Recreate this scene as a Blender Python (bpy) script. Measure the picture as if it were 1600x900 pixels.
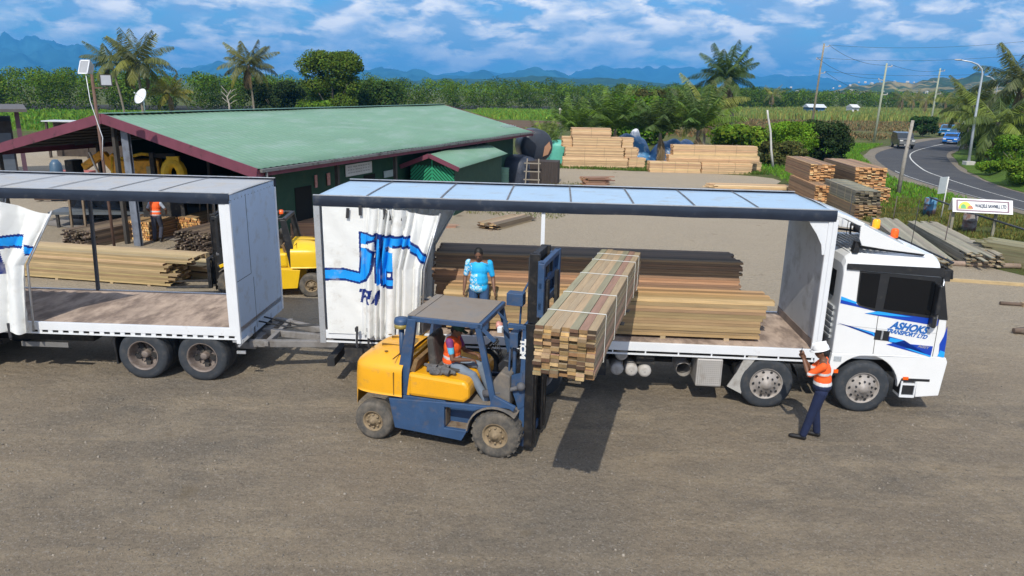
import bpy, bmesh, math, random
import numpy as np
from mathutils import Vector, Matrix, Euler
R_ = math.radians
PI = math.pi
random.seed(7)
rng = np.random.default_rng(7)
for o in list(bpy.data.objects):
    bpy.data.objects.remove(o)
SC = bpy.context.scene
COL = SC.collection

# ------------------------------------------------------------------ camera
CAM_H, CAM_PITCH, CAM_ROLL, CAM_F = 5.8864, 0.2699, 0.0207, 1128.9 / 1600
cam = bpy.data.cameras.new('camera')
cam.sensor_width = 36
cam.lens = CAM_F * 36
cam.clip_start = 0.1
cam.clip_end = 40000
camo = bpy.data.objects.new('camera', cam)
COL.objects.link(camo)
camo.matrix_world = Matrix.Translation((0, 0, CAM_H)) @ Matrix.Rotation(PI / 2 - CAM_PITCH, 4, 'X') @ Matrix.Rotation(CAM_ROLL, 4, 'Z')
SC.camera = camo

# ------------------------------------------------------------------ sun, sky, exposure
SUN = Vector((-0.17, -0.93, 1.0)).normalized()          # towards the sun
elev = math.asin(SUN.z)
azim = math.atan2(SUN.x, SUN.y)                          # clockwise from +Y
SUN_STRENGTH, SKY_STRENGTH, EXPOSURE = 4.4, 0.074, 0.0
HAZE = 0.00017
sl = bpy.data.lights.new('sun', 'SUN')
sl.energy = SUN_STRENGTH
sl.angle = R_(0.55)
sl.color = (1.0, 0.94, 0.82)
so = bpy.data.objects.new('sun', sl)
COL.objects.link(so)
so.rotation_euler = SUN.to_track_quat('Z', 'Y').to_euler()
so.location = (0, 0, 60)
W = bpy.data.worlds.new('World')
SC.world = W
W.use_nodes = True
SC.view_settings.view_transform = 'Standard'
SC.view_settings.look = 'None'
SC.view_settings.gamma = 1
SC.view_settings.use_curve_mapping = False
SC.view_settings.exposure = EXPOSURE
SC.render.engine = 'CYCLES'
SC.cycles.max_bounces = 6
SC.cycles.volume_bounces = 0
SC.cycles.transparent_max_bounces = 8


def build_world():
    nt = W.node_tree
    N, L = nt.nodes, nt.links
    N.clear()
    out = N.new('ShaderNodeOutputWorld')
    bg = N.new('ShaderNodeBackground')
    sky = N.new('ShaderNodeTexSky')
    sky.sky_type = 'NISHITA'
    sky.sun_disc = False
    sky.sun_elevation = elev
    sky.sun_rotation = azim
    sky.air_density = 1.6
    sky.dust_density = 0.25
    sky.ozone_density = 3.5
    tc = N.new('ShaderNodeTexCoord')
    # deeper blue air: the photo's sky is a saturated tropical blue
    tint = N.new('ShaderNodeMixRGB')
    tint.blend_type = 'MULTIPLY'
    tint.inputs[0].default_value = 1
    tint.inputs[2].default_value = (0.34, 1.0, 2.0, 1)
    L.new(sky.outputs[0], tint.inputs[1])

    def noise(scale_xyz, sc, det, rough, off):
        m = N.new('ShaderNodeMapping')
        m.inputs['Scale'].default_value = scale_xyz
        m.inputs['Location'].default_value = off
        L.new(tc.outputs['Generated'], m.inputs[0])
        n = N.new('ShaderNodeTexNoise')
        n.inputs['Scale'].default_value = sc
        n.inputs['Detail'].default_value = det
        n.inputs['Roughness'].default_value = rough
        n.inputs['Distortion'].default_value = 0.25
        L.new(m.outputs[0], n.inputs['Vector'])
        return n

    def ramp(src, a, b, ca=(0, 0, 0, 1), cb=(1, 1, 1, 1)):
        r = N.new('ShaderNodeValToRGB')
        r.color_ramp.elements[0].position = a
        r.color_ramp.elements[1].position = b
        r.color_ramp.elements[0].color = ca
        r.color_ramp.elements[1].color = cb
        L.new(src, r.inputs[0])
        return r
    big = noise((1, 1, 3.4), 6.5, 8, 0.58, (1.3, 0.2, 0.35))
    puff = noise((1, 1, 2.8), 17.0, 8, 0.56, (4.1, 2.7, 0.1))
    lit = noise((1, 1, 2.8), 17.0, 6, 0.5, (4.1, 2.7, 0.155))
    veil = ramp(big.outputs[0], 0.34, 0.54)
    body = ramp(puff.outputs[0], 0.42, 0.56)
    # thin veil first, then the brighter puffs with their shaded undersides
    m1 = N.new('ShaderNodeMixRGB')
    m1.inputs[2].default_value = (5.0, 7.0, 10.5, 1)
    vf = N.new('ShaderNodeMath'); vf.operation = 'MULTIPLY'; vf.inputs[1].default_value = 0.72
    L.new(veil.outputs[0], vf.inputs[0])
    L.new(vf.outputs[0], m1.inputs[0])
    L.new(tint.outputs[0], m1.inputs[1])
    cc = ramp(lit.outputs[0], 0.40, 0.66, (20, 19, 18, 1), (6.5, 9.0, 12.5, 1))
    m2 = N.new('ShaderNodeMixRGB')
    gate = N.new('ShaderNodeMath'); gate.operation = 'MULTIPLY'
    L.new(body.outputs[0], gate.inputs[0])
    gr = ramp(big.outputs[0], 0.28, 0.46)
    L.new(gr.outputs[0], gate.inputs[1])
    g2 = N.new('ShaderNodeMath'); g2.operation = 'MULTIPLY'; g2.inputs[1].default_value = 0.95
    L.new(gate.outputs[0], g2.inputs[0])
    L.new(g2.outputs[0], m2.inputs[0])
    L.new(m1.outputs[0], m2.inputs[1])
    L.new(cc.outputs[0], m2.inputs[2])
    L.new(m2.outputs[0], bg.inputs[0])
    bg.inputs[1].default_value = SKY_STRENGTH
    L.new(bg.outputs[0], out.inputs[0])


build_world()


def at(px, py, z=0.0, D=None, plane=None):
    """photo pixel (1600x900) -> world point on height z, or on the vertical plane y = D"""
    c, s = math.cos(CAM_ROLL), math.sin(CAM_ROLL)
    A, B = px - 800, py - 450
    f = CAM_F * 1600
    X = (c * A + s * B) / f
    up = (s * A - c * B) / f
    d = Vector((X, math.cos(CAM_PITCH) + up * math.sin(CAM_PITCH), -math.sin(CAM_PITCH) + up * math.cos(CAM_PITCH)))
    t = D / d.y if D is not None else (z - CAM_H) / d.z
    return Vector((0, 0, CAM_H)) + d * t


# ------------------------------------------------------------------ materials
_m = {}


def mat(name, col, rough=0.6, metal=0.0, var=0.12, scale=3.0, dirt=None, dirt_lo=0.5, dirt_hi=0.7, dscale=2.0,
        bump=0.0, bscale=60.0, attr=False, spec=0.5, coat=0.0, stretch=(1, 1, 1), translucent=0.0, detail=6, alpha=1.0, space='Object'):
    if name in _m:
        return _m[name]
    m = bpy.data.materials.new(name)
    m.use_nodes = True
    nt = m.node_tree
    N, L = nt.nodes, nt.links
    b = N['Principled BSDF']
    b.inputs['Roughness'].default_value = rough
    b.inputs['Metallic'].default_value = metal
    b.inputs['Specular IOR Level'].default_value = spec
    b.inputs['Coat Weight'].default_value = coat
    tc = N.new('ShaderNodeTexCoord')
    mp = N.new('ShaderNodeMapping')
    mp.inputs['Scale'].default_value = stretch
    L.new(tc.outputs[space], mp.inputs[0])
    n = N.new('ShaderNodeTexNoise')
    n.inputs['Scale'].default_value = scale
    n.inputs['Detail'].default_value = detail
    n.inputs['Roughness'].default_value = 0.6
    L.new(mp.outputs[0], n.inputs['Vector'])
    r = N.new('ShaderNodeMapRange')
    r.inputs['From Min'].default_value = 0.25
    r.inputs['From Max'].default_value = 0.75
    r.inputs['To Min'].default_value = 1 - var
    r.inputs['To Max'].default_value = 1 + var
    L.new(n.outputs[0], r.inputs[0])
    mul = N.new('ShaderNodeVectorMath')
    mul.operation = 'SCALE'
    if attr:
        a = N.new('ShaderNodeAttribute')
        a.attribute_name = 'Col'
        L.new(a.outputs['Color'], mul.inputs[0])
    else:
        mul.inputs[0].default_value = col[:3]
    L.new(r.outputs[0], mul.inputs['Scale'])
    cout = mul.outputs[0]
    if dirt is not None:
        n2 = N.new('ShaderNodeTexNoise')
        n2.inputs['Scale'].default_value = dscale
        n2.inputs['Detail'].default_value = 8
        n2.inputs['Roughness'].default_value = 0.68
        L.new(mp.outputs[0], n2.inputs['Vector'])
        r2 = N.new('ShaderNodeMapRange')
        r2.inputs['From Min'].default_value = dirt_lo
        r2.inputs['From Max'].default_value = dirt_hi
        r2.inputs['To Max'].default_value = 0.85
        L.new(n2.outputs[0], r2.inputs[0])
        mx = N.new('ShaderNodeMixRGB')
        L.new(r2.outputs[0], mx.inputs[0])
        L.new(cout, mx.inputs[1])
        mx.inputs[2].default_value = (*dirt, 1)
        cout = mx.outputs[0]
        rr = N.new('ShaderNodeMapRange')
        rr.inputs['To Min'].default_value = rough
        rr.inputs['To Max'].default_value = max(rough, 0.85)
        L.new(r2.outputs[0], rr.inputs[0])
        L.new(rr.outputs[0], b.inputs['Roughness'])
    L.new(cout, b.inputs['Base Color'])
    if bump:
        n3 = N.new('ShaderNodeTexNoise')
        n3.inputs['Scale'].default_value = bscale
        n3.inputs['Detail'].default_value = 4
        L.new(mp.outputs[0], n3.inputs['Vector'])
        bp = N.new('ShaderNodeBump')
        bp.inputs['Strength'].default_value = 1
        bp.inputs['Distance'].default_value = bump
        L.new(n3.outputs[0], bp.inputs['Height'])
        L.new(bp.outputs[0], b.inputs['Normal'])
    if translucent:
        tr = N.new('ShaderNodeBsdfTranslucent')
        L.new(cout, tr.inputs[0])
        ms = N.new('ShaderNodeMixShader')
        ms.inputs[0].default_value = translucent
        L.new(b.outputs[0], ms.inputs[1])
        L.new(tr.outputs[0], ms.inputs[2])
        L.new(ms.outputs[0], N['Material Output'].inputs[0])
    _m[name] = m
    return m


# ------------------------------------------------------------------ mesh builder
class MB:
    def __init__(s):
        s.v = []; s.f = []; s.c = []; s.sm = []

    def add(s, vs, fs, col=None, smooth=False, M=None):
        o = len(s.v)
        if M is not None:
            vs = [M @ Vector(p) for p in vs]
        s.v.extend([tuple(p) for p in vs])
        for f in fs:
            s.f.append(tuple(i + o for i in f)); s.c.append(col); s.sm.append(smooth)
        return s

    def box(s, x0, x1, y0, y1, z0, z1, col=None, M=None, cols=None):
        vs = [(x0, y0, z0), (x1, y0, z0), (x1, y1, z0), (x0, y1, z0), (x0, y0, z1), (x1, y0, z1), (x1, y1, z1), (x0, y1, z1)]
        fs = [(0, 3, 2, 1), (4, 5, 6, 7), (0, 1, 5, 4), (1, 2, 6, 5), (2, 3, 7, 6), (3, 0, 4, 7)]
        return s.add(vs, fs, col, False, M)

    def bar(s, p, q, w, h=None, col=None, up=(0, 0, 1)):
        """rectangular bar from p to q, w sideways, h along up"""
        h = w if h is None else h
        p, q = Vector(p), Vector(q)
        d = (q - p).normalized()
        u = Vector(up)
        sd = d.cross(u)
        if sd.length < 1e-4:
            sd = d.cross(Vector((1, 0, 0)))
        sd.normalize()
        u = sd.cross(d).normalized()
        vs = []
        for c in (p, q):
            for a, b in ((-1, -1), (1, -1), (1, 1), (-1, 1)):
                vs.append(c + sd * a * w / 2 + u * b * h / 2)
        return s.add(vs, [(0, 1, 2, 3), (7, 6, 5, 4), (0, 4, 5, 1), (1, 5, 6, 2), (2, 6, 7, 3), (3, 7, 4, 0)], col)

    def tube(s, pts, r, n=10, col=None, caps=True, smooth=True):
        pts = [Vector(p) for p in pts]
        rs = r if isinstance(r, (list, tuple)) else [r] * len(pts)
        vs, fs = [], []
        prev = None
        for i, p in enumerate(pts):
            d = (pts[min(i + 1, len(pts) - 1)] - pts[max(i - 1, 0)])
            if d.length < 1e-9:
                d = Vector((0, 0, 1))
            d.normalize()
            if prev is None:
                u = d.orthogonal().normalized()
            else:
                u = (prev - d * prev.dot(d))
                u = u.normalized() if u.length > 1e-6 else d.orthogonal().normalized()
            prev = u
            w = d.cross(u)
            for k in range(n):
                a = 2 * PI * k / n
                vs.append(p + (u * math.cos(a) + w * math.sin(a)) * rs[i])
        for i in range(len(pts) - 1):
            for k in range(n):
                a, b = i * n + k, i * n + (k + 1) % n
                fs.append((a, b, b + n, a + n))
        s.add(vs, fs, col, smooth)
        if caps:
            o = len(s.v) - len(vs)
            s.f.append(tuple(o + k for k in range(n))[::-1]); s.c.append(col); s.sm.append(False)
            s.f.append(tuple(o + (len(pts) - 1) * n + k for k in range(n))); s.c.append(col); s.sm.append(False)
        return s

    def lathe(s, prof, c=(0, 0, 0), axis='z', n=24, col=None, smooth=True, M=None):
        """prof: list of (radius, t along the axis)"""
        vs, fs = [], []
        for r, t in prof:
            for k in range(n):
                a = 2 * PI * k / n
                x, y = r * math.cos(a), r * math.sin(a)
                p = {'z': (x, y, t), 'y': (x, t, -y), 'x': (t, x, y)}[axis]
                vs.append((c[0] + p[0], c[1] + p[1], c[2] + p[2]))
        for i in range(len(prof) - 1):
            for k in range(n):
                a, b = i * n + k, i * n + (k + 1) % n
                fs.append((a, b, b + n, a + n))
        return s.add(vs, fs, col, smooth, M)

    def prism(s, poly, a0, a1, plane='xz', col=None):
        """extrude a 2D polygon; plane xz -> along y, xy -> along z, yz -> along x"""
        def P(p, t):
            return {'xz': (p[0], t, p[1]), 'xy': (p[0], p[1], t), 'yz': (t, p[0], p[1])}[plane]
        n = len(poly)
        vs = [P(p, a0) for p in poly] + [P(p, a1) for p in poly]
        fs = [tuple(range(n)), tuple(range(2 * n - 1, n - 1, -1))]
        for i in range(n):
            j = (i + 1) % n
            fs.append((i, i + n, j + n, j))
        return s.add(vs, fs, col)

    def ball(s, c, r, n=12, m=8, col=None, M=None):
        if not isinstance(r, (tuple, list)):
            r = (r, r, r)
        vs, fs = [], []
        for i in range(m + 1):
            th = PI * i / m
            for k in range(n):
                a = 2 * PI * k / n
                vs.append((c[0] + r[0] * math.sin(th) * math.cos(a), c[1] + r[1] * math.sin(th) * math.sin(a), c[2] + r[2] * math.cos(th)))
        for i in range(m):
            for k in range(n):
                a, b = i * n + k, i * n + (k + 1) % n
                fs.append((a, a + n, b + n, b))
        return s.add(vs, fs, col, True, M)

    def grid(s, fn, nu, nv, col=None, smooth=True, cfn=None):
        o = len(s.v)
        for i in range(nu + 1):
            for j in range(nv + 1):
                s.v.append(tuple(fn(i / nu, j / nv)))
        for i in range(nu):
            for j in range(nv):
                a = o + i * (nv + 1) + j
                s.f.append((a, a + nv + 1, a + nv + 2, a + 1))
                s.c.append(cfn((i + .5) / nu, (j + .5) / nv) if cfn else col)
                s.sm.append(smooth)
        return s

    def build(s, name, m, parent=None, bevel=0.0, fix=True, solid=0.0, loc=None, rot=None):
        me = bpy.data.meshes.new(name)
        me.from_pydata(s.v, [], s.f)
        me.polygons.foreach_set('use_smooth', s.sm)
        if any(c is not None for c in s.c):
            at_ = me.color_attributes.new('Col', 'FLOAT_COLOR', 'CORNER')
            arr = []
            for f, c in zip(s.f, s.c):
                c = c or (0.5, 0.5, 0.5)
                arr.extend((*c, 1.0) * len(f))
            at_.data.foreach_set('color', arr)
        me.materials.append(m)
        if fix:
            bm = bmesh.new(); bm.from_mesh(me)
            bmesh.ops.recalc_face_normals(bm, faces=bm.faces)
            bm.to_mesh(me); bm.free()
        o = bpy.data.objects.new(name, me)
        COL.objects.link(o)
        if parent is not None:
            o.parent = parent
        if loc is not None:
            o.location = loc
        if rot is not None:
            o.rotation_euler = rot
        if bevel:
            b = o.modifiers.new('bevel', 'BEVEL')
            b.width = bevel; b.segments = 2; b.limit_method = 'ANGLE'; b.angle_limit = R_(40)
            b.harden_normals = False
        if solid:
            sd = o.modifiers.new('solid', 'SOLIDIFY'); sd.thickness = solid
        return o


def tag(o, label=None, cat=None, group=None, kind=None):
    if label: o['label'] = label
    if cat: o['category'] = cat
    if group: o['group'] = group
    if kind: o['kind'] = kind
    return o


def thing(name, label, cat, loc=(0, 0, 0), rz=0.0, group=None):
    o = bpy.data.objects.new(name, None)
    o.empty_display_size = 0.3
    COL.objects.link(o)
    o.location = loc
    o.rotation_euler = (0, 0, rz)
    return tag(o, label, cat, group)


def copy_tree(o, parent=None):
    c = o.copy()
    COL.objects.link(c)
    if parent is not None:
        c.parent = parent
    for ch in o.children:
        copy_tree(ch, c)
    return c


def quads(name, C, U, V, cols, m, parent=None, smooth=False):
    """many leaf-like quads: centres C, half-axes U and V (n x 3), one colour each"""
    n = len(C)
    v = np.empty((n, 4, 3), dtype=np.float32)
    v[:, 0] = C - U * 0.6 - V; v[:, 1] = C + U - V * 0.2; v[:, 2] = C + U * 0.5 + V; v[:, 3] = C - U + V * 0.2
    me = bpy.data.meshes.new(name)
    me.vertices.add(n * 4); me.vertices.foreach_set('co', v.ravel())
    me.loops.add(n * 4); me.loops.foreach_set('vertex_index', np.arange(n * 4, dtype=np.int32))
    me.polygons.add(n); me.polygons.foreach_set('loop_start', np.arange(0, n * 4, 4, dtype=np.int32))
    a = me.color_attributes.new('Col', 'FLOAT_COLOR', 'CORNER')
    cc = np.ones((n, 4, 4), dtype=np.float32)
    cc[:, :, :3] = cols[:, None, :]
    a.data.foreach_set('color', cc.ravel())
    me.materials.append(m)
    me.update(); me.validate()
    o = bpy.data.objects.new(name, me)
    COL.objects.link(o)
    if parent is not None:
        o.parent = parent
    return o


def rand_dirs(n, up=0.0):
    d = rng.normal(size=(n, 3)); d[:, 2] += up
    return d / np.linalg.norm(d, axis=1)[:, None]


def text_obj(body, size, m, parent, M, shear=0.0, name='lettering', extrude=0.001, bold=0.0, width=None, space=1.0):
    cu = bpy.data.curves.new(name, 'FONT')
    cu.body = body; cu.size = size; cu.shear = shear; cu.extrude = extrude; cu.offset = bold
    cu.align_x = 'CENTER'; cu.align_y = 'CENTER'; cu.space_character = space
    t = bpy.data.objects.new(name, cu)
    COL.objects.link(t)
    bpy.context.view_layer.update()
    me = bpy.data.meshes.new_from_object(t.evaluated_get(bpy.context.evaluated_depsgraph_get()))
    bpy.data.objects.remove(t)
    xs = [v.co.x for v in me.vertices]
    if width:
        k = width / (max(xs) - min(xs))
        for v in me.vertices:
            v.co.x *= k
    me.materials.clear(); me.materials.append(m)
    o = bpy.data.objects.new(name, me)
    COL.objects.link(o)
    o.parent = parent
    o.matrix_local = M
    return o

# ------------------------------------------------------------------ the ground
def ground_mat(name, tints, pebble=0.0, bump=0.01, spot=None, streak=False, fine=90, far=None):
    m = bpy.data.materials.new(name)
    m.use_nodes = True
    N, L = m.node_tree.nodes, m.node_tree.links
    b = N['Principled BSDF']
    b.inputs['Roughness'].default_value = 0.95
    b.inputs['Specular IOR Level'].default_value = 0.2
    tc = N.new('ShaderNodeTexCoord')

    def noise(sc, det=8, rough=0.65, scale=(1, 1, 1), rot=0, dist=0.0):
        mp = N.new('ShaderNodeMapping'); mp.inputs['Scale'].default_value = scale; mp.inputs['Rotation'].default_value[2] = rot
        L.new(tc.outputs['Object'], mp.inputs[0])
        n = N.new('ShaderNodeTexNoise'); n.inputs['Scale'].default_value = sc; n.inputs['Detail'].default_value = det
        n.inputs['Roughness'].default_value = rough; n.inputs['Distortion'].default_value = dist
        L.new(mp.outputs[0], n.inputs['Vector'])
        return n.outputs[0]

    def mix(f, a, bcol, lo, hi, amt=1.0, mode='MIX'):
        r = N.new('ShaderNodeMapRange'); r.inputs['From Min'].default_value = lo; r.inputs['From Max'].default_value = hi
        r.inputs['To Max'].default_value = amt
        L.new(f, r.inputs[0])
        x = N.new('ShaderNodeMixRGB'); x.blend_type = mode
        L.new(r.outputs[0], x.inputs[0])
        if hasattr(a, 'links'): L.new(a, x.inputs[1])
        else: x.inputs[1].default_value = (*a, 1)
        if hasattr(bcol, 'links'): L.new(bcol, x.inputs[2])
        else: x.inputs[2].default_value = (*bcol, 1)
        return x.outputs[0]
    def farmix(c):      # pale compacted dust behind the lorry, with lens vignetting put into the colour
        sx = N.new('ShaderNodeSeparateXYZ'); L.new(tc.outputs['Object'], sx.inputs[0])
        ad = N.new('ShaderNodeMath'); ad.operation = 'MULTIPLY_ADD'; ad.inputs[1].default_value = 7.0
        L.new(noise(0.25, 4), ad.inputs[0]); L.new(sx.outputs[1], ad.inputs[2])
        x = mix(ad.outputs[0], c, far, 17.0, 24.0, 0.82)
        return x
    c = mix(noise(0.22, 6), tints[0], tints[1], 0.40, 0.62)
    c = mix(noise(0.7, 9, 0.75), c, tints[2], 0.48, 0.66, 0.85)
    if streak:
        c = mix(noise(1.1, 5, 0.6, (0.10, 1.6, 1), R_(24), 0.6), c, tints[3], 0.58, 0.68, 0.35)
        c = mix(noise(0.45, 7, 0.7), c, tints[3], 0.52, 0.66, 0.55)
        c = mix(noise(0.9, 8, 0.65, (0.22, 0.9, 1), R_(-16), 1.2), c, tints[3], 0.52, 0.66, 0.6)
        c = mix(noise(0.8, 8, 0.65, (0.25, 1.2, 1), R_(14), 1.4), c, tints[4], 0.56, 0.70, 0.3)
        c = mix(noise(0.16, 4, 0.5, (1, 1, 1)), c, tints[5], 0.50, 0.66, 0.55)
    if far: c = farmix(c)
    c = mix(noise(fine, 3, 0.8), c, (0.62, 0.62, 0.62), 0.62, 0.40, 0.7, 'MULTIPLY')
    c = mix(noise(14, 6, 0.8), c, (0.60, 0.60, 0.60), 0.54, 0.36, 0.5, 'MULTIPLY')
    if pebble:
        v = N.new('ShaderNodeTexVoronoi'); v.inputs['Scale'].default_value = 48
        L.new(tc.outputs['Object'], v.inputs['Vector'])
        hs = N.new('ShaderNodeSeparateColor'); L.new(v.outputs['Color'], hs.inputs[0])
        c = mix(hs.outputs[0], c, (0.42, 0.39, 0.35), 0.90, 0.93, pebble)
        c = mix(hs.outputs[1], c, (0.06, 0.055, 0.05), 0.93, 0.95, pebble * 0.7)
    if spot:
        c = mix(noise(0.9, 5, 0.5), c, spot, 0.66, 0.74, 0.7)
    L.new(c, b.inputs['Base Color'])
    bp = N.new('ShaderNodeBump'); bp.inputs['Distance'].default_value = bump
    L.new(noise(fine * 0.45, 5, 0.75), bp.inputs['Height'])
    bp2 = N.new('ShaderNodeBump'); bp2.inputs['Distance'].default_value = bump * 6
    L.new(noise(5.0, 7, 0.7), bp2.inputs['Height'])
    L.new(bp2.outputs[0], bp.inputs['Normal'])
    L.new(bp.outputs[0], b.inputs['Normal'])
    return m


M_GRASS = ground_mat('rough_grass', [(0.085, 0.12, 0.022), (0.12, 0.13, 0.04), (0.17, 0.15, 0.075)], bump=0.03, fine=30)
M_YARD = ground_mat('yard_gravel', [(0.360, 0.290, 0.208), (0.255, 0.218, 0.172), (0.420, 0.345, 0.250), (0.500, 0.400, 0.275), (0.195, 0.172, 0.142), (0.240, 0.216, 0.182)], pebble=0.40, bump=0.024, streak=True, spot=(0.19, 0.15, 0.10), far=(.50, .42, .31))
M_ROAD = ground_mat('asphalt', [(0.075, 0.077, 0.085), (0.088, 0.09, 0.096), (0.11, 0.108, 0.108)], bump=0.004, fine=120)
M_SHOULDER = ground_mat('gravel_shoulder', [(0.24, 0.20, 0.15), (0.20, 0.175, 0.14), (0.28, 0.245, 0.19)], pebble=0.3, bump=0.01)
M_SOIL = ground_mat('ploughed_soil', [(0.16, 0.105, 0.065), (0.19, 0.13, 0.08), (0.13, 0.09, 0.055)], bump=0.03)
M_FIELD = ground_mat('open_field', [(0.13, 0.15, 0.04), (0.19, 0.16, 0.075), (0.10, 0.13, 0.03)], bump=0.03, fine=12)
M_LAWN = ground_mat('green_field', [(0.10, 0.19, 0.022), (0.13, 0.21, 0.03), (0.09, 0.15, 0.02)], bump=0.03, fine=20)


def smooth_closed(pts, it=2):
    for _ in range(it):
        q = []
        for i in range(len(pts)):
            a, b = pts[i], pts[(i + 1) % len(pts)]
            q.append((a[0] * .75 + b[0] * .25, a[1] * .75 + b[1] * .25))
            q.append((a[0] * .25 + b[0] * .75, a[1] * .25 + b[1] * .75))
        pts = q
    return pts


def rag(pts, step, amp, seed):
    r = random.Random(seed)
    out = []
    for i in range(len(pts)):
        a, b = Vector(pts[i]), Vector(pts[(i + 1) % len(pts)])
        n = max(1, int((b - a).length / step))
        for k in range(n):
            p = a.lerp(b, k / n)
            out.append((p.x + r.uniform(-amp, amp), p.y + r.uniform(-amp, amp)))
    return out


def sheet(name, pts, z, m):
    me = bpy.data.meshes.new(name)
    bm = bmesh.new()
    f = bm.faces.new([bm.verts.new((x, y, z)) for x, y in pts])
    bmesh.ops.triangulate(bm, faces=[f])
    bmesh.ops.recalc_face_normals(bm, faces=bm.faces)
    for f in bm.faces:
        if f.normal.z < 0:
            f.normal_flip()
    bm.to_mesh(me); bm.free()
    me.materials.append(m)
    o = bpy.data.objects.new(name, me)
    COL.objects.link(o)
    return tag(o, kind='structure')


g = MB()
g.grid(lambda u, v: ((u - .5) * 26000, -300 + v * 14000, 0), 8, 8, smooth=False)
tag(g.build('ground', M_GRASS, fix=False), kind='structure')
bpy.data.objects['ground'].data.flip_normals() if bpy.data.objects['ground'].data.polygons[0].normal.z < 0 else None

yard = [(-70, -12), (14, -14), (26, 2), (23, 14), (19.2, 21.0), (17.6, 24.5), (16.6, 26.6), (16.8, 30), (17.0, 36), (17.0, 41), (16.8, 47),
        (18.4, 50.0), (18.8, 53.0), (14.0, 54.6), (9.6, 54.9), (3.6, 56.4), (2.4, 60), (-2, 62), (-40, 66), (-70, 60)]
sheet('yard', rag(smooth_closed(yard, 1), 0.8, 0.16, 3), 0.012, M_YARD)

# the road that bends past the yard
outer = [(25.2, 8), (26.4, 25), (27.7, 39.06), (28.98, 51.7), (31.6, 62.1), (38.1, 77.3), (49.7, 93), (64.5, 110), (86, 128), (120, 150)]
inner = [(29.8, 6), (31.2, 25), (32.7, 46.4), (35.7, 56.8), (38.2, 63.2), (46.5, 79.0), (56.5, 92.0), (69, 105.0), (90, 122), (124, 143)]


def resample(pts, n):
    P = [Vector(p) for p in pts]
    out = []
    for i in range(n + 1):
        t = i / n * (len(P) - 1)
        k = min(int(t), len(P) - 2); u = t - k
        p0, p1, p2, p3 = P[max(k - 1, 0)], P[k], P[k + 1], P[min(k + 2, len(P) - 1)]
        out.append(0.5 * ((2 * p1) + (-p0 + p2) * u + (2 * p0 - 5 * p1 + 4 * p2 - p3) * u * u + (-p0 + 3 * p1 - 3 * p2 + p3) * u ** 3))
    return out


ro, ri = resample(outer, 60), resample(inner, 60)


def strip(name, A, B, z, m):
    mb = MB()
    n = len(A)
    mb.add([(p[0], p[1], z) for p in A] + [(p[0], p[1], z) for p in B], [(i, i + n, i + n + 1, i + 1) for i in range(n - 1)])
    o = mb.build(name, m, fix=False)
    if o.data.polygons[0].normal.z < 0:
        o.data.flip_normals()
    return tag(o, kind='structure')


mid = [(a + b) / 2 for a, b in zip(ro, ri)]
strip('road_shoulder', [a + (a - b).normalized() * (1.6 + 0.35 * math.sin(i * .9)) for i, (a, b) in enumerate(zip(ro, ri))],
      [b + (b - a).normalized() * (0.7 + 0.2 * math.sin(i * 1.3)) for i, (a, b) in enumerate(zip(ro, ri))], 0.016, M_SHOULDER)
strip('road', ro, ri, 0.022, M_ROAD)
M_LINE = mat('road_paint', (0.62, 0.62, 0.58), rough=0.7, var=0.2, scale=3, dirt=(0.2, 0.2, 0.19), dirt_lo=0.52, dirt_hi=0.62, dscale=3)
ctr = [a * .52 + b * .48 for a, b in zip(ro, ri)]
strip('road_centre_line', [c - (a - b).normalized() * .07 for c, a, b in zip(ctr, ro, ri)], [c + (a - b).normalized() * .07 for c, a, b in zip(ctr, ro, ri)], 0.027, M_LINE)
el = [a * .955 + b * .045 for a, b in zip(ro, ri)]
strip('road_edge_line', [c - (a - b).normalized() * .05 for c, a, b in zip(el, ro, ri)][:26], [c + (a - b).normalized() * .05 for c, a, b in zip(el, ro, ri)][:26], 0.027, M_LINE)

# fields beyond
sheet('open_field', rag([(24, 84), (36, 84), (62, 118), (120, 152), (190, 190), (250, 300), (60, 260), (30, 200), (14, 96)], 6, 0.6, 5), 0.005, M_FIELD)
sheet('soil_patch', rag([(-6, 120), (2, 116), (12, 122), (14, 140), (-2, 142)], 3, 0.7, 6), 0.010, M_SOIL)
sheet('soil_strip', rag([(46, 128), (62, 128), (66, 136), (44, 138)], 3, 0.9, 8), 0.010, M_SOIL)
sheet('green_field', rag([(-110, 84), (-40, 84), (-26, 150), (-14, 215), (-100, 150)], 6, 0.6, 7), 0.008, M_LAWN)
sheet('far_meadow', rag([(-14, 140), (30, 140), (40, 214), (-14, 208)], 6, 0.6, 9), 0.008, M_LAWN)

# right verge: a low bank between the bend and the palms
bank = MB()


def bank_fn(u, v):
    i = min(int(u * 40), 39)
    p = ri[8 + i]
    n = (ri[8 + i] - ro[8 + i]).normalized()
    d = 0.8 + v * 26
    h = 1.5 * (1 - math.exp(-max(d - 2.5, 0) / 7)) * (0.8 + .2 * math.sin(p.y * .3)) + 0.02
    q = p + n * d
    return (q.x, q.y, h * min(1, (1 - abs(2 * u - 1)) * 6 + 0.02))


bank.grid(bank_fn, 40, 14)
tag(bank.build('grass_bank', M_LAWN), kind='structure')


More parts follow.
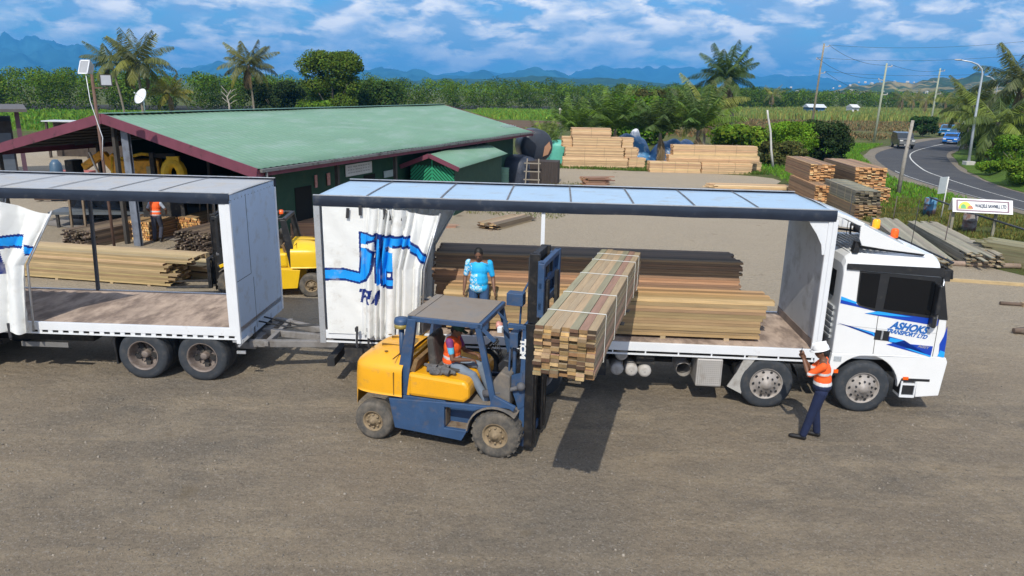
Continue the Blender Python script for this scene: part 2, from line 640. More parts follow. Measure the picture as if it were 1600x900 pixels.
# ------------------------------------------------------------------ hills
def ridge(name, D, prof, base_px, m, depth, seed, foot=0.0):
    """a range of hills: prof gives its skyline as (pixel x, pixel y); it is a solid ridge with spurs at distance D"""
    r = random.Random(seed)
    xs = [at(px, py, D=D) for px, py in prof]
    mb = MB()
    n = 180
    top = []
    for i in range(n + 1):
        t = i / n * (len(xs) - 1)
        k = min(int(t), len(xs) - 2); u = t - k; u = u * u * (3 - 2 * u)
        p = xs[k].lerp(xs[k + 1], u)
        top.append(Vector((xs[k].lerp(xs[k + 1], t - k).x, D, max(2, p.z))))
    from mathutils import noise as mn

    def fn(u, v):
        i = int(round(u * n))
        t = top[i]
        if v < 0.6:
            w = v / 0.6
            y = D - depth * (1 - w)
            h = t.z * (w ** 1.2)
        else:
            w = (v - 0.6) / 0.4
            y = D + depth * w
            h = t.z * (1 - w) ** 1.3
        s = (1 - abs(v - 0.6) * 1.3) * (abs(v - .6) > .02)
        nz = 1.5 * mn.noise(Vector((t.x / D * 22 + seed, y / depth * 2.4, 0))) + .9 * mn.noise(Vector((t.x / D * 70 + seed, y / depth * 6, 1)))
        dz = nz * t.z * .33 * max(0, min(1, s)) * (v > 0.02)
        if abs(v - 0.6) <= .02:
            dz = (mn.noise(Vector((t.x / D * 90, seed, 3))) * .10 + mn.noise(Vector((t.x / D * 260, seed, 5))) * .05) * t.z
        return (t.x * (y / D), y, max(h + dz, -1))
    mb.grid(fn, n, 25)
    return tag(mb.build(name, m), kind='structure')


M_MTN = mat('forested_mountain', (0.030, 0.085, 0.085), rough=1, var=0.8, scale=0.003, spec=0)  # blue base and strong tone variation put haze and slope shading into colour
M_HILL = mat('hill_scrub', (0.045, 0.07, 0.028), rough=1, var=0.5, scale=0.02, dirt=(0.34, 0.26, 0.12), dirt_lo=0.47, dirt_hi=0.58, dscale=0.014, spec=0)
M_HILL2 = mat('wooded_rise', (0.035, 0.07, 0.035), rough=1, var=0.4, scale=0.02, spec=0)
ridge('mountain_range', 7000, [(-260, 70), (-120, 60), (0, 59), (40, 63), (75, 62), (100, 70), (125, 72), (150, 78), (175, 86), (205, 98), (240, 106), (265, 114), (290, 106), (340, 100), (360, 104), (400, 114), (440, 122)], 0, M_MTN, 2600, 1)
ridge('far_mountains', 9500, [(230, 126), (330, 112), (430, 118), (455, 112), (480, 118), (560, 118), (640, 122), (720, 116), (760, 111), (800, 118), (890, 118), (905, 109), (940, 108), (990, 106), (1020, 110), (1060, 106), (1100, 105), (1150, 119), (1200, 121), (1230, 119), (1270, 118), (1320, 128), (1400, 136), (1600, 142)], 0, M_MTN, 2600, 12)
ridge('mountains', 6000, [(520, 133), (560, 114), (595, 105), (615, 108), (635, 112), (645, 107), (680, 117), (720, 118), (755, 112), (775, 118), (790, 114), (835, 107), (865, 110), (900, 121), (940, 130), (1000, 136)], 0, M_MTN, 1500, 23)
ridge('low_hills', 2600, [(590, 136), (630, 127), (700, 123), (760, 124), (800, 121), (840, 119), (900, 123), (980, 124), (1060, 133), (1150, 138), (1200, 137), (1300, 143), (1400, 150)], 0, M_HILL2, 700, 31)
ridge('dry_hills', 1500, [(1240, 150), (1290, 144), (1340, 134), (1385, 128), (1420, 130), (1455, 125), (1480, 123), (1520, 122), (1550, 117), (1580, 110), (1610, 107), (1680, 98), (1800, 90), (1900, 88)], 0, M_HILL, 600, 44)

# ------------------------------------------------------------------ vegetation
M_LEAF = mat('leaves', (0.05, 0.09, 0.02), rough=1, attr=True, var=0.15, scale=1.5, translucent=0.22, spec=0.05)
M_PALM = mat('palm_leaves', (0.05, 0.09, 0.02), rough=0.5, attr=True, var=0.12, scale=2, translucent=0.22, spec=0.4)
M_BARK = mat('bark', (0.21, 0.18, 0.14), rough=0.9, var=0.35, scale=6, stretch=(1, 1, 3), bump=0.02, bscale=12)


def leaf_cols(n, base, spread=0.35, warm=0.15):
    c = np.tile(np.array(base), (n, 1)) * (1 + spread * rng.normal(size=(n, 1)))
    c[:, 0] *= 1 + warm * rng.normal(size=n)
    return np.clip(c, 0.005, 0.6)


def clump_leaves(clumps, per, size, base, spread=0.35):
    """clumps: (x,y,z,rx,rz, tint). returns arrays of leaves spread through each clump's outer volume"""
    Cs, Us, Vs, Cc = [], [], [], []
    for (x, y, z, rx, rz, tint) in clumps:
        n = int(per * rng.uniform(.75, 1.25))
        d = rand_dirs(n, 0.35)
        rad = rng.uniform(0.62, 1.08, size=(n, 1))
        p = d * rad * np.array([[rx, rx, rz]]) + np.array([[x, y, z]])
        nrm = d + rng.normal(size=(n, 3)) * .55 + np.array([[0, 0, .35]])
        nrm /= np.linalg.norm(nrm, axis=1)[:, None]
        t = np.cross(nrm, rng.normal(size=(n, 3))); t /= np.linalg.norm(t, axis=1)[:, None]
        b = np.cross(nrm, t)
        s = size * rng.uniform(.6, 1.3, size=(n, 1))
        Cs.append(p); Us.append(t * s * .5); Vs.append(b * s * .5)
        Cc.append(leaf_cols(n, np.array(base) * tint, spread * .5))
    return np.concatenate(Cs), np.concatenate(Us), np.concatenate(Vs), np.concatenate(Cc)


def broad_tree(label, x, y, H, Rr, base, nclump, per, leaf, group=None, name='tree', cat='tree', trunk_h=None, cfrac=0.75, skirt=0.0, z0=0.0):
    root = thing(name, label, cat, (x, y, z0), 0, group)
    th = trunk_h or H * (1 - cfrac)
    mb = MB()
    mb.tube([(0, 0, -.15), (.05, 0, th * .5), (-.05, .05, th), (0, 0, H * .6)], [H * .035, H * .028, H * .024, H * .008], 8)
    for k in range(5):
        a = rng.uniform(0, 6.28)
        mb.tube([(0, 0, th * .8), (math.cos(a) * Rr * .35, math.sin(a) * Rr * .35, th + (H - th) * .25), (math.cos(a) * Rr * .65, math.sin(a) * Rr * .65, th + (H - th) * .5)], [H * .015, H * .01, H * .004], 6)
    mb.build('trunk', M_BARK, root)
    cl = []
    for k in range(nclump):
        t = rng.uniform(0, 1) ** .8
        zz = th * (1 - skirt) + (H - th * (1 - skirt)) * t
        rr = Rr * math.sin(PI * (0.18 + .82 * (1 - t)) ** .9) ** .6 * rng.uniform(.45, .95) if t > .15 else Rr * rng.uniform(.3, .9)
        a = rng.uniform(0, 6.28)
        s = Rr * rng.uniform(.20, .36)
        cl.append((math.cos(a) * rr * .8, math.sin(a) * rr * .8, min(zz, H - s * .6), s, s * .75, rng.uniform(.7, 1.35)))
    C, U, V, c = clump_leaves(cl, per, leaf, base)
    quads('crown', C, U, V, c, M_LEAF, root)
    return root


def palm(label, x, y, H, L, nf=22, base=(0.075, 0.105, 0.02), lean=(0, 0), group=None, dead=3, name='coconut_palm', trunk_r=.14, droop=1.0, up0=1.25, z0=0.0, young=False, nuts=False, nl=58):
    root = thing(name, label, 'palm tree', (x, y, z0), 0, group)
    tx, ty = lean
    if H > 0.6:
        mb = MB()
        pts = [(tx * (t ** 1.6), ty * (t ** 1.6), H * t - (.2 if t == 0 else 0)) for t in (0, .15, .3, .45, .6, .75, .9, 1.0)]
        mb.tube(pts, [trunk_r * (1.5 if t == 0 else 1.12 - .35 * t / 7) * (1 + .04 * (t % 2)) for t in range(8)], 9)
        mb.build('trunk', M_BARK, root)
    top = np.array([tx, ty, max(H, .2)])
    Cs, Us, Vs, Cc = [], [], [], []
    rb = MB()
    for k in range(nf):
        az = k * 2.39996 + rng.uniform(-.25, .25)
        q = (k + .5) / nf
        isdead = k >= nf - (dead + 1) // 2
        e0 = up0 - q * (1.75 if not young else .95) + rng.uniform(-.12, .12)
        if isdead: e0 = -0.9 + rng.uniform(-.2, .2)
        Lf = L * (rng.uniform(.85, 1.08)) * (0.75 if isdead else 1)
        bend = droop * (rng.uniform(.75, 1.15) * (.45 + 1.1 * q))
        col = np.array(base) * rng.uniform(.7, 1.3)
        if rng.uniform() < .5: col = col * np.array([1.65, 1.5, .9])
        if isdead: col = np.array([.20, .14, .07])
        h = np.array([math.cos(az), math.sin(az), 0]); side = np.array([-math.sin(az), math.cos(az), 0])
        p = top.copy(); seg = 14; pts = []; ds = []
        for s in range(seg + 1):
            u = s / seg
            e = e0 - bend * u ** 1.5
            d = h * math.cos(e) + np.array([0, 0, 1]) * math.sin(e)
            pts.append(p.copy()); ds.append(d)
            p = p + d * (Lf / seg)
        rb.tube([tuple(q_) for q_ in pts[::2]], [0.03 * (1 - .8 * i / (seg / 2)) + .004 for i in range(seg // 2 + 1)], 4, tuple(np.clip(col * 1.5 + .02, 0, .4)), caps=False)
        for s in range(nl):
            u = .13 + .86 * s / (nl - 1)
            fi = u * seg; i0 = min(int(fi), seg - 1)
            pp = pts[i0] * (1 - fi + i0) + pts[i0 + 1] * (fi - i0)
            d = ds[i0]
            n = np.cross(side, d)
            ll = L * .27 * (math.sin(PI * (u * .82 + .13))) ** .7 * rng.uniform(.85, 1.1)
            for sg in (-1, 1):
                hang = (.35 if young else .75) + .7 * u + (.9 if isdead else 0) + rng.uniform(-.3, .35)
                dir_ = side * sg * .85 + d * .62 - np.array([0, 0, 1]) * hang * .75 + n * .12
                dir_ /= np.linalg.norm(dir_)
                c = pp + dir_ * ll * .5
                w = np.cross(dir_, n + rng.normal(size=3) * .35); w /= (np.linalg.norm(w) + 1e-6)
                Cs.append(c); Us.append(dir_ * ll * .52); Vs.append(w * L * (.0088 if young else .0075))
                Cc.append(col * rng.uniform(.8, 1.25))
    n = len(Cs)
    Cs, Us, Vs = np.array(Cs), np.array(Us), np.array(Vs)
    cr = quads('crown', Cs, Us, Vs, np.clip(np.array(Cc), .004, .5), M_PALM, root)
    rb.build('midribs', M_PALM, cr, fix=False)
    if nuts:
        nb = MB()
        for k in range(9):
            a = rng.uniform(0, 6.28)
            nb.ball((tx + .28 * math.cos(a), ty + .28 * math.sin(a), H - .25 - rng.uniform(0, .25)), (.12, .12, .15), 8, 6)
        nb.build('coconuts', mat('coconut_husk', (.22, .15, .06), rough=.6), root)
    return root


# far forest: one mass nobody could count, made of leaf clumps
def forest_line():
    front = [(-190, 120), (-88, 146), (-50, 166), (-18, 206), (60, 236), (125, 296), (215, 345), (330, 380)]
    cl = []
    for a, b in zip(front[:-1], front[1:]):
        a, b = np.array(a, float), np.array(b, float)
        Ls = np.linalg.norm(b - a)
        nrm = np.array([-(b - a)[1], (b - a)[0]]) / Ls
        if nrm[1] < 0: nrm = -nrm
        for row in range(5):
            n = int(Ls / 3.6)
            for i in range(n):
                p = a + (b - a) * (i + rng.uniform(-.4, .4)) / n + nrm * (row * 5.5 + rng.uniform(-1.5, 1.5))
                Ht = rng.uniform(5.9, 8.1) + (rng.uniform(.3, 1.4) if rng.uniform() < .06 else 0) + row * .05
                dd = math.hypot(*p)
                r = rng.uniform(1.9, 3.1)
                cl.append((p[0], p[1], Ht - r * .75, r, r * .8, rng.choice([.7, .85, 1.0, 1.2, 1.5])))
                if row < 2:
                    cl.append((p[0] + rng.uniform(-1, 1), p[1] - .8, Ht * .5, r * .9, Ht * .28, rng.uniform(.6, 1.1)))
                    cl.append((p[0] + rng.uniform(-1, 1), p[1] - 1.2, Ht * .22, r * .8, Ht * .25, rng.uniform(.5, 1.0)))  # lower clumps tinted darker, putting the understorey shade into the leaf colour
    out = [[], [], [], []]
    for c in cl:
        dd = math.hypot(c[0], c[1])
        per = 360 if dd < 190 else (210 if dd < 300 else 80)
        sz = .13 + dd * .0010
        A = clump_leaves([c], per, sz, (.088, .150, .016))
        for k in range(4): out[k].append(A[k])
    return [np.concatenate(o) for o in out]


C, U, V, c = forest_line()
tag(quads('forest', C, U, V, c, M_LEAF), kind='stuff')
print('forest leaves', len(C))
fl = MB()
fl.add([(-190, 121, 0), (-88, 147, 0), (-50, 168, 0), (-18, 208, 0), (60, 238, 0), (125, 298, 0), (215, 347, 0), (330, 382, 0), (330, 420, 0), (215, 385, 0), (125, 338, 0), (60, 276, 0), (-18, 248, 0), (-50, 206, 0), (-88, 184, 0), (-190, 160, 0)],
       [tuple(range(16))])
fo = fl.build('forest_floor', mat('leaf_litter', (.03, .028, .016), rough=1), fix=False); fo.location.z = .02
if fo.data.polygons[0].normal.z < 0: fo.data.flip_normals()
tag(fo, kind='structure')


# sugar cane and rough growth in the open field
def blades(name, region, n, h0, h1, base, w=.05, kind='stuff', tri=None, lean=.25, zf=None, patch=0, label=None):
    xs, ys = [], []
    cnt = 0
    P = np.array(region, float)
    x0, y0 = P.min(0); x1, y1 = P.max(0)
    from mathutils import noise as mn
    pts = []
    while len(pts) < n and cnt < n * 12:
        cnt += 1
        x, y = rng.uniform(x0, x1), rng.uniform(y0, y1)
        inside = False
        j = len(P) - 1
        for i in range(len(P)):
            if (P[i][1] > y) != (P[j][1] > y) and x < (P[j][0] - P[i][0]) * (y - P[i][1]) / (P[j][1] - P[i][1]) + P[i][0]:
                inside = not inside
            j = i
        if not inside: continue
        if patch and mn.noise(Vector((x * patch, y * patch, 2))) < rng.uniform(-.35, .15): continue
        pts.append((x, y))
    pts = np.array(pts); n = len(pts)
    h = rng.uniform(h0, h1, n)
    z = np.array([zf(x, y) for x, y in pts]) if zf else np.zeros(n)
    up = np.stack([rng.normal(size=n) * lean, rng.normal(size=n) * lean, np.ones(n)], 1)
    up /= np.linalg.norm(up, axis=1)[:, None]
    Cc = np.stack([pts[:, 0], pts[:, 1], z + h * .48], 1)
    a = rng.uniform(0, PI, n)
    side = np.stack([np.cos(a), np.sin(a), np.zeros(n)], 1)
    return tag(quads(name, Cc, up * h[:, None] * .5, side * (w * rng.uniform(.6, 1.4, n))[:, None], leaf_cols(n, base, .22, .2), M_LEAF), kind=kind, label=label)


blades('sugar_cane', [(44, 166), (86, 168), (135, 172), (200, 225), (205, 300), (130, 292), (60, 232), (40, 214)], 34000, 1.1, 2.0, (.22, .26, .07), w=.15, lean=.18)
blades('dry_scrub', [(22, 98), (48, 98), (66, 122), (120, 154), (140, 168), (86, 166), (40, 164), (16, 120)], 12000, .25, .8, (.20, .16, .075), w=.13, lean=.5, patch=.08)
blades('young_cane', [(-10, 142), (28, 146), (34, 205), (-10, 203)], 9000, .4, .9, (.16, .27, .04), w=.15)
blades('field_grass', [(-110, 86), (-38, 86), (-30, 140), (-88, 142)], 9000, .3, .7, (.13, .24, .03), w=.14)
blades('verge_grass', [(18.5, 38), (27, 41), (27.5, 52), (30.5, 62), (36, 77), (46, 92), (34, 92), (24, 70), (20, 62), (18.8, 50)], 26000, .10, .34, (.13, .27, .028), w=.028, lean=.4)
blades('yard_edge_grass', [(17.6, 24.0), (22.5, 20), (25.2, 30), (26.4, 41), (18.2, 44), (17.0, 38), (17.4, 30)], 46000, .07, .30, (.16, .165, .045), w=.018, lean=.45, patch=.5)
blades('bank_grass', [(33.5, 44), (50, 42), (66, 80), (50, 79), (39.5, 62)], 30000, .10, .4, (.12, .21, .03), w=.03, lean=.5, zf=lambda x, y: 0.9 if False else 0.02)
blades('weeds', [(3.0, 55.8), (19, 54.3), (20, 58), (3, 58.5)], 9000, .05, .28, (.10, .16, .03), w=.03, lean=.4)
blades('weeds', [(-2.5, 34.6), (2, 33.2), (4.8, 40), (4.2, 47.5), (2.6, 47), (-.2, 42.5)], 2600, .04, .18, (.14, .16, .045), w=.018, lean=.5, patch=.6)

# ------------------------------------------------------------------ shared vehicle materials
M_WHITE = mat('white_paint', (0.72, 0.74, 0.77), rough=0.3, var=0.05, scale=2, dirt=(0.42, 0.38, 0.33), dirt_lo=0.60, dirt_hi=0.80, dscale=4, coat=.3)
M_CAB = mat('cab_paint', (0.78, 0.79, 0.80), rough=0.22, var=0.03, scale=2, dirt=(0.55, 0.52, 0.47), dirt_lo=0.62, dirt_hi=0.85, dscale=3, coat=.5)
M_BLACKP = mat('black_plastic', (0.018, 0.019, 0.022), rough=0.45, var=0.2, dirt=(0.09, 0.08, 0.07), dirt_lo=.55, dirt_hi=.8, dscale=4)
M_CHASSIS = mat('chassis_steel', (0.022, 0.022, 0.024), rough=0.7, var=0.3, scale=5, dirt=(0.10, 0.085, 0.065), dirt_lo=.5, dirt_hi=.7, dscale=6)
M_GLASS = mat('dark_glass', (0.006, 0.007, 0.009), rough=0.08, var=0, spec=.35)
M_TYRE = mat('tyre_rubber', (0.030, 0.036, 0.045), rough=0.8, var=0.2, scale=6, dirt=(0.10, 0.09, 0.08), dirt_lo=.50, dirt_hi=.85, dscale=7)
M_TYRE_D = mat('dusty_rubber', (0.075, 0.070, 0.064), rough=0.95, var=0.25, scale=6, dirt=(0.17, 0.145, 0.115), dirt_lo=.4, dirt_hi=.65, dscale=7)
M_RIM = mat('wheel_alloy', (0.36, 0.33, 0.31), rough=0.6, metal=.15, var=0.15, scale=8, dirt=(0.20, 0.17, 0.14), dirt_lo=.45, dirt_hi=.7, dscale=8)
M_RIMD = mat('dirty_steel_rim', (0.24, 0.20, 0.18), rough=0.6, metal=.3, var=0.3, scale=8, dirt=(0.11, 0.08, 0.06), dirt_lo=.45, dirt_hi=.65, dscale=8)
M_ROOFSHEET = mat('roof_sheet', (0.34, 0.47, 0.60), rough=0.5, var=0.06, scale=1.5, dirt=(0.34, 0.33, 0.31), dirt_lo=.55, dirt_hi=.8, dscale=2.5)
M_ROOFSHEET2 = mat('weathered_roof_sheet', (0.37, 0.38, 0.39), rough=0.55, var=0.08, scale=1.5, dirt=(0.40, 0.35, 0.29), dirt_lo=.48, dirt_hi=.75, dscale=1.6)
M_VAL = mat('navy_valance', (0.018, 0.026, 0.045), rough=0.32, var=0.2, scale=3, dirt=(0.10, 0.10, 0.10), dirt_lo=.55, dirt_hi=.8, dscale=3, bump=.01, bscale=3)
M_ALU = mat('aluminium', (0.55, 0.57, 0.60), rough=0.4, metal=.6, var=0.1, scale=4, dirt=(0.30, 0.27, 0.24), dirt_lo=.5, dirt_hi=.75, dscale=6)
M_PANEL = mat('body_panel', (0.43, 0.53, 0.66), rough=0.5, var=0.06, scale=1.5, dirt=(0.34, 0.32, 0.29), dirt_lo=.52, dirt_hi=.78, dscale=3)  # blue tint puts the front wall's skylit shade into the paint
M_DECK = mat('deck_plywood', (0.42, 0.325, 0.26), rough=0.85, var=0.3, scale=3, dirt=(0.17, 0.125, 0.10), dirt_lo=.44, dirt_hi=.60, dscale=1.6, bump=.004, bscale=30, stretch=(1.6, .7, 1))
M_DARKWOOD = mat('dark_timber', (0.06, 0.045, 0.035), rough=.9, var=.4, scale=3)
M_BLUE_D = mat('deep_blue_vinyl', (0.008, 0.055, 0.42), rough=.35, var=.04)
M_BLUE_L = mat('sky_blue_vinyl', (0.02, 0.36, 0.86), rough=.35, var=.04)
M_TEXTB = mat('blue_lettering', (0.012, 0.13, 0.45), rough=.4, var=.04)
M_AMBER = mat('amber_lens', (0.95, 0.42, 0.01), rough=.15, var=.1, scale=20)
M_ORANGE = mat('orange_lens', (0.85, 0.12, 0.01), rough=.2, var=.1, scale=20)
M_SKID = mat('dusty_tank', (0.46, 0.44, 0.42), rough=.6, var=.12, dirt=(0.28, 0.24, 0.2), dirt_lo=.45, dirt_hi=.7, dscale=6)
M_STRAP = mat('strap_webbing', (0.03, 0.03, 0.035), rough=.7, var=.3)


def wheel(parent, x, y, r, w, face=-1, kind='alloy', tyre_m=None, lugs=0, rim_m=None, name='wheel'):
    """face -1: outer side looks towards -y. tyre = the wheel part, rim its sub-part; local to parent"""
    s = face
    t = MB()
    ri_ = r * .60
    if kind == 'fork': ri_ = r * .52
    prof = [(ri_, -s * 0), (ri_ * 1.04, s * .0), (r * .82, s * .018), (r * .95, s * .004), (r * .99, -s * .03), (r, -s * .06), (r, -s * (w - .06)), (r * .97, -s * (w - .02)), (r * .82, -s * (w)), (ri_, -s * (w - .01))]
    t.lathe(prof, (0, 0, 0), 'y', 40)
    if lugs:
        for k in range(lugs):
            a = 2 * PI * k / lugs
            for q in (0, 1):
                aa = a + q * PI / lugs
                M = Matrix.Rotation(-aa, 4, 'Y')
                y0, y1 = (-s * .004, -s * w * .46) if q == 0 else (-s * w * .54, -s * (w - .004))
                t.box(r * .955, r * 1.028, min(y0, y1), max(y0, y1), -r * .068, r * .068, M=M)
    else:
        for k in range(4):
            yy = -s * (.05 + (w - .1) * (k + .5) / 4)
            t.lathe([(r + .001, yy - .022), (r + .006, yy - .018), (r + .006, yy + .018), (r + .001, yy + .022)], (0, 0, 0), 'y', 40)
    to = t.build(name, tyre_m or M_TYRE, parent, loc=(x, y, r))
    m = MB()
    if kind == 'alloy':      # flat steer rim with hand holes and a ring of nuts
        m.lathe([(ri_ * 1.02, s * .012), (ri_ * .97, s * .014), (ri_ * .94, -s * .02), (ri_ * .90, -s * .025), (ri_ * .62, s * .035), (ri_ * .58, s * .055), (ri_ * .30, s * .06), (ri_ * .27, s * .09), (0.001, s * .095)], (0, 0, 0), 'y', 32)
        ro_ = m.build('rim', rim_m or M_RIM, to)
        h = MB()
        for k in range(10):
            a = 2 * PI * k / 10
            h.lathe([(.001, -s * .0), (.027, -s * .0)], (math.cos(a) * ri_ * .79, s * .012, math.sin(a) * ri_ * .79), 'y', 10)
            a += .31
            h.lathe([(.017, s * .05), (.017, s * .085), (.001, s * .085)], (math.cos(a) * ri_ * .5, s * 0, math.sin(a) * ri_ * .5), 'y', 6)
        h.build('nut_ring', M_BLACKP, to)
    elif kind == 'dual':     # deep dished rear rim with the hub far inside
        m.lathe([(ri_ * 1.03, s * .012), (ri_ * .97, s * .014), (ri_ * .93, -s * .02), (ri_ * .88, -s * .13), (ri_ * .84, -s * .20), (ri_ * .50, -s * .21), (ri_ * .26, -s * .18), (ri_ * .24, -s * .07), (ri_ * .17, -s * .05), (.001, -s * .05)], (0, 0, 0), 'y', 32)
        m.build('rim', rim_m or M_RIMD, to)
        h = MB()
        for k in range(5):
            a = 2 * PI * k / 5 + .3
            h.box(ri_ * .27, ri_ * .84, -.02 - s * .175, .02 - s * .175, -.045, .045, M=Matrix.Rotation(a, 4, 'Y'))
        for k in range(10):
            a = 2 * PI * k / 10
            h.lathe([(.014, -s * .18), (.014, -s * .13), (.001, -s * .13)], (math.cos(a) * ri_ * .62, 0, math.sin(a) * ri_ * .62), 'y', 6)
        h.build('hub_spokes', M_CHASSIS, to)
    else:                    # fork truck rim
        m.lathe([(ri_ * 1.04, s * .01), (ri_ * .95, s * .012), (ri_ * .9, -s * .03), (ri_ * .80, -s * .04), (ri_ * .55, -s * .03), (ri_ * .5, s * .0), (ri_ * .28, s * .0), (ri_ * .24, s * .05), (.001, s * .055)], (0, 0, 0), 'y', 28)
        for k in range(8):
            a = 2 * PI * k / 8
            m.lathe([(.018, -s * .03), (.018, s * .012), (.001, s * .012)], (math.cos(a) * ri_ * .62, 0, math.sin(a) * ri_ * .62), 'y', 6)
        m.build('rim', rim_m or mat('rusty_rim', (.24, .18, .11), rough=.8, var=.3, dirt=(.10, .07, .05), dirt_lo=.5, dirt_hi=.7, dscale=9), to)
    return to


# -------------------------- side curtains
def pip(poly, x, y):
    ins = False; j = len(poly) - 1
    for i in range(len(poly)):
        if (poly[i][1] > y) != (poly[j][1] > y) and x < (poly[j][0] - poly[i][0]) * (y - poly[i][1]) / (poly[j][1] - poly[i][1]) + poly[i][0]:
            ins = not ins
        j = i
    return ins


CW, CD, CL = (0.80, 0.81, 0.80), (0.004, 0.025, 0.19), (0.010, 0.33, 0.88)


def art_front(px, py):
    """printing on the bunched curtain, in the flattened cloth's own chart"""
    # flat band on the left, rising where the cloth starts to bunch
    if px < 563:
        d = 0 if px < 538 else (px - 538) * .22
        y = py - d
        if 418 < y < 438: return CD if (y < 421.2 or y > 434.6) else CL
    # first big letter
    L1 = [(563, 362), (591, 366), (590, 376), (579, 379), (577, 384), (588, 392), (586, 410), (583, 424), (575, 437), (564, 442), (552, 440), (560, 430), (563, 405)]
    L1i = [(566, 365), (589, 369), (588, 373), (575, 376), (573, 388), (585, 394), (583, 410), (580, 422), (573, 433), (564, 438), (559, 436), (563, 428), (566, 405)]
    if pip(L1, px, py):
        if 566 < px < 585 and 381 < py < 386.5: return CW
        return CL if pip(L1i, px, py) else CD
    if 588 < px < 601 and 364 < py < 442:
        if 598.5 < px: return CD
        return CL if (592 < px < 597 and py > 372) else (CD if py < 438 else CW)
    if 601 <= px < 617:
        if 366 < py < 446:
            if py < 370 or py > 441.5: return CD
            if 606 < px and 384 < py < 392: return CW if px > 609 else CD
            if 606 < px and 420 < py < 433: return CW if (608 < px < 614 and 423 < py < 428) else CD
            if px > 611 and 392 < py < 420: return CL
            return CL
    if 617 <= px < 643 and 366 < py - (px - 617) * .08 < 385:
        y = py - (px - 617) * .08
        return CD if (y < 370 or y > 381) else CL
    if 643 <= px < 668:
        y = py - (px - 643) * .95
        if 375 < y < 393: return CD if (y < 379.5 or y > 389) else CL
    # small italic word
    sx = px + (py - 461) * .22
    if 450 < py < 472:
        if 559 < sx < 563.5 and py < 456: return CD
        if 564 < sx < 569: return CD
        if 569 <= sx < 580 and (py < 454.5): return CD
        if 569 <= sx < 580 and (459.5 < py < 463.5): return CD
        if 576 < sx < 581 and py < 463: return CD
        if pip([(571, 463), (576, 463), (582, 472), (576.5, 472)], sx, py): return CD
        if pip([(583, 472), (590, 450), (595, 450), (594, 472), (589.5, 472), (589.8, 466), (587.5, 466), (586.5, 472)], sx, py):
            return CD
    return CW


def art_rear(px, py):
    if px < 34 and 365 < py < 385: return CD if (py < 368.5 or py > 381.5) else CL
    if 36 <= px < 60:
        y = py - (px - 36) * .35
        if 379 < y < 396: return CD if (y < 382.5 or y > 393) else CL
    if px < 5 and 386 < py < 424: return CD
    return CW


def make_curtain(parent, a0, a_bot, a_pole_top, z_bot, z_top, z_pole, sag_a, art, chart, seed, b0=0.0, sgn=-1, nu=230, nv=210, name='side_curtain', flat_until=.37, m=None):
    def edge(z):        # open edge of the cloth
        zk = z_bot + (z_pole - z_bot) * .58
        if z < zk: return a_bot + (z - z_bot) / (zk - z_bot) * .06
        t = min(1, (z - zk) / (z_pole - zk))
        return a_bot + .06 + (a_pole_top - a_bot - .06) * t

    def topz(a):
        if a < sag_a: return z_top
        t = (a - sag_a) / (a_pole_top - sag_a)
        return z_top - (z_top - z_pole) * t - .05 * math.sin(PI * min(1, t))

    def fn(u, v):
        z_n = z_bot + v * (z_top - z_bot)
        ae = edge(min(z_n, z_pole))
        a = a0 + u * (ae - a0)
        zt = topz(a)
        z = z_bot + v * (zt - z_bot)
        ae = edge(min(z, z_pole))
        a = a0 + u * (ae - a0)
        k = max(0, (u - flat_until) / (1 - flat_until))
        ph = 2 * PI * (8.2 * k ** .85 + .22 * math.sin(k * 19)) + .5 * math.sin(z * 1.7 + seed)
        amp = .21 * min(1, k * 6) * (1.0 - .25 * v)
        flap = max(0, min(1, (a - sag_a) / .25)) * max(0, (v - .45) / .55)
        f = (abs(math.sin(ph / 2)) ** .6) * amp * (1 - .8 * flap)
        w = .012 * math.sin(a * 5 + z * 2.2 + seed) + .006 * math.sin(z * 9 + a * 13)
        billow = -.05 * math.sin(PI * v) * (1 - k)
        zz = z + (.02 * math.sin(ph) if v < .03 else 0)
        b = b0 + sgn * (f + .02 + w * .6 + .14 * k * (1 - v) * .6) + flap * .10 + billow * .1
        return (a, b, zz)

    def cfn(u, v):
        p = fn(u, v)
        if art is None: return CW
        px, py = chart(p[0], p[2])
        return art(px, py)
    mb = MB()
    mb.grid(fn, nu, nv, cfn=cfn)
    o = mb.build(name, m or mat('curtain_cloth', (.7, .7, .7), rough=.42, attr=True, var=.06, scale=2, dirt=(.50, .46, .40), dirt_lo=.55, dirt_hi=.82, dscale=3, bump=.012, bscale=5, translucent=.10), parent, fix=False)
    pl = MB()
    zk = z_bot + (z_pole - z_bot) * .58
    pl.tube([(edge(z_pole) + .03, b0 + sgn * .02 + .10, z_pole + .06), (edge(zk) + .02, b0 + sgn * .06, zk), (edge(z_bot) + .02, b0 + sgn * .10, z_bot + .02)], .022, 8)
    pl.build('curtain_pole', M_ALU, o)
    return o, fn


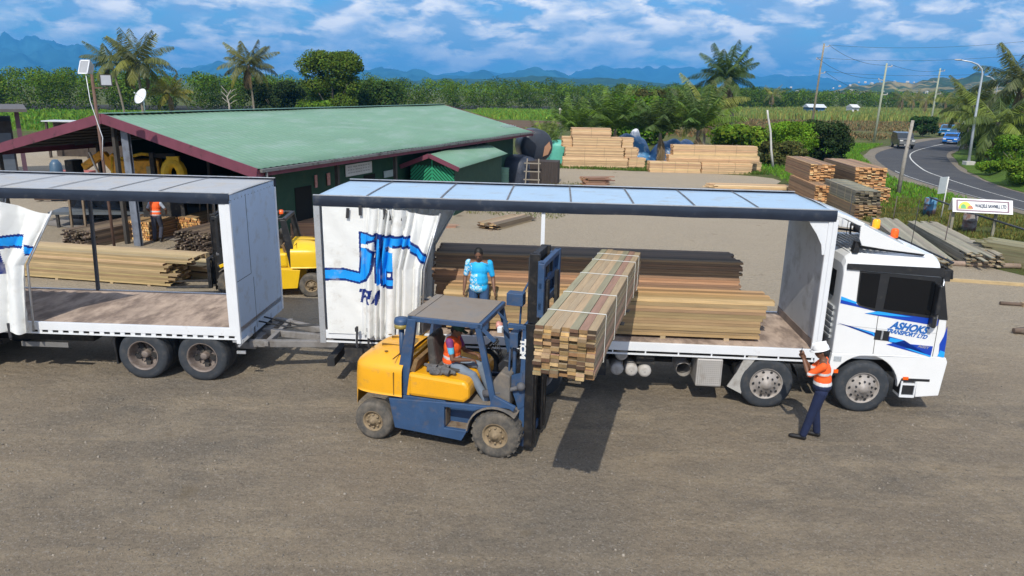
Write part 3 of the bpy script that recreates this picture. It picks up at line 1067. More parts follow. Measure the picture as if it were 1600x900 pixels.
def box_deck(root, L, Wd, zd, zr, seams, roof_m, slot=.6, sw=.014):
    """the parts truck body and trailer share: deck, rails, roof, valances, posts"""
    d = MB(); d.box(-L, 0, .06, Wd - .06, zd - .10, zd)
    d.build('deck', M_DECK, root)
    r = MB()
    r.box(-L, 0, -.0, .058, zd - .155, zd + .012); r.build('side_rail', M_WHITE, root, bevel=.006)
    r = MB(); r.box(-L, 0, Wd - .058, Wd, zd - .155, zd + .012)
    r.build('side_rail', M_WHITE, root, bevel=.006)
    r = MB()
    r.box(-L + .03, -.03, .0, .03, zd - .235, zd - .205)
    n = int(L / slot)
    for k in range(n + 1):
        x = -L + .06 + k * (L - .12) / n
        r.box(x - sw, x + sw, .006, .024, zd - .205, zd - .155)
    r.build('rope_rail', M_WHITE, root)
    cb = MB()
    for k in range(int(L / .45)):
        x = -L + .2 + k * .45
        cb.box(x - .035, x + .035, .08, Wd - .08, zd - .20, zd - .10)
    for y in (.72, Wd - .80):
        cb.box(-L, 0.0, y, y + .09, zd - .48, zd - .20)
    cb.build('chassis_frame', M_CHASSIS, root)
    # roof: gently crowned sheets with seams
    rf = MB()

    def rfn(u, v):
        b = .03 + (Wd - .06) * v
        return (-L + u * L, b, zr - .012 + .012 * math.sin(PI * v) + .004 * math.sin(u * 40) * math.sin(PI * v))
    rf.grid(rfn, 60, 8)
    ro_ = rf.build('roof', roof_m, root, solid=.012)
    for x in seams:
        sm = MB()
        for k in range(8):
            v0, v1 = k / 8, (k + 1) / 8
            sm.add([(x - .018, .03 + (Wd - .06) * v0, zr + -0.0 + .012 * math.sin(PI * v0)), (x + .018, .03 + (Wd - .06) * v0, zr + -0.0 + .012 * math.sin(PI * v0)),
                    (x + .018, .03 + (Wd - .06) * v1, zr + -0.0 + .012 * math.sin(PI * v1)), (x - .018, .03 + (Wd - .06) * v1, zr + -0.0 + .012 * math.sin(PI * v1))], [(0, 1, 2, 3)])
        sm.build('roof_seam', mat('seam_sealant', (.13, .13, .135), rough=.7, var=.5, scale=4), ro_)
    for nm, y, s in (('valance', 0, -1), ('valance', Wd, 1)):
        vb = MB()

        def vf(u, v, y=y, s=s):
            a = -L - .02 + u * (L + .04)
            z = zr + .02 - v * .20
            return (a, y + s * (.018 + .016 * math.sin(PI * v) + .004 * math.sin(a * 7) * v), z + .006 * math.sin(a * 3.1) * v)
        vb.grid(vf, 90, 5)
        vb.box(-L, 0, min(y, y - s * .06), max(y, y - s * .06), zr - .13, zr - .005)
        vb.build(nm, M_VAL, root)
        tr = MB(); tr.box(-L - .02, .02, min(y + s * .02, y - s * .02), max(y + s * .02, y - s * .02), zr + .018, zr + .032)
        tr.build('roof_trim', M_ALU, root)


# ------------------------------------------------------------------ the curtain-side truck
TR = thing('curtain_side_truck', 'white curtain side lorry with open bunched side curtain and blue striped cab, being loaded', 'truck', (5.765, 12.84, 0), -.0592)
L, Wd, ZD, ZR = 9.5, 2.45, 1.235, 3.875
seams = []
for px, py in ((600, 291), (700, 299), (795, 307), (892, 313), (990, 318), (1088, 323), (1190, 327)):
    p = at(px, py, 3.875)
    seams.append((TR.matrix_basis.inverted() @ p if False else (Matrix.Translation((5.765, 12.84, 0)) @ Matrix.Rotation(-.0592, 4, 'Z')).inverted() @ p).x)
box_deck(TR, L, Wd, ZD, ZR, seams, M_ROOFSHEET)
b = MB()
b.box(-.05, 0, .07, Wd - .07, ZD, ZR - .02)
b.build('front_wall', mat('wall_liner', (.46, .48, .50), rough=.55, var=.08, scale=1.2, dirt=(.27, .25, .23), dirt_lo=.5, dirt_hi=.72, dscale=2.2), TR)
b = MB()
b.box(-.02, .07, -.012, .075, .98, ZR - .16)
b.box(-.10, -.018, .0, .06, 1.25, ZR - .16)
b.build('front_post', M_WHITE, TR, bevel=.01)
b = MB(); b.box(-.02, .07, Wd - .075, Wd + .012, .98, ZR - .16); b.build('front_post', M_WHITE, TR, bevel=.01)
b = MB()
b.prism([(-.05, ZR - .18), (-.45, ZR - .18), (-.40, ZR - .26), (-.28, ZR - .42), (-.17, ZR - .62), (-.14, ZR - .80), (-.05, ZR - .80)], .02, .045)
b.build('corner_gusset', M_WHITE, TR)
b = MB()
b.box(-.062, -.050, .07, Wd - .07, ZD, ZD + .16)
b.build('kick_plate', mat('worn_kick_plate', (.24, .19, .16), rough=.8, var=.3), TR)
b = MB(); b.box(-L, -L + .05, .07, Wd - .07, ZD, ZR - .02); b.build('rear_door', M_PANEL, TR)
b = MB()
for y in (-.012, Wd - .06):
    b = MB(); b.box(-L - .03, -L + .09, y, y + .075, .98, ZR - .17); b.build('rear_post', M_ALU, TR, bevel=.01)
b = MB()
b.box(-5.26, -5.19, .01, .05, ZD, ZR - .1)
b.build('centre_pillar', M_WHITE, TR)


def chart_front(a, z):
    px = 500 + (a + 9.46) * 80.5
    return px, 425 - (z - 2.42 - .0004 * (px - 500)) * 79.2


cu, cfn_ = make_curtain(TR, -9.36, -7.52, -7.17, 1.20, 3.69, 3.57, -7.82, art_front, chart_front, 1.3)
for a, z, rz in ((-8.86, 3.58, .1), (-8.62, 3.64, 0), (-8.16, 3.60, .25), (-8.06, 3.58, -.2), (-7.86, 3.58, -.15)):
    b = MB(); b.box(-.028, .028, -.07, -.05, -.09, .10, M=Matrix.Translation((a, -.01 - .09 * (a > -8.5), z)) @ Matrix.Rotation(rz, 4, 'Y')); b.build('roller_strap', M_STRAP, cu)
for a in (-8.75, -8.52, -7.98, -7.66):
    b = MB()
    b.box(-.02, .02, -.02, 0, -.22, .18, M=Matrix.Translation((a, -.14, 1.22)) @ Matrix.Rotation(.06, 4, 'Y'))
    b.box(-.03, .03, -.035, 0, .0, .08, M=Matrix.Translation((a, -.14, 1.30)))
    b.tube([(a - .02, -.15, 1.0), (a, -.15, .96), (a + .02, -.15, 1.0)], .008, 6)
    b.build('buckle_strap', M_STRAP, cu)
# the far curtain, bunched at the same end
cf, _f = make_curtain(TR, -9.36, -7.75, -7.15, 1.20, 3.66, 3.40, -7.8, None, None, 2.6, b0=Wd, sgn=1, nu=90, nv=40, name='side_curtain')
# underbody
for (a, z) in ((-3.62, .93), (-3.69, .62), (-3.41, .61), (-3.15, .60)):
    b = MB()
    b.lathe([(.001, .16), (.07, .15), (.115, .165), (.128, .20), (.128, .70), (.10, .73), (.001, .74)], (a, 0, z), 'y', 24)
    b.lathe([(.001, .145), (.014, .145), (.014, .16)], (a, 0, z), 'y', 8)
    b.build('air_tank', M_SKID, TR)
b = MB(); b.box(-3.32, -2.98, .20, .5, .74, 1.0); b.box(-3.3, -3.0, .19, .2, .80, .94)
b.build('valve_box', M_CHASSIS, TR, bevel=.01)
b = MB(); b.box(-2.19, -1.70, .02, .60, .40, .97)
bb = b.build('battery_box', mat('chequer_plate', (.50, .48, .46), rough=.5, metal=.3, var=.1, dirt=(.3, .26, .22), dirt_lo=.5, dirt_hi=.75, dscale=6), TR, bevel=.025)
b = MB()
for i in range(12):
    for k in range(13):
        b.box(-2.16 + i * .038, -2.147 + i * .038, .012, .019, .425 + k * .041, .437 + k * .041)
b.build('perforation', mat('perforation_dark', (.10, .095, .09), rough=.8), bb)
b = MB(); b.lathe([(.14, .30), (.145, .31), (.145, 1.1), (.14, 1.12), (.001, 1.12)], (-2.38, 0, .62), 'y', 20); b.build('fuel_tank', M_SKID, TR)


def mudguard(parent, x, r, a0, a1, y0, y1, m, name='mudguard'):
    b = MB()
    n = 14
    b.grid(lambda u, v: (x + math.cos(a0 + (a1 - a0) * u) * r, y0 + (y1 - y0) * v, .51 + math.sin(a0 + (a1 - a0) * u) * r), n, 1)
    return b.build(name, m, parent, solid=.012)


mudguard(TR, -.85, .62, R_(12), R_(170), .05, .42, M_BLACKP)
b = MB()
b.prism([(-1.58, .42), (-1.30, .28), (-1.29, .44), (-1.22, .98), (-1.30, 1.02), (-1.42, .72)], .03, .06)
b.prism([(-1.25, .78), (-1.06, 1.06), (-1.24, 1.06), (-1.38, .72)], .021, .029)
b.build('mud_flap', mat('pale_flap', (.40, .39, .37), rough=.6, dirt=(.2, .18, .15), dirt_lo=.5, dirt_hi=.7, dscale=5), TR)
for x in (-.85, .955):
    wheel(TR, x, .03, .51, .30, -1, 'alloy')
    wheel(TR, x, Wd - .03, .51, .30, 1, 'alloy')
for x in (-5.25, -6.55):
    for yy in (.03, .36): wheel(TR, x, yy, .51, .28, -1, 'dual', rim_m=M_RIM)
    for yy in (Wd - .03, Wd - .36): wheel(TR, x, yy, .51, .28, 1, 'dual', rim_m=M_RIM)
b = MB()
for x in (-.85, .955, -5.25, -6.55):
    b.tube([(x, .3, .51), (x, Wd - .3, .51)], .07, 10)
    b.box(x - .5, x + .5, .72, .80, .66, .74); b.box(x - .5, x + .5, Wd - .80, Wd - .72, .66, .74)
b.box(-.3, 1.9, .72, .82, .68, .96); b.box(-.3, 1.9, Wd - .82, Wd - .72, .68, .96)
b.box(.3, 1.9, .85, 1.6, .55, 1.15)
b.box(-4.4, -3.9, .25, .7, .45, 1.0); b.box(-9.1, -8.0, .15, .5, .55, .95); b.box(-9.45, -9.3, .1, Wd - .1, .45, .62)
b.tube([(-3.0, .9, .6), (-1.0, .9, .6)], .06, 8); b.box(-4.0, -2.4, 1.0, 1.5, .5, .95)
b.build('running_gear', M_CHASSIS, TR)

# cab: side profile extruded between y0 and y1, shell with rounded edges
yA, yB = .03, Wd - .03
CBs = MB()
prof = [(.30, 1.18), (.30, 2.90), (.34, 3.02), (.42, 3.09), (1.90, 3.11), (1.99, 3.04), (2.06, 2.86), (2.27, 1.96), (2.33, 1.25), (2.36, 1.18)]


def shell(prof, ys, scale):
    """loft the profile across the cab; outer sections shrink a little so roof and pillars round over"""
    cx = sum(p[0] for p in prof) / len(prof); cz = 2.0
    vs, fs = [], []
    for y, s in zip(ys, scale):
        for x, z in prof:
            vs.append((cx + (x - cx) * s[0], y, cz + (z - cz) * (s[1] if z > cz else 1)))
    n = len(prof); m_ = len(ys)
    for i in range(m_ - 1):
        for k in range(n):
            k2 = (k + 1) % n
            fs.append((i * n + k, i * n + k2, (i + 1) * n + k2, (i + 1) * n + k))
    fs.append(tuple(range(n))[::-1]); fs.append(tuple((m_ - 1) * n + k for k in range(n)))
    return vs, fs


vs, fs = shell(prof, [yA, yA + .05, yA + .18, 1.2, yB - .18, yB - .05, yB], [(1, .80), (1, .93), (1, 1), (1, 1.01), (1, 1), (1, .93), (1, .80)])
CBs.add(vs, fs)
cab = CBs.build('cab', M_CAB, TR, bevel=.02)
# lower cab: steps, arch, bumper
b = MB()
arch = [(.955 + math.cos(a) * .64, .51 + math.sin(a) * .66) for a in np.linspace(R_(4), R_(176), 18)]
low = [(.30, 1.185), (2.38, 1.185), (2.42, 1.10), (2.41, .95), (2.37, .42), (1.95, .37), (1.93, .70), (1.64, .72)] + arch + [(.305, .75), (.28, 1.0)]
b.prism(low[:8] + [(x, z) for x, z in arch] + low[-2:], yA - .012, yA + .10)
b.build('wheel_arch_panel', M_CAB, TR, bevel=.012)
b = MB(); b.prism(low[:8] + [(x, z) for x, z in arch] + low[-2:], yB - .10, yB + .012)
b.build('wheel_arch_panel', M_CAB, TR, bevel=.012)
b = MB(); b.box(1.93, 2.40, yA + .10, yB - .10, .37, 1.18); b.box(.32, 1.9, yA + .12, yB - .12, 1.04, 1.178)
b.build('bumper', M_CAB, TR, bevel=.03)
b = MB()
b.box(1.66, 1.93, yA, yA + .28, .35, .40); b.box(1.66, 1.93, yA, yA + .28, .60, .635); b.box(1.655, 1.685, yA - .004, yA + .02, .36, .70); b.box(1.91, 1.935, yA - .006, yA + .02, .36, .70)
b.build('cab_steps', M_WHITE, TR)
b = MB(); b.box(1.66, 1.93, yA + .02, yA + .3, .40, .595); b.box(1.64, 2.16, yA - .016, yA - .0125, .695, .745); b.build('step_recess', M_BLACKP, TR)
for q in ((1.66, 1.76, .72, .775), (.37, .45, .80, .87)):
    b = MB(); b.box(q[0], q[1], yA - .03, yA - .013, q[2], q[3]); b.build('marker_light', M_ORANGE, TR)
b = MB(); b.box(.34, .48, yA - .018, yA - .0125, 1.03, 1.13); b.build('vent_grille', mat('vent_grey', (.4, .43, .46), rough=.5, var=.3, scale=40), TR)
# glass and black surrounds on the near side (proud of the shell)
for sy, yy in ((-1, yA), (1, yB)):
    def pr(poly, d0, d1, nm, m, par=cab, bev=0):
        b = MB(); b.prism(poly, yy + sy * d0, yy + sy * d1); return b.build(nm, m, par, bevel=bev)
    pr([(.34, 2.82), (2.03, 2.74), (2.10, 2.66), (2.075, 2.84), (2.05, 2.90), (.34, 2.93)], 0.0, .028, 'drip_rail', M_BLACKP)
    pr([(.60, 2.20), (.66, 2.13), (.96, 2.05), (2.14, 1.93), (2.285, 1.92), (2.25, 2.05), (2.085, 2.72), (.58, 2.80)], 0.0, .010, 'door_surround', M_BLACKP)
    pr([(.62, 2.22), (.68, 2.15), (.95, 2.10), (.95, 2.755), (.61, 2.765)], .010, .014, 'side_window', M_GLASS)
    pr([(1.10, 2.09), (1.96, 2.00), (1.97, 2.58), (1.93, 2.65), (1.12, 2.71)], .010, .014, 'door_window', M_GLASS)
    pr([(1.045, 1.20), (1.055, 1.20), (1.035, 2.06), (1.025, 2.06)], 0.0, .0035, 'door_seam', M_BLACKP)
    pr([(2.13, 1.20), (2.14, 1.20), (2.135, 1.93), (2.125, 1.93)], 0.0, .0035, 'door_seam', M_BLACKP)
    pr([(.32, 1.755), (1.04, 1.70), (2.12, 1.655), (2.12, 1.66), (1.04, 1.706), (.32, 1.762)], 0.0, .0035, 'panel_crease', mat('crease_grey', (.4, .41, .42)))
    pr([(1.02, 1.49), (1.28, 1.47), (1.29, 1.66), (1.03, 1.68)], 0.0, .006, 'handle_recess', M_BLACKP)
    pr([(1.135, 1.50), (1.165, 1.498), (1.17, 1.665), (1.14, 1.667)], .006, .02, 'door_handle', M_ALU)
    # stripes
    pr([(.315, 2.17), (.62, 2.115), (1.01, 2.03), (.78, 1.99), (2.12, 1.80), (2.125, 1.96), (1.55, 2.0), (1.0, 2.045), (.66, 2.14), (.315, 2.30)], 0.0, .0045, 'stripe', M_BLUE_D)
    pr([(.315, 2.305), (.62, 2.20), (.60, 2.17), (.315, 2.24)], .0045, .007, 'stripe', M_BLUE_L)
    pr([(.80, 1.995), (1.02, 2.045), (1.65, 1.955), (1.25, 1.965)], .0045, .007, 'stripe', M_BLUE_L)
    pr([(.32, 1.79), (.95, 1.62), (1.30, 1.545), (1.58, 1.495), (1.26, 1.40), (2.10, 1.19), (2.11, 1.40), (1.33, 1.45), (1.42, 1.49), (1.02, 1.55), (.80, 1.66)], 0.0, .0045, 'stripe', M_BLUE_D)
    pr([(.60, 1.715), (.98, 1.60), (1.02, 1.55), (1.01, 1.625)], .0045, .007, 'stripe', M_BLUE_L)
    pr([(1.31, 1.54), (1.57, 1.495), (1.42, 1.45), (1.30, 1.46)], .0045, .007, 'stripe', M_BLUE_L)
    pr([(1.60, 1.345), (2.10, 1.185), (2.10, 1.215), (1.70, 1.335)], .0045, .007, 'stripe', M_BLUE_L)
    pr([(2.24, 1.22), (2.34, 1.20), (2.33, 1.55), (2.30, 1.80), (2.27, 1.60), (2.22, 1.45)], 0.0, .006, 'stripe', M_BLUE_D)
    pr([(2.22, 1.21), (2.345, 1.19), (2.34, 1.30), (2.25, 1.33)], .006, .008, 'stripe', M_BLUE_L)
    Mt = Matrix.Translation((1.60, yy + sy * .004, 1.745)) @ Matrix.Rotation(R_(8.0), 4, 'Y') @ Matrix.Rotation(PI / 2, 4, 'X')
    if sy > 0:
        Mt = Matrix.Translation((1.60, yy + sy * .004, 1.745)) @ Matrix.Rotation(R_(8.0), 4, 'Y') @ Matrix.Rotation(PI, 4, 'Z') @ Matrix.Rotation(PI / 2, 4, 'X')
    text_obj('ASHOKS', .19, M_TEXTB, cab, Matrix.Translation((.02, 0, -.002)) @ Mt, shear=.35, bold=.009, width=.72, extrude=.0012, )
    dz = Matrix.Translation((-.01, 0, -.12))
    text_obj('TRANSPORT LTD', .105, M_TEXTB, cab, dz @ Mt, shear=.35, bold=.005, width=.76, extrude=.0012)
    dz = Matrix.Translation((.34, 0, -.365)) 
    text_obj('A00Y', .075, mat('grey_badge', (.30, .29, .30), rough=.4), cab, dz @ Mt, shear=.1, bold=.002, width=.22, extrude=.0015)
# rear of the cab
b = MB(); b.box(.285, .30, .35, 1.05, 2.22, 2.72); b.build('rear_window', M_GLASS, cab, bevel=.004)
b = MB()
for k in range(6): b.box(.270, .30, .22, .95, 1.42 + k * .115, 1.48 + k * .115)
b.build('rear_louvre', mat('louvre_grey', (.45, .47, .49), rough=.5), cab, bevel=.008)
b = MB()
b.box(.20, .28, .5, 1.9, 1.0, 1.45); b.tube([(.12, .4, .9), (.14, .42, 1.7), (.2, .5, 2.1)], .05, 8); b.tube([(.05, .6, 1.1), (.22, .7, 1.35), (.25, .9, 1.2), (.1, 1.1, 1.3)], .025, 8); b.box(.1, .27, .9, 1.5, .9, 1.3)
b.build('air_lines', M_CHASSIS, TR)
# roof ribs
b = MB()
for k in range(8): b.tube([(.44 + k * .1, .12, 3.02), (.44 + k * .1, .22, 3.095), (.44 + k * .1, .5, 3.108), (.44 + k * .1, Wd - .5, 3.108), (.44 + k * .1, Wd - .2, 3.09)], .016, 6)
b.build('roof_ribs', M_CAB, cab)
b = MB(); b.box(1.2, 1.75, .9, 1.5, 3.11, 3.16); b.build('roof_hatch', M_CAB, cab, bevel=.02)
# windscreen, visor, grille, mirrors
b = MB()
b.add([(2.045, .12, 2.80), (2.045, Wd - .12, 2.80), (2.262, Wd - .06, 1.98), (2.262, .06, 1.98)], [(0, 1, 2, 3)]); b.build('windscreen', M_GLASS, cab, solid=.02)
b = MB(); b.add([(2.02, .02, 2.97), (2.02, Wd - .02, 2.97), (2.22, Wd - .02, 2.86), (2.22, .02, 2.86), (2.24, .02, 2.70), (2.24, Wd - .02, 2.70)], [(0, 1, 2, 3), (3, 2, 5, 4)])
b.build('sun_visor', M_BLACKP, cab, solid=.03)
b = MB(); b.box(2.34, 2.415, .4, Wd - .4, .95, 1.6); b.box(2.38, 2.41, .15, .45, .62, .86); b.box(2.38, 2.41, Wd - .45, Wd - .15, .62, .86); b.build('grille', M_BLACKP, cab)
for sy, yy in ((-1, yA), (1, yB)):
    b = MB()
    b.box(1.95, 2.03, yy + sy * .10 - .09, yy + sy * .10 + .09, 2.05, 2.62); b.box(1.93, 2.01, yy + sy * .10 - .08, yy + sy * .10 + .08, 1.80, 2.02)
    mo = b.build('wing_mirror', M_BLACKP, cab, bevel=.03)
    b = MB(); b.tube([(2.07, yy + sy * .02, 2.70), (2.03, yy + sy * .12, 2.68), (2.02, yy + sy * .13, 1.82), (2.08, yy + sy * .02, 1.80)], .014, 6); b.build('mirror_arm', M_ALU, mo)
    b = MB(); b.box(2.06, 2.18, yy + sy * .01 - .03, yy + sy * .01 + .03, 2.66, 2.88); b.build('roof_marker', M_BLACKP, cab, bevel=.01)
# roof wind deflector
dfl = MB()
sec = [(1.72, 3.14), (1.40, 3.30), (1.0, 3.48), (.55, 3.70), (.20, 3.83), (-.02, 3.885)]


def dfn(u, v):
    t = u * (len(sec) - 1); k = min(int(t), len(sec) - 2); q = t - k
    x = sec[k][0] + (sec[k + 1][0] - sec[k][0]) * q; z = sec[k][1] + (sec[k + 1][1] - sec[k][1]) * q
    w = .55 + .62 * min(1, u * 1.6)
    yy = 1.225 + (v - .5) * 2 * w
    e = abs(v - .5) * 2
    return (x, yy, z - .10 * e ** 4 * (1 - .3 * u) + .02 * (1 - e))


dfl.grid(dfn, 24, 16)
# side cheeks with the cut-out the photo shows (solid forward half, thin spar over a gap aft)
for yy in (.075, 2.375):
    dfl.prism([(1.74, 3.13), (1.38, 3.255), (1.0, 3.42), (.55, 3.635), (.49, 3.60), (.50, 3.38), (.56, 3.26), (1.0, 3.20)], yy - .02, yy + .02)
    dfl.prism([(.55, 3.60), (.55, 3.67), (.20, 3.80), (-.02, 3.86), (-.03, 3.80), (.20, 3.74), (.42, 3.64)], yy - .018, yy + .018)
dfl.build('wind_deflector', M_CAB, TR, bevel=.008, solid=0)
for yy in (.20, 2.25):
    b = MB()
    b.bar((.50, yy, 3.10), (.53, yy, 3.30), .12, .10); b.bar((.05, yy + .2, 3.12), (.12, yy + .2, 3.55), .10, .10)
    b.prism([(1.74, 3.12), (.56, 3.24), (.56, 3.19), (1.70, 3.09)], yy - .06, yy - .03)
    b.build('deflector_bracket', M_BLACKP, TR)
b = MB(); b.tube([(1.15, 2.15, 3.30), (2.28, 2.35, 2.99)], .03, 8); b.tube([(1.15, 2.15, 3.30), (1.1, 2.0, 3.12)], .02, 6); b.tube([(2.28, 2.35, 2.99), (2.26, .15, 2.98), (2.14, .1, 2.95)], .02, 6)
b.tube([(2.28, 2.35, 2.99), (2.15, 2.3, 2.9)], .02, 6); b.prism([(1.2, 3.14), (1.2, 3.30), (2.2, 3.02), (2.2, 2.96)], 2.12, 2.14)
b.build('light_bar', M_BLACKP, TR)
for x, y, z, m in ((1.38, 1.5, 3.34, M_AMBER), (1.82, 1.62, 3.14, M_ORANGE)):
    b = MB(); b.lathe([(.07, 0), (.075, .03), (.072, .15), (.05, .18), (.001, .185)], (x, y, z), 'z', 16); bo = b.build('beacon', m, TR)
    b = MB(); b.lathe([(.08, -.05), (.08, 0), (.001, 0)], (x, y, z), 'z', 16); b.tube([(x, y, z - .05), (x, y, 3.05)], .03, 8); b.build('beacon_base', M_BLACKP, bo)
for x, y in ((.98, 1.9), (2.02, 1.3)):
    b = MB(); b.tube([(x, y, 3.02), (x + .02, y, 3.95)], .007, 5); b.build('antenna', M_BLACKP, TR)
b = MB(); b.prism([(.12, .80), (.26, .80), (.26, 1.20), (.12, 1.2)], .08, .3); b.build('side_bracket', M_CHASSIS, TR)

# ------------------------------------------------------------------ the drawbar trailer
TL = thing('curtain_side_trailer', 'grey roofed curtain side trailer with empty plywood deck, coupled behind the white lorry', 'trailer', (-5.414, 13.608, 0), -.0378)
L2, Z2, ZR2 = 8.4, 1.155, 3.84
TLm = Matrix.Translation((-5.414, 13.608, 0)) @ Matrix.Rotation(-.0378, 4, 'Z')
seams = [(TLm.inverted() @ at(px, py, 3.84)).x for px, py in ((0, 291), (80, 293), (183, 293), (268, 293))] + [-5.9, -7.1]
box_deck(TL, L2, Wd, Z2, ZR2, seams, M_ROOFSHEET2, .215, .045)
b = MB(); b.box(-.05, 0, .06, Wd - .06, .82, ZR2 - .03); fw = b.build('front_wall', M_PANEL, TL)
b = MB()
b.box(.0, .004, .8, .812, 2.10, ZR2 - .1); b.box(.0, .004, .07, .80, 2.095, 2.105); b.box(.0, .004, .9, .908, .9, 2.0)
for k in range(14): b.box(.0, .006, .1 + .17 * k, .115 + .17 * k, ZR2 - .14, ZR2 - .125)
b.build('panel_seams', mat('seam_dark', (.08, .085, .09), rough=.7), fw)
b = MB()
b.box(-.07, .02, -.01, .065, .84, ZR2 - .17)
b.box(-.20, -.068, .0, .05, Z2, ZR2 - .18)
b.build('front_post', M_WHITE, TL, bevel=.012)
b = MB(); b.box(-.07, .02, Wd - .065, Wd + .01, .84, ZR2 - .17); b.build('front_post', M_WHITE, TL, bevel=.012)
b = MB(); b.box(-L2, -L2 + .05, .07, Wd - .07, Z2, ZR2 - .02); b.build('rear_door', M_PANEL, TL)
for y in (-.012, Wd - .07):
    b = MB(); b.box(-L2 - .03, -L2 + .09, y, y + .082, .9, ZR2 - .17); b.build('rear_post', M_ALU, TL)
b = MB(); b.bar((-4.33, Wd - .04, Z2), (-4.22, Wd - .04, ZR2 - .1), .07, .06); b.build('centre_pillar', mat('pillar_grey', (.08, .09, .11), rough=.5), TL)


def chart_rear(a, z):
    px = (a + 4.57) * 72
    return px, 365 - (z - 2.96) * 76


cu2, _ = make_curtain(TL, -L2 + .1, -4.16, -3.55, 1.0, 3.63, 3.36, -4.42, art_rear, chart_rear, .4, nu=200, nv=120)
b = MB(); b.box(-4.66, -4.56, -.16, -.11, 3.35, 3.64); b.box(-5.1, -5.03, -.16, -.11, 3.4, 3.64)
b.build('roller_strap', M_STRAP, cu2)
b = MB()
for a in (-4.58, -5.3, -6.1): b.box(a - .03, a + .03, -.19, -.16, .88, 1.18); b.tube([(a - .025, -.18, .86), (a, -.18, .83), (a + .025, -.18, .86)], .008, 6)
b.build('buckle_strap', M_STRAP, cu2)
cf2, _ = make_curtain(TL, -L2 + .1, -6.6, -6.3, 1.0, 3.63, 3.4, -6.8, None, None, 4.4, b0=Wd, sgn=1, nu=60, nv=30)
for x in (-2.04, -.82):
    for yy in (.03, .34): wheel(TL, x, yy, .51, .27, -1, 'dual')
    for yy in (Wd - .03, Wd - .34): wheel(TL, x, yy, .51, .27, 1, 'dual')
b = MB()
for x in (-2.04, -.82):
    b.tube([(x, .3, .51), (x, Wd - .3, .51)], .075, 10); b.box(x - .45, x + .45, .74, .82, .60, .70); b.box(x - .45, x + .45, Wd - .82, Wd - .74, .60, .70)
b.box(-2.7, -.1, .70, .80, .66, .90); b.box(-2.7, -.1, Wd - .80, Wd - .70, .66, .90); b.box(-1.5, -1.3, .5, 2.0, .5, .95)
b.box(-7.6, -5.2, .3, .36, .55, .62); b.box(-6.6, -3.6, .9, 1.5, .45, .85)
b.build('running_gear', M_CHASSIS, TL)
for x in (-7.3, -6.0):
    for yy in (.03, .34): wheel(TL, x, yy, .51, .27, -1, 'dual')
    for yy in (Wd - .03, Wd - .34): wheel(TL, x, yy, .51, .27, 1, 'dual')
b = MB(); b.box(-4.6, -3.62, .10, .13, .60, .70); b.build('side_guard', mat('guard_grey', (.16, .155, .15), rough=.6), TL)
b = MB(); b.prism([(-2.62, .30), (-2.58, .30), (-2.66, .80), (-2.60, .98), (-2.45, 1.04), (-2.45, 1.01), (-2.56, .95), (-2.60, .80)], .05, .42); b.build('mud_flap', M_BLACKP, TL)
b = MB(); b.box(-.16, .06, .02, .5, .86, .92); b.bar((-.05, .02, .78), (.14, .10, .98), .04, .04); b.box(-.1, .08, .03, .06, .62, .68)
b.build('front_bracket', M_ALU, TL)
# drawbar to the truck
b = MB()
for y0 in (.45, 1.22, 2.0):
    b.bar((.0, y0, .70), (1.75, 1.12 + (y0 - 1.22) * .32, .60), .12, .14)
b.box(-.45, .1, .5, 1.95, .55, .70)
b.bar((1.55, 1.2, .60), (2.0, 1.2, .62), .16, .12)
b.bar((.35, .42, .70), (.35, 2.0, .70), .10, .10)
b.build('drawbar', mat('grey_drawbar', (.22, .21, .205), rough=.7, var=.2, dirt=(.12, .10, .085), dirt_lo=.45, dirt_hi=.7, dscale=5), TL, bevel=.01)
b = MB(); b.tube([(.0, 1.0, 1.0), (.6, 1.1, .85), (1.2, 1.0, .95), (1.9, 1.2, 1.0)], .018, 6); b.tube([(.0, 1.3, 1.0), (.7, 1.4, .80), (1.3, 1.2, .9), (1.9, 1.3, 1.0)], .018, 6)
b.build('air_hoses', M_BLACKP, TL)


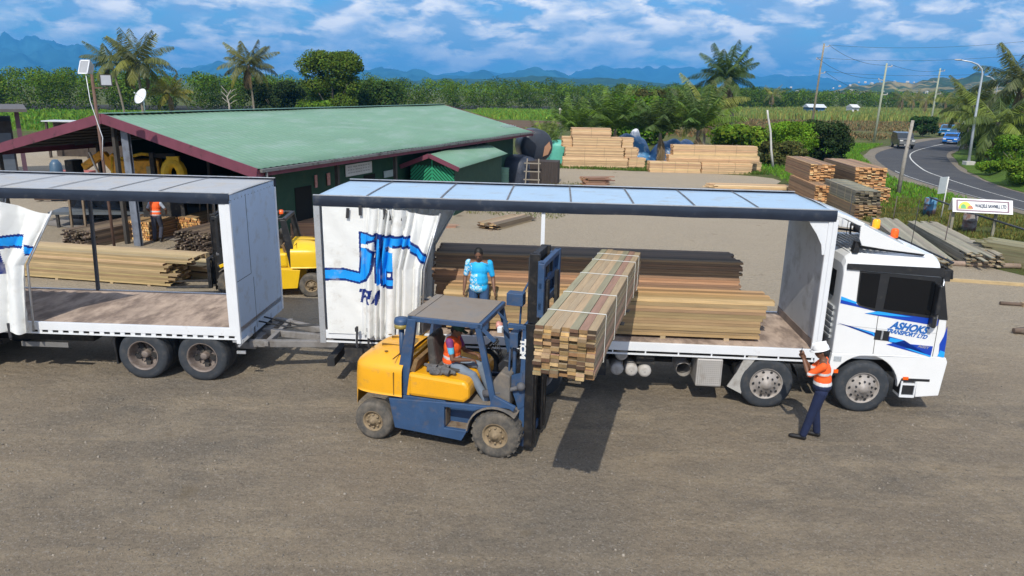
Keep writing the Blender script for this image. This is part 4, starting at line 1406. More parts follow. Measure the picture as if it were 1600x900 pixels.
# ------------------------------------------------------------------ fork trucks
def fork_truck(root, body_m, hood_m, pillar_m, mast_m, roof_m, lift=2.55, text=True, drum=True, seatm=None, mast_top=3.42, load=True):
    Wf = 1.56
    # frame side plates and step
    b = MB()
    side = [(-.80, .80), (-.70, .27), (.50, .21), (.62, .42), (.72, .66), (.86, .80), (1.08, .86), (1.30, .88), (1.42, .80), (1.42, .95), (1.05, 1.12), (.98, .92), (.30, .87)]
    side_step = [(-.80, .80), (-.70, .27), (.50, .21), (.60, .40), (.20, .40), (.20, .78), (.70, .78), (.86, .84), (1.10, .90), (1.32, .90), (1.38, .86), (1.42, .95), (1.05, 1.10), (.98, .90), (.22, .86)]
    for y0, y1 in ((.02, .08), (Wf - .08, Wf - .02)):
        b.prism(side_step, y0, y1)
    b.box(-.72, .20, .08, Wf - .08, .30, .86)
    b.box(.20, .98, .30, Wf - .30, .34, .82)
    b.box(.20, .60, .08, .30, .34, .40); b.box(.20, .60, Wf - .30, Wf - .08, .34, .40)
    b.build('chassis', body_m, root, bevel=.012)
    b = MB(); b.box(.22, .585, .09, .30, .401, .408); b.box(.202, .208, .09, .30, .41, .77); b.build('step_plate', mat('worn_step', (.22, .17, .12), rough=.9, var=.3, dirt=(.12, .07, .04), dirt_lo=.5, dirt_hi=.6, dscale=9), root)
    # floor plate and footwell rising to the dash
    b = MB(); b.box(.45, 1.15, .18, Wf - .18, .82, .86); b.prism([(.95, .86), (1.28, .86), (1.28, 1.40), (1.12, 1.46), (1.00, 1.30)], .16, Wf - .16)
    b.build('footwell', mat('dusty_floor', (.13, .12, .11), rough=.9, var=.3, dirt=(.22, .18, .14), dirt_lo=.45, dirt_hi=.65, dscale=5), root, bevel=.02)
    b = MB(); b.prism([(1.0, 1.34), (1.18, 1.40), (1.22, 1.56), (1.08, 1.58), (.98, 1.46)], .45, 1.05); b.build('dashboard', M_BLACKP, root, bevel=.03)
    # mudguards over the front wheels
    for y0, y1 in ((-.02, .30), (Wf - .30, Wf + .02)):
        b = MB()
        arc = [(1.09 + math.cos(a) * .50, .41 + math.sin(a) * .50) for a in np.linspace(R_(48), R_(178), 12)]
        arc2 = [(1.09 + math.cos(a) * .475, .41 + math.sin(a) * .475) for a in np.linspace(R_(178), R_(48), 12)]
        b.prism(arc + arc2, y0, y1)
        b.build('front_mudguard', mat('dusty_guard', (.12, .115, .11), rough=.9, var=.3, dirt=(.25, .2, .15), dirt_lo=.4, dirt_hi=.6, dscale=5), root)
    # hood under the seat
    b = MB(); b.prism([(-.46, .87), (.52, .87), (.62, .95), (.62, 1.16), (.54, 1.25), (-.46, 1.29)], .06, Wf - .06)
    b.build('seat_hood', hood_m, root, bevel=.07)
    # counterweight: rounded loft
    b = MB()

    def cw(u, v):
        # u around the plan outline, v up the side then onto the top
        th = PI / 2 + PI * u
        ex = 5.0
        c_, s_ = math.cos(th), math.sin(th)
        k = (abs(c_) ** ex + abs(s_) ** ex) ** (-1 / ex)
        x0 = -.55; ax = .98; ay = Wf / 2 - .0
        if v < .55:
            z = .52 + (v / .55) * .80; s = 1 - .03 * (v / .55) ** 4
        else:
            q = (v - .55) / .45
            z = 1.32 + .20 * math.sin(min(1, q * 1.5) * PI / 2) + .05 * q
            s = .97 * (1 - q ** 1.3 * .999)
            if q > .95: s = .001
        x = x0 + c_ * k * ax * (s if c_ < 0 else 1); y = Wf / 2 + s_ * k * ay * s
        zb = .86 if x > -.75 else (.86 + (-.75 - x) * 1.6 if x > -.95 else 1.1)
        if v < .05 and x > -1.45: z = .86
        z = max(z, .86) if x > -1.42 else z
        top = 1.62 - .25 * max(0, (-.75 - x)) ** 1.4
        return (x, y, min(z, top))
    b.grid(cw, 40, 26)
    b.box(-.56, -.45, .10, Wf - .10, .87, 1.50)
    cwo = b.build('counterweight', hood_m, root, bevel=0)
    b = MB()
    for y in (.55, .95): b.box(-1.15, -.62, y, y + .018, 1.50, 1.565, M=Matrix.Rotation(R_(0), 4, 'Y'))
    b.box(-.70, -.685, -.004, .3, .88, 1.28); b.box(-.70, -.685, .0, Wf, 1.515, 1.53)
    for x, y in ((-1.25, .4), (-1.25, 1.1), (-.95, .3)): b.lathe([(.001, 1.53), (.035, 1.53)], (x, y, 0), 'z', 10)
    b.build('counterweight_grooves', mat('groove_dark', (.16, .085, .01), rough=.8), cwo)
    # radiator plate behind the seat
    b = MB(); b.add([(-.44, .12, 1.30), (-.44, Wf - .12, 1.30), (-.36, Wf - .12, 1.52), (-.36, .12, 1.52), (-.30, .12, 1.50), (-.30, Wf - .12, 1.50), (-.36, Wf - .12, 1.28), (-.36, .12, 1.28)], [(0, 1, 2, 3), (3, 2, 5, 4), (4, 5, 6, 7), (0, 3, 4, 7), (1, 6, 5, 2)])
    b.build('radiator_grille', mat('rust_grille', (.20, .12, .05), rough=.85, var=.5, scale=12), root)
    # overhead guard
    b = MB()
    for y in (.14, Wf - .14):
        b.prism([(-.74, .86), (-.50, .86), (-.31, 2.22), (-.46, 2.22)], y - .05, y + .05); b.bar((1.04, y, .84), (.74, y, 2.20), .07, .10, up=(1, 0, 0))
        b.bar((-.46, y, 2.22), (.80, y, 2.22), .08, .09)
    b.bar((-.42, .10, 2.22), (-.42, Wf - .10, 2.22), .09, .09); b.bar((.78, .10, 2.22), (.78, Wf - .10, 2.22), .08, .08)
    gd = b.build('overhead_guard', pillar_m, root, bevel=.012)
    if roof_m:
        b = MB(); b.box(-.34, .76, .13, Wf - .13, 2.262, 2.272); b.box(-.47, -.345, .13, Wf - .13, 2.265, 2.280); b.build('guard_roof_sheet', roof_m, gd)
        b = MB(); b.bar((.78, .15, 2.20), (1.02, .15, 1.98), .05, .05); b.build('lamp_bracket', pillar_m, gd)
        b = MB(); b.bar((.82, .95, 2.22), (1.0, .95, 2.05), .03, .03); b.build('lamp_bracket', pillar_m, gd)
        b = MB(); b.lathe([(.001, 0), (.065, .0), (.072, .03), (.05, .09), (.001, .10)], (.93, .55, 2.12), 'x', 14); b.build('work_lamp', mat('pink_lens', (.55, .25, .2), rough=.4), gd)
        b = MB(); b.box(.98, 1.06, .40, .50, 2.04, 2.14); b.build('work_lamp', M_WHITE, gd, bevel=.01)
    else:
        b = MB()
        for k in range(7): b.box(-.4 + .18 * k, -.36 + .18 * k, .12, Wf - .12, 2.235, 2.262)
        b.build('guard_bars', pillar_m, gd)
        b = MB(); b.lathe([(.06, 2.27), (.06, 2.38), (.001, 2.39)], (-.2, .7, 0), 'z', 14); b.build('beacon', M_ORANGE, gd)
    if drum:   # air cleaner behind the rear pillar
        b = MB(); b.tube([(-.66, .30, 1.3), (-.66, .30, 1.98)], .045, 12); b.build('air_intake', pillar_m, root)
        b = MB(); b.lathe([(.001, 2.16), (.11, 2.15), (.125, 2.10), (.125, 2.06)], (-.66, .30, 0), 'z', 20); b.build('intake_cap', pillar_m, root)
        b = MB(); b.lathe([(.10, 1.98), (.12, 1.99), (.12, 2.055), (.10, 2.06)], (-.66, .30, 0), 'z', 20); b.build('intake_bowl', mat('yellowed_bowl', (.32, .24, .06), rough=.4), root)
    # seat, wheel, levers
    b = MB(); b.box(-.10, .40, .36, .92, 1.25, 1.35); b.prism([(-.22, 1.30), (-.06, 1.30), (-.14, 1.86), (-.26, 1.84)], .38, .90)
    b.build('seat', seatm or mat('worn_seat', (.055, .052, .05), rough=.8, var=.3, dirt=(.15, .13, .11), dirt_lo=.5, dirt_hi=.7, dscale=6), root, bevel=.05)
    b = MB()
    Ms = Matrix.Translation((.72, .78, 1.66)) @ Matrix.Rotation(R_(-38), 4, 'Y')
    pts = [Ms @ Vector((math.cos(a) * .19, math.sin(a) * .19, 0)) for a in np.linspace(0, 2 * PI, 25)]
    b.tube(pts, .014, 6, caps=False); b.tube([Ms @ Vector((0, 0, 0)), (1.02, .78, 1.40)], .022, 8)
    for a in (0, 2.1, 4.2): b.tube([Ms @ Vector((0, 0, 0)), Ms @ Vector((math.cos(a) * .19, math.sin(a) * .19, 0))], .01, 5)
    b.build('steering_wheel', M_BLACKP, root)
    b = MB()
    for y in (.50, .58, .66): b.tube([(1.02, y, 1.5), (.93, y - .02, 1.80)], .008, 5); b.ball((.93, y - .02, 1.81), .022, 8, 6)
    b.build('hydraulic_levers', M_BLACKP, root)
    # wheels
    tm = M_TYRE_D
    for y, f in ((.0, -1), (Wf, 1)):
        wheel(root, -1.09, y, .345, .25, f, 'fork', tm, lugs=0)
        wheel(root, 1.09, y - f * .0, .405, .32, f, 'fork', tm, lugs=20)
    # mast
    b = MB()
    tilt = 0.0
    for y0 in (.33, Wf - .33):
        b.prism([(1.40, .14), (1.50, .14), (1.50, 2.26), (1.44, 2.26), (1.41, 1.2)], y0 - .055, y0 + .055)
    b.box(1.46, 1.60, .33, Wf - .33, 2.18, 2.28); b.box(1.48, 1.58, .33, Wf - .33, .2, .34)
    b.box(1.20, 1.50, .26, .34, 2.19, 2.26)
    mo = b.build('mast', mast_m, root, bevel=.008)
    b = MB()
    for y0 in (.42, Wf - .42):
        b.box(1.502, 1.64, y0 - .14, y0 - .04, .12, 2.28); b.box(1.50, 1.66, y0 - .04, y0 + .04, .40, mast_top - .02); b.box(1.63, 1.66, y0 - .015, y0 + .06, .15, mast_top - .35)
    b.box(1.52, 1.62, .42, Wf - .42, mast_top - .14, mast_top - .02); b.box(1.52, 1.60, .42, Wf - .42, 1.9, 2.0)
    b.box(1.52, 1.58, .42, Wf - .42, 2.75, 2.85)
    b.build('inner_mast', mat('greased_steel', (.016, .016, .018), rough=.5, metal=.3, var=.3, dirt=(.06, .05, .04), dirt_lo=.5, dirt_hi=.7, dscale=8), mo, bevel=.005)
    b = MB()
    for y0 in (.50, Wf - .50):
        b.tube([(1.48, y0, .3), (1.48, y0, 2.0)], .045, 10); b.tube([(1.48, y0, 2.0), (1.48, y0, mast_top - .1)], .025, 8)
    b.tube([(1.50, .70, .5), (1.52, .72, 2.9)], .015, 6); b.tube([(1.50, .80, .5), (1.52, .79, 2.9)], .012, 6); b.tube([(1.55, .9, 1.0), (1.6, .9, 3.1)], .02, 6)
    b.build('lift_cylinder', M_CHASSIS, mo)
    for y0 in (.22, Wf - .22):
        b = MB(); b.tube([(.82, y0, 1.02), (1.12, y0, 1.10)], .065, 12); b.tube([(1.12, y0, 1.10), (1.45, y0, 1.22)], .038, 10); b.ball((1.45, y0, 1.23), .075, 10, 8)
        b.build('tilt_cylinder', mat('dusty_cylinder', (.10, .10, .11), rough=.7, var=.3), root)
        b = MB(); b.prism([(1.20, 1.36), (1.46, 1.46), (1.50, .88), (1.40, .80), (1.34, 1.0)], y0 - .012 + .05, y0 + .012 + .05); b.build('mast_bracket', mast_m, mo)
    b = MB(); b.box(1.22, 1.36, .30, .56, 1.85, 2.10); b.tube([(1.28, .42, 1.84), (1.28, .42, 1.3)], .035, 8); b.tube([(1.22, .36, 1.84), (1.20, .36, 1.2)], .018, 6); b.tube([(1.33, .5, 2.1), (1.36, .5, 2.7), (1.5, .6, 3.0)], .02, 6)
    b.box(1.15, 1.42, .32, .52, 2.55, 2.75) if load else None
    b.build('valve_block', mast_m, root, bevel=.01)
    # carriage with backrest and forks
    c0 = lift
    b = MB()
    b.box(1.70, 1.76, .16, Wf - .16, c0 + .02, c0 + .14); b.box(1.70, 1.76, .16, Wf - .16, c0 + .36, c0 + .46)
    for y0 in (.36, Wf - .44): b.box(1.64, 1.72, y0, y0 + .09, c0 - .05, c0 + .75)
    for y0 in (.16, Wf - .26): b.box(1.69, 1.79, y0, y0 + .10, c0 - .10, c0 + .76)
    b.box(1.70, 1.78, .20, Wf - .20, c0 + .68, c0 + .76)
    ca = b.build('carriage', mast_m, mo, bevel=.008)
    b = MB()
    for y0 in (.55, .95): b.box(1.70, 1.74, y0, y0 + .05, c0 + .4, c0 + .70)
    b.box(1.69, 1.70, .3, .5, c0 + .2, c0 + .70); b.build('backrest_grid', M_BLACKP, mo)
    for y0 in (.36, Wf - .50):
        b = MB(); b.prism([(1.762, c0 + .44), (1.81, c0 + .44), (1.815, c0 - .10), (3.02, c0 - .135), (3.02, c0 - .15), (1.80, c0 - .16), (1.762, c0 - .12)], y0, y0 + .14)
        b.build('fork', M_CHASSIS, root)
    if text:
        Mt = Matrix.Translation((1.452, .272, 1.86)) @ Matrix.Rotation(PI / 2, 4, 'Y') @ Matrix.Rotation(PI / 2, 4, 'X')
        text_obj('TCM', .115, mat('white_lettering', (.75, .75, .75), rough=.5), root, Mt, bold=.007, width=.34, extrude=.003)
    return root


M_FBLUE = mat('faded_blue_paint', (0.030, 0.072, 0.160), rough=0.5, var=0.22, scale=3, dirt=(0.13, 0.105, 0.085), dirt_lo=.52, dirt_hi=.85, dscale=5, bump=.002, bscale=20)
M_FYEL = mat('yellow_paint', (0.78, 0.37, 0.012), rough=0.38, var=0.06, scale=2, dirt=(0.38, 0.22, 0.07), dirt_lo=.54, dirt_hi=.85, dscale=6, coat=.2)
M_FROOF = mat('dusty_roof_plate', (0.225, 0.190, 0.158), rough=0.9, var=0.15, scale=3, dirt=(0.17, 0.165, 0.165), dirt_lo=.5, dirt_hi=.7, dscale=3)
FK = thing('forklift', 'yellow and blue forklift with its mast raised under a long timber bundle', 'forklift', (-1.28, 11.02, 0), -.268, 'forklifts in the yard')
fork_truck(FK, M_FBLUE, M_FYEL, M_FBLUE, M_FBLUE, M_FROOF)
b = MB()
for k in range(9):
    a = rng.uniform(0, 6.28); q0 = Vector((.0 + .2 * math.cos(a), .28 + .1 * math.sin(a), 1.30)); b.tube([q0, q0 + Vector((rng.uniform(-.14, .14), rng.uniform(-.08, .08), .05)), q0 + Vector((rng.uniform(-.22, .22), rng.uniform(-.1, .1), .01))], [.05, .06, .03], 8)
rag_ = b.build('folded_jacket', mat('grey_cloth', (.12, .12, .125), rough=.95, var=.4, scale=9, bump=.02, bscale=18)); _rm = rag_.modifiers.new('r', 'REMESH'); _rm.mode = 'VOXEL'; _rm.voxel_size = .012; _rs = rag_.modifiers.new('s', 'SMOOTH'); _rs.iterations = 3; _rs.factor = .5; _rm.use_smooth_shade = True
rag_.location = FK.location; rag_.rotation_euler = FK.rotation_euler
tag(rag_, 'crumpled grey jacket lying on the yellow hood beside the forklift seat', 'jacket')
FK2 = thing('forklift', 'all yellow forklift with black guard and orange beacon, parked between trailer and lorry', 'forklift', (-6.95, 21.25, 0), PI + .10, 'forklifts in the yard')
M_FY2 = mat('bright_yellow_paint', (0.80, 0.50, 0.015), rough=.35, var=.05, dirt=(.4, .27, .08), dirt_lo=.6, dirt_hi=.85, dscale=5)
FK2.scale = (1.0, 1.0, 1.0)
fork_truck(FK2, M_FY2, M_FY2, M_BLACKP, M_BLACKP, None, lift=.35, text=False, drum=False, mast_top=2.35, load=False)

# ------------------------------------------------------------------ sawn timber
M_WOOD = mat('sawn_timber', (.4, .3, .2), rough=.8, attr=True, var=.22, scale=3.0, stretch=(.5, 6, 6), bump=.002, bscale=20)
M_STRAPW = mat('white_strapping', (.62, .62, .58), rough=.5, var=.1)


def jitter_col(base, s=.12, hue=.025):
    k = 1 + rng.normal() * s
    return tuple(float(np.clip(c * k * (1 + rng.normal() * hue), .01, .8)) for c in base)


def boards(mb, L, W, H, bw, bh, cols, ends, ej=.04, x0=0.0, y0=0.0, z0=0.0, gap=.002, yj=.004, missing=0.0, only_shell=True, taper=0, droop=0):
    ny, nz = max(1, round(W / bw)), max(1, round(H / bh))
    bw, bh = W / ny, H / nz
    for k in range(nz):
        for j in range(ny):
            shell_ = (j in (0, ny - 1)) or (k in (0, nz - 1))
            e0, e1 = rng.uniform(-ej, ej), rng.uniform(-ej, ej)
            if rng.uniform() < .12: e1 += rng.uniform(-ej, ej) * 2.5
            if missing and k not in (0, nz - 1) and rng.uniform() < missing and shell_: continue
            c = jitter_col(cols[int(rng.integers(len(cols)))])
            ec = jitter_col(ends[int(rng.integers(len(ends)))], .3)
            ya = y0 + j * bw + gap + rng.uniform(-yj, yj); za = z0 + k * bh
            xa, xb = x0 - L / 2 + e0, x0 + L / 2 + e1
            o = len(mb.v)
            mb.box(xa, xb, ya, ya + bw - 2 * gap, za + gap, za + bh - gap, c)
            mb.c[-3] = ec; mb.c[-1] = ec      # the two end-grain faces


GREY_T = [(.24, .20, .13), (.20, .18, .12), (.27, .22, .14), (.19, .19, .12)]
HONEY = [(.44, .28, .135), (.39, .24, .12), (.48, .32, .17), (.35, .22, .115)]
RED_T = [(.36, .20, .115), (.31, .18, .105), (.27, .165, .105), (.40, .235, .13)]
PINK = [(.55, .37, .21), (.62, .44, .26), (.50, .33, .18), (.60, .41, .22), (.42, .27, .15)]
END_B = [(.36, .23, .10), (.24, .135, .06), (.44, .30, .15), (.11, .06, .035), (.30, .19, .085), (.38, .26, .15)]
END_P = [(.66, .36, .15), (.58, .28, .11), (.72, .44, .22), (.52, .27, .11)]


def pack(label, name, cat, loc, rz, L, W, H, bw, bh, cols, ends, group=None, straps=(), ej=.04, tilt=0.0, missing=0.0, smat=None, bearers=False, layers=None):
    root = thing(name, label, cat, loc, rz, group)
    root.rotation_euler = (0, tilt, rz)
    mb = MB()
    zb = .06 if bearers else 0
    if layers:
        z = zb
        for (h, l, dx, w, dy, cc) in layers:
            boards(mb, l, w, h, bw, bh, cc, ends, ej, x0=dx, y0=-W / 2 + dy, z0=z, missing=0)
            z += h
    else:
        boards(mb, L, W, H, bw, bh, cols, ends, ej, y0=-W / 2, z0=zb, missing=missing)
    if bearers:
        for x in (-.38, -.1, .2, .4): mb.box(x * L - .05, x * L + .05, -W / 2, W / 2, 0, .058, jitter_col((.4, .3, .18)))
    mb.build('boards', M_WOOD, root)
    for sx in straps:
        s = MB(); e = .006; w_ = .006
        y0, y1, z0, z1 = -W / 2 - .008, W / 2 + .004, zb - .004, zb + H + .006
        s.box(sx - w_, sx + w_, y0 - e, y0, z0, z1); s.box(sx - w_, sx + w_, y1, y1 + e, z0, z1); s.box(sx - w_, sx + w_, y0, y1, z1 - .002, z1 + e); s.box(sx - w_, sx + w_, y0, y1, z0 - e, z0)
        s.build('strap', smat or M_STRAPW, root)
    return root


# the load on the forks: near end, far end
pn, pf = Vector((.625, 8.0, 2.575)), Vector((2.03, 13.25, 2.375))
axis = (pf - pn); LB = axis.length; rzB = math.atan2(axis.y, axis.x)
md = (pn + pf) / 2
GREENISH = [(.33, .235, .14), (.30, .235, .145), (.36, .26, .155), (.265, .245, .155), (.36, .215, .145), (.31, .24, .15), (.36, .27, .17)]
BU = pack('long strapped bundle of greenish treated boards carried crosswise on the raised forks', 'timber_bundle', 'timber bundle', md, rzB, LB, .735, .615, .105, .047, GREENISH, END_B, 'timber bundles on and over the lorry deck',
          straps=(-LB * .36, -LB * .17, LB * .08, LB * .30, LB * .41), ej=.05, tilt=math.atan2(.20, LB) )

# packs on the lorry deck (lorry frame -> world)
TRM = Matrix.Translation((5.765, 12.84, 0)) @ Matrix.Rotation(-.0592, 4, 'Z')


def on_truck(a, b_, z): return TRM @ Vector((a, b_, z))


pack('tall dark stack of red brown boards along the far side of the lorry deck', 'timber_pack', 'timber pack', on_truck(-4.35, 1.83, ZD + .0), -.0592, 6.3, 1.05, 1.38, .15, .05, RED_T, END_B, 'timber bundles on and over the lorry deck', bearers=True,
     layers=[(.30, 6.15, .0, 1.05, 0, HONEY), (.30, 6.2, .0, 1.05, 0, [(.40, .24, .13), (.34, .20, .11)]), (.35, 6.3, 0, 1.02, .02, RED_T), (.33, 6.25, .02, 1.02, .03, [(.21, .15, .10), (.26, .19, .12), (.17, .13, .09)])], ej=.05)
pack('low honey coloured pack of boards along the near edge of the lorry deck', 'timber_pack', 'timber pack', on_truck(-4.05, .80, ZD + .0), -.0592, 6.1, .95, .84, .16, .055, HONEY, END_B, 'timber bundles on and over the lorry deck', bearers=True,
     layers=[(.06, 6.1, .0, .95, 0, HONEY), (.06, 6.2, -.05, .93, .02, [(.30, .22, .115)]), (.30, 6.15, .0, .95, .0, [(.34, .235, .12), (.31, .225, .12), (.36, .245, .125)]), (.24, 6.2, .03, .95, 0, [(.36, .25, .13), (.39, .25, .135), (.34, .24, .125)]), (.06, 6.4, .12, .88, .07, HONEY)], ej=.03)

# big pale pile between trailer and barn
pack('long pale yellow pile of planks on the ground behind the trailer', 'timber_pack', 'timber pack', (-13.1, 21.6, 0), -.17, 6.2, 1.2, .82, .2, .06, HONEY, END_B, 'timber piles at the barn front', bearers=True,
     layers=[(.12, 6.1, .1, 1.1, .0, [(.42, .31, .15), (.38, .28, .14)]), (.12, 6.3, .0, 1.1, .0, [(.36, .25, .13)]), (.42, 6.2, .0, 1.15, 0, [(.40, .29, .155), (.35, .25, .13), (.42, .31, .165)]), (.16, 6.6, .45, 1.0, .15, [(.44, .33, .18), (.40, .30, .16)])], ej=.10)
pack('thin planks lying crooked beside the pale plank pile', 'timber_pack', 'timber pack', (-10.9, 22.3, 0), -.25, 3.4, .9, .42, .14, .05, [(.34, .25, .14), (.22, .17, .10), (.40, .3, .17)], END_B, 'timber piles at the barn front', ej=.35)
DKB = [(.12, .085, .06), (.16, .11, .075), (.09, .065, .05), (.20, .15, .10)]
DKE = [(.13, .10, .08), (.06, .045, .035), (.22, .17, .12), (.04, .03, .025)]
pack('dark pile of small offcut battens with ragged ends under the barn front', 'timber_pack', 'timber pack', (-10.7, 26.6, 0), 1.25, 3.4, 1.5, .80, .06, .05, DKB, DKE, 'timber piles at the barn front', ej=.28)
pack('dark low batten pile left of the steel barn post', 'timber_pack', 'timber pack', (-15.2, 27.3, 0), 1.25, 3.4, 1.3, .62, .06, .05, DKB, DKE, 'timber piles at the barn front', ej=.25)
PE = [(.75, .40, .14), (.66, .33, .10), (.80, .5, .22), (.45, .2, .07)]


def post_stack(label, x, y, rz, L, W, H, r):
    root = thing('post_stack', label, 'post stack', (x, y, 0), rz, 'stacks of round fence posts')
    mb = MB()
    nz, ny = int(H / (2 * r)), int(W / (2 * r))
    for k in range(nz):
        for j in range(ny):
            c = jitter_col((.32, .21, .11)); e = rng.uniform(-.04, .04)
            yy, zz = -W / 2 + r + j * 2 * r + (k % 2) * r, r + k * 1.8 * r
            mb.tube([(-L / 2 + e, yy, zz), (L / 2 + e, yy, zz)], r * .96, 7, c, caps=False)
            ec = jitter_col(PE[int(rng.integers(4))], .2)
            for xx in (-L / 2 + e, L / 2 + e):
                mb.add([(xx, yy + r * .96 * math.cos(a * PI / 3.5), zz + r * .96 * math.sin(a * PI / 3.5)) for a in range(7)], [tuple(range(7))], ec)
    mb.build('posts', M_WOOD, root)
    for y_ in (-W / 2 - .05, W / 2 + .08):
        for x_ in (-L * .3, L * .3):
            s = MB(); s.bar((x_, y_, 0), (x_ + .05, y_, H + .7), .05); s.build('stake', mat('stake_wood', (.2, .15, .1), rough=.9, var=.3), root)
    return root


post_stack('stack of orange ended round posts left of the worker in the barn', -14.0, 28.0, 1.3, 2.0, 1.15, .85, .05)
post_stack('stack of orange ended round posts right of the worker in the barn', -12.55, 29.0, 1.3, 2.0, 1.2, .8, .05)
pack('broad low stack of boards inside the barn beyond the yellow forklift', 'timber_pack', 'timber pack', (-7.3, 27.6, 0), .15, 4.6, 1.6, .85, .2, .06, RED_T, END_B, 'timber piles at the barn front', ej=.2, missing=.1)
pack('stack of brown boards in shade along the barn side wall', 'timber_pack', 'timber pack', (-5.9, 29.6, 0), 1.2, 4.0, 1.3, .9, .2, .06, RED_T, END_B, 'timber piles at the barn front', ej=.2, missing=.1)

# pale packs along the back of the yard
gp = 'pale timber packs at the back of the yard'


def back(px0, px1, py0, py1, D, label, dep=1.1, strapn=2, gp=gp, cols=PINK):
    A, B = at(px0, py1, D=D), at(px1, py1, D=D)
    z0 = max(0, A.z if py1 < 262 else 0)
    z1 = at((px0 + px1) / 2, py0, D=D).z
    Lk = B.x - A.x
    pack(label, 'timber_pack', 'timber pack', ((A.x + B.x) / 2, D + dep / 2, z0), -.02, Lk, dep, z1 - z0, .15, .058, cols, END_P, gp,
         straps=[(-.5 + (k + 1) / (strapn + 1)) * Lk for k in range(strapn)], ej=.06, smat=mat('dark_strap', (.09, .08, .07), rough=.6))


zz = [at(930, p, D=56.5).z for p in (264, 247.5, 231, 216, 204)]


def row(items, D):
    for (x0, x1, k0, k1, lab, ns) in items:
        A, B = at(x0, 250, D=D).x, at(x1, 250, D=D).x
        z0, z1 = (0 if k0 == 0 else zs[k0]), zs[k1]
        pack(lab, 'timber_pack', 'timber pack', ((A + B) / 2, D + .55, z0), 0, B - A, 1.1, z1 - z0, .15, .058, PINK, END_P, gp,
             straps=[(-.5 + (k + 1) / (ns + 1)) * (B - A) for k in range(ns)], ej=.05, smat=mat('dark_strap', (.09, .08, .07), rough=.6))


zs = [0, .82, 1.60, 2.36, 3.05 - .0]
row([(880, 981, 0, 1, 'bottom left pale timber pack in the left back stack', 2), (883, 974, 1, 2, 'second layer pale timber pack in the left back stack', 2),
     (894, 969, 2, 3, 'third layer pale timber pack in the left back stack', 1), (892, 952, 3, 4, 'topmost pale timber pack crowning the left back stack', 1)], 56.5)
row([(982.5, 1008, 0, 1, 'short low pale pack at the right foot of the left back stack', 1), (976, 996, 1, 2, 'short second layer pack at the right side of the left back stack', 1),
     (971, 988, 2, 3, 'short third layer pack at the right side of the left back stack', 0), (878, 892.5, 2, 3, 'short third layer pack at the left side of the left back stack', 0)], 56.8)
pack('pale timber packs filling the rear of the left back stack', 'timber_pack', 'timber pack', (at(930, 250, D=58.4).x, 58.4, 0), 0, 4.6, 1.1, 2.3, .15, .058, PINK, END_P, gp)
zs = [0, .78, 1.28, 2.02]
row([(1016, 1096, 0, 1, 'low front pale pack at the left of the right back stack', 3), (1098, 1176, 0, 1, 'low pale pack at the right of the right back stack', 2)], 54.6)
row([(1045, 1186, 1, 2, 'middle layer long pale pack in the right back stack', 2), (1051, 1182, 2, 3, 'top layer long pale pack in the right back stack', 3)], 55.0)
pack('pale pack hidden under the long upper packs of the right back stack', 'timber_pack', 'timber pack', (at(1120, 250, D=56.4).x, 56.4, 0), 0, 6.6, 1.1, .78, .15, .058, PINK, END_P, gp)

# stacks seen end-on beside the road
gr = 'timber packs beside the road'
AX = math.atan2(1, .10)
RW = [(.34, .20, .10), (.28, .17, .09), (.38, .24, .13), (.24, .15, .09)]
for lab, x, y, z, L_, W_, H_, cols, ends, st in (
        ('lower left orange ended pack of rough boards beside the grass', 17.55, 42.6, 0, 5.4, 1.35, 1.05, RW, END_P, ()),
        ('upper left orange ended pack of rough boards on top of another', 17.95, 44.6, 1.07, 5.4, 1.35, .95, RW, END_P, ()),
        ('lower right rough board pack beneath the tallest roadside stack', 20.6, 43.4, 0, 5.6, 1.5, .9, RW, END_P, ()),
        ('tall right roadside pack with stepped orange board ends', 20.4, 44.0, .92, 5.8, 1.7, 1.05, RW, END_P, ()),
        ('lower brown pack under the grey strapped pack', 17.7, 38.0, 0, 5.2, 1.25, .66, [(.22, .16, .09), (.27, .19, .10), (.18, .13, .08)], END_B, ()),
        ('grey weathered pack with four pale straps on the brown pack', 17.75, 38.2, .68, 5.0, 1.2, .66, [(.20, .19, .135), (.24, .22, .16), (.17, .16, .12)], [(.12, .10, .06), (.20, .17, .11), (.07, .055, .04)], (-1.9, -1.0, .3, 1.4))):
    pack(lab, 'timber_pack', 'timber pack', (x, y, z), AX, L_, W_, H_, .2, .05, cols, ends, gr, straps=st, ej=.13, smat=mat('wood_batten', (.5, .42, .26), rough=.8))
GB = [(.25, .23, .17), (.30, .27, .20), (.21, .19, .14), (.27, .24, .18)]
GE = [(.22, .17, .10), (.14, .10, .06), (.30, .24, .15)]
for lab, pa, pb, W_, H_ in (('long low stack of grey boards nearest the lorry cab', (17.2, 33.2), (14.9, 24.9), 1.1, .34),
                            ('long low stack of grey boards nearest the sawmill sign', (18.3, 32.0), (16.95, 25.4), 1.25, .42)):
    A, B = Vector(pa), Vector(pb); d = B - A
    pack(lab, 'timber_pack', 'timber pack', ((A.x + B.x) / 2, (A.y + B.y) / 2, .08), math.atan2(d.y, d.x), d.length, W_, H_, .14, .045, GB, GE, gr, ej=.30)
for k, (xa, ya, xb, yb) in enumerate(((15.2, 25.6, 18.2, 25.3), (16.6, 31.4, 19.0, 31.2))):
    b = MB(); b.tube([(xa, ya, .09), (xb, yb, .09)], .10, 10)
    tag(b.build('log', mat('pinkish_log', (.30, .22, .17), rough=.9, var=.3)), ['debarked log lying under the near ends of the grey board stacks', 'debarked log lying under the far ends of the grey board stacks'][k], 'log', 'bearer logs')
pack('grey green board pile cut off by the right edge of the photo', 'timber_pack', 'timber pack', (19.3, 25.0, 0), 2.2, 4.6, 1.3, .75, .14, .045, [(.18, .17, .09), (.22, .2, .11)], GE, gr, ej=.2)
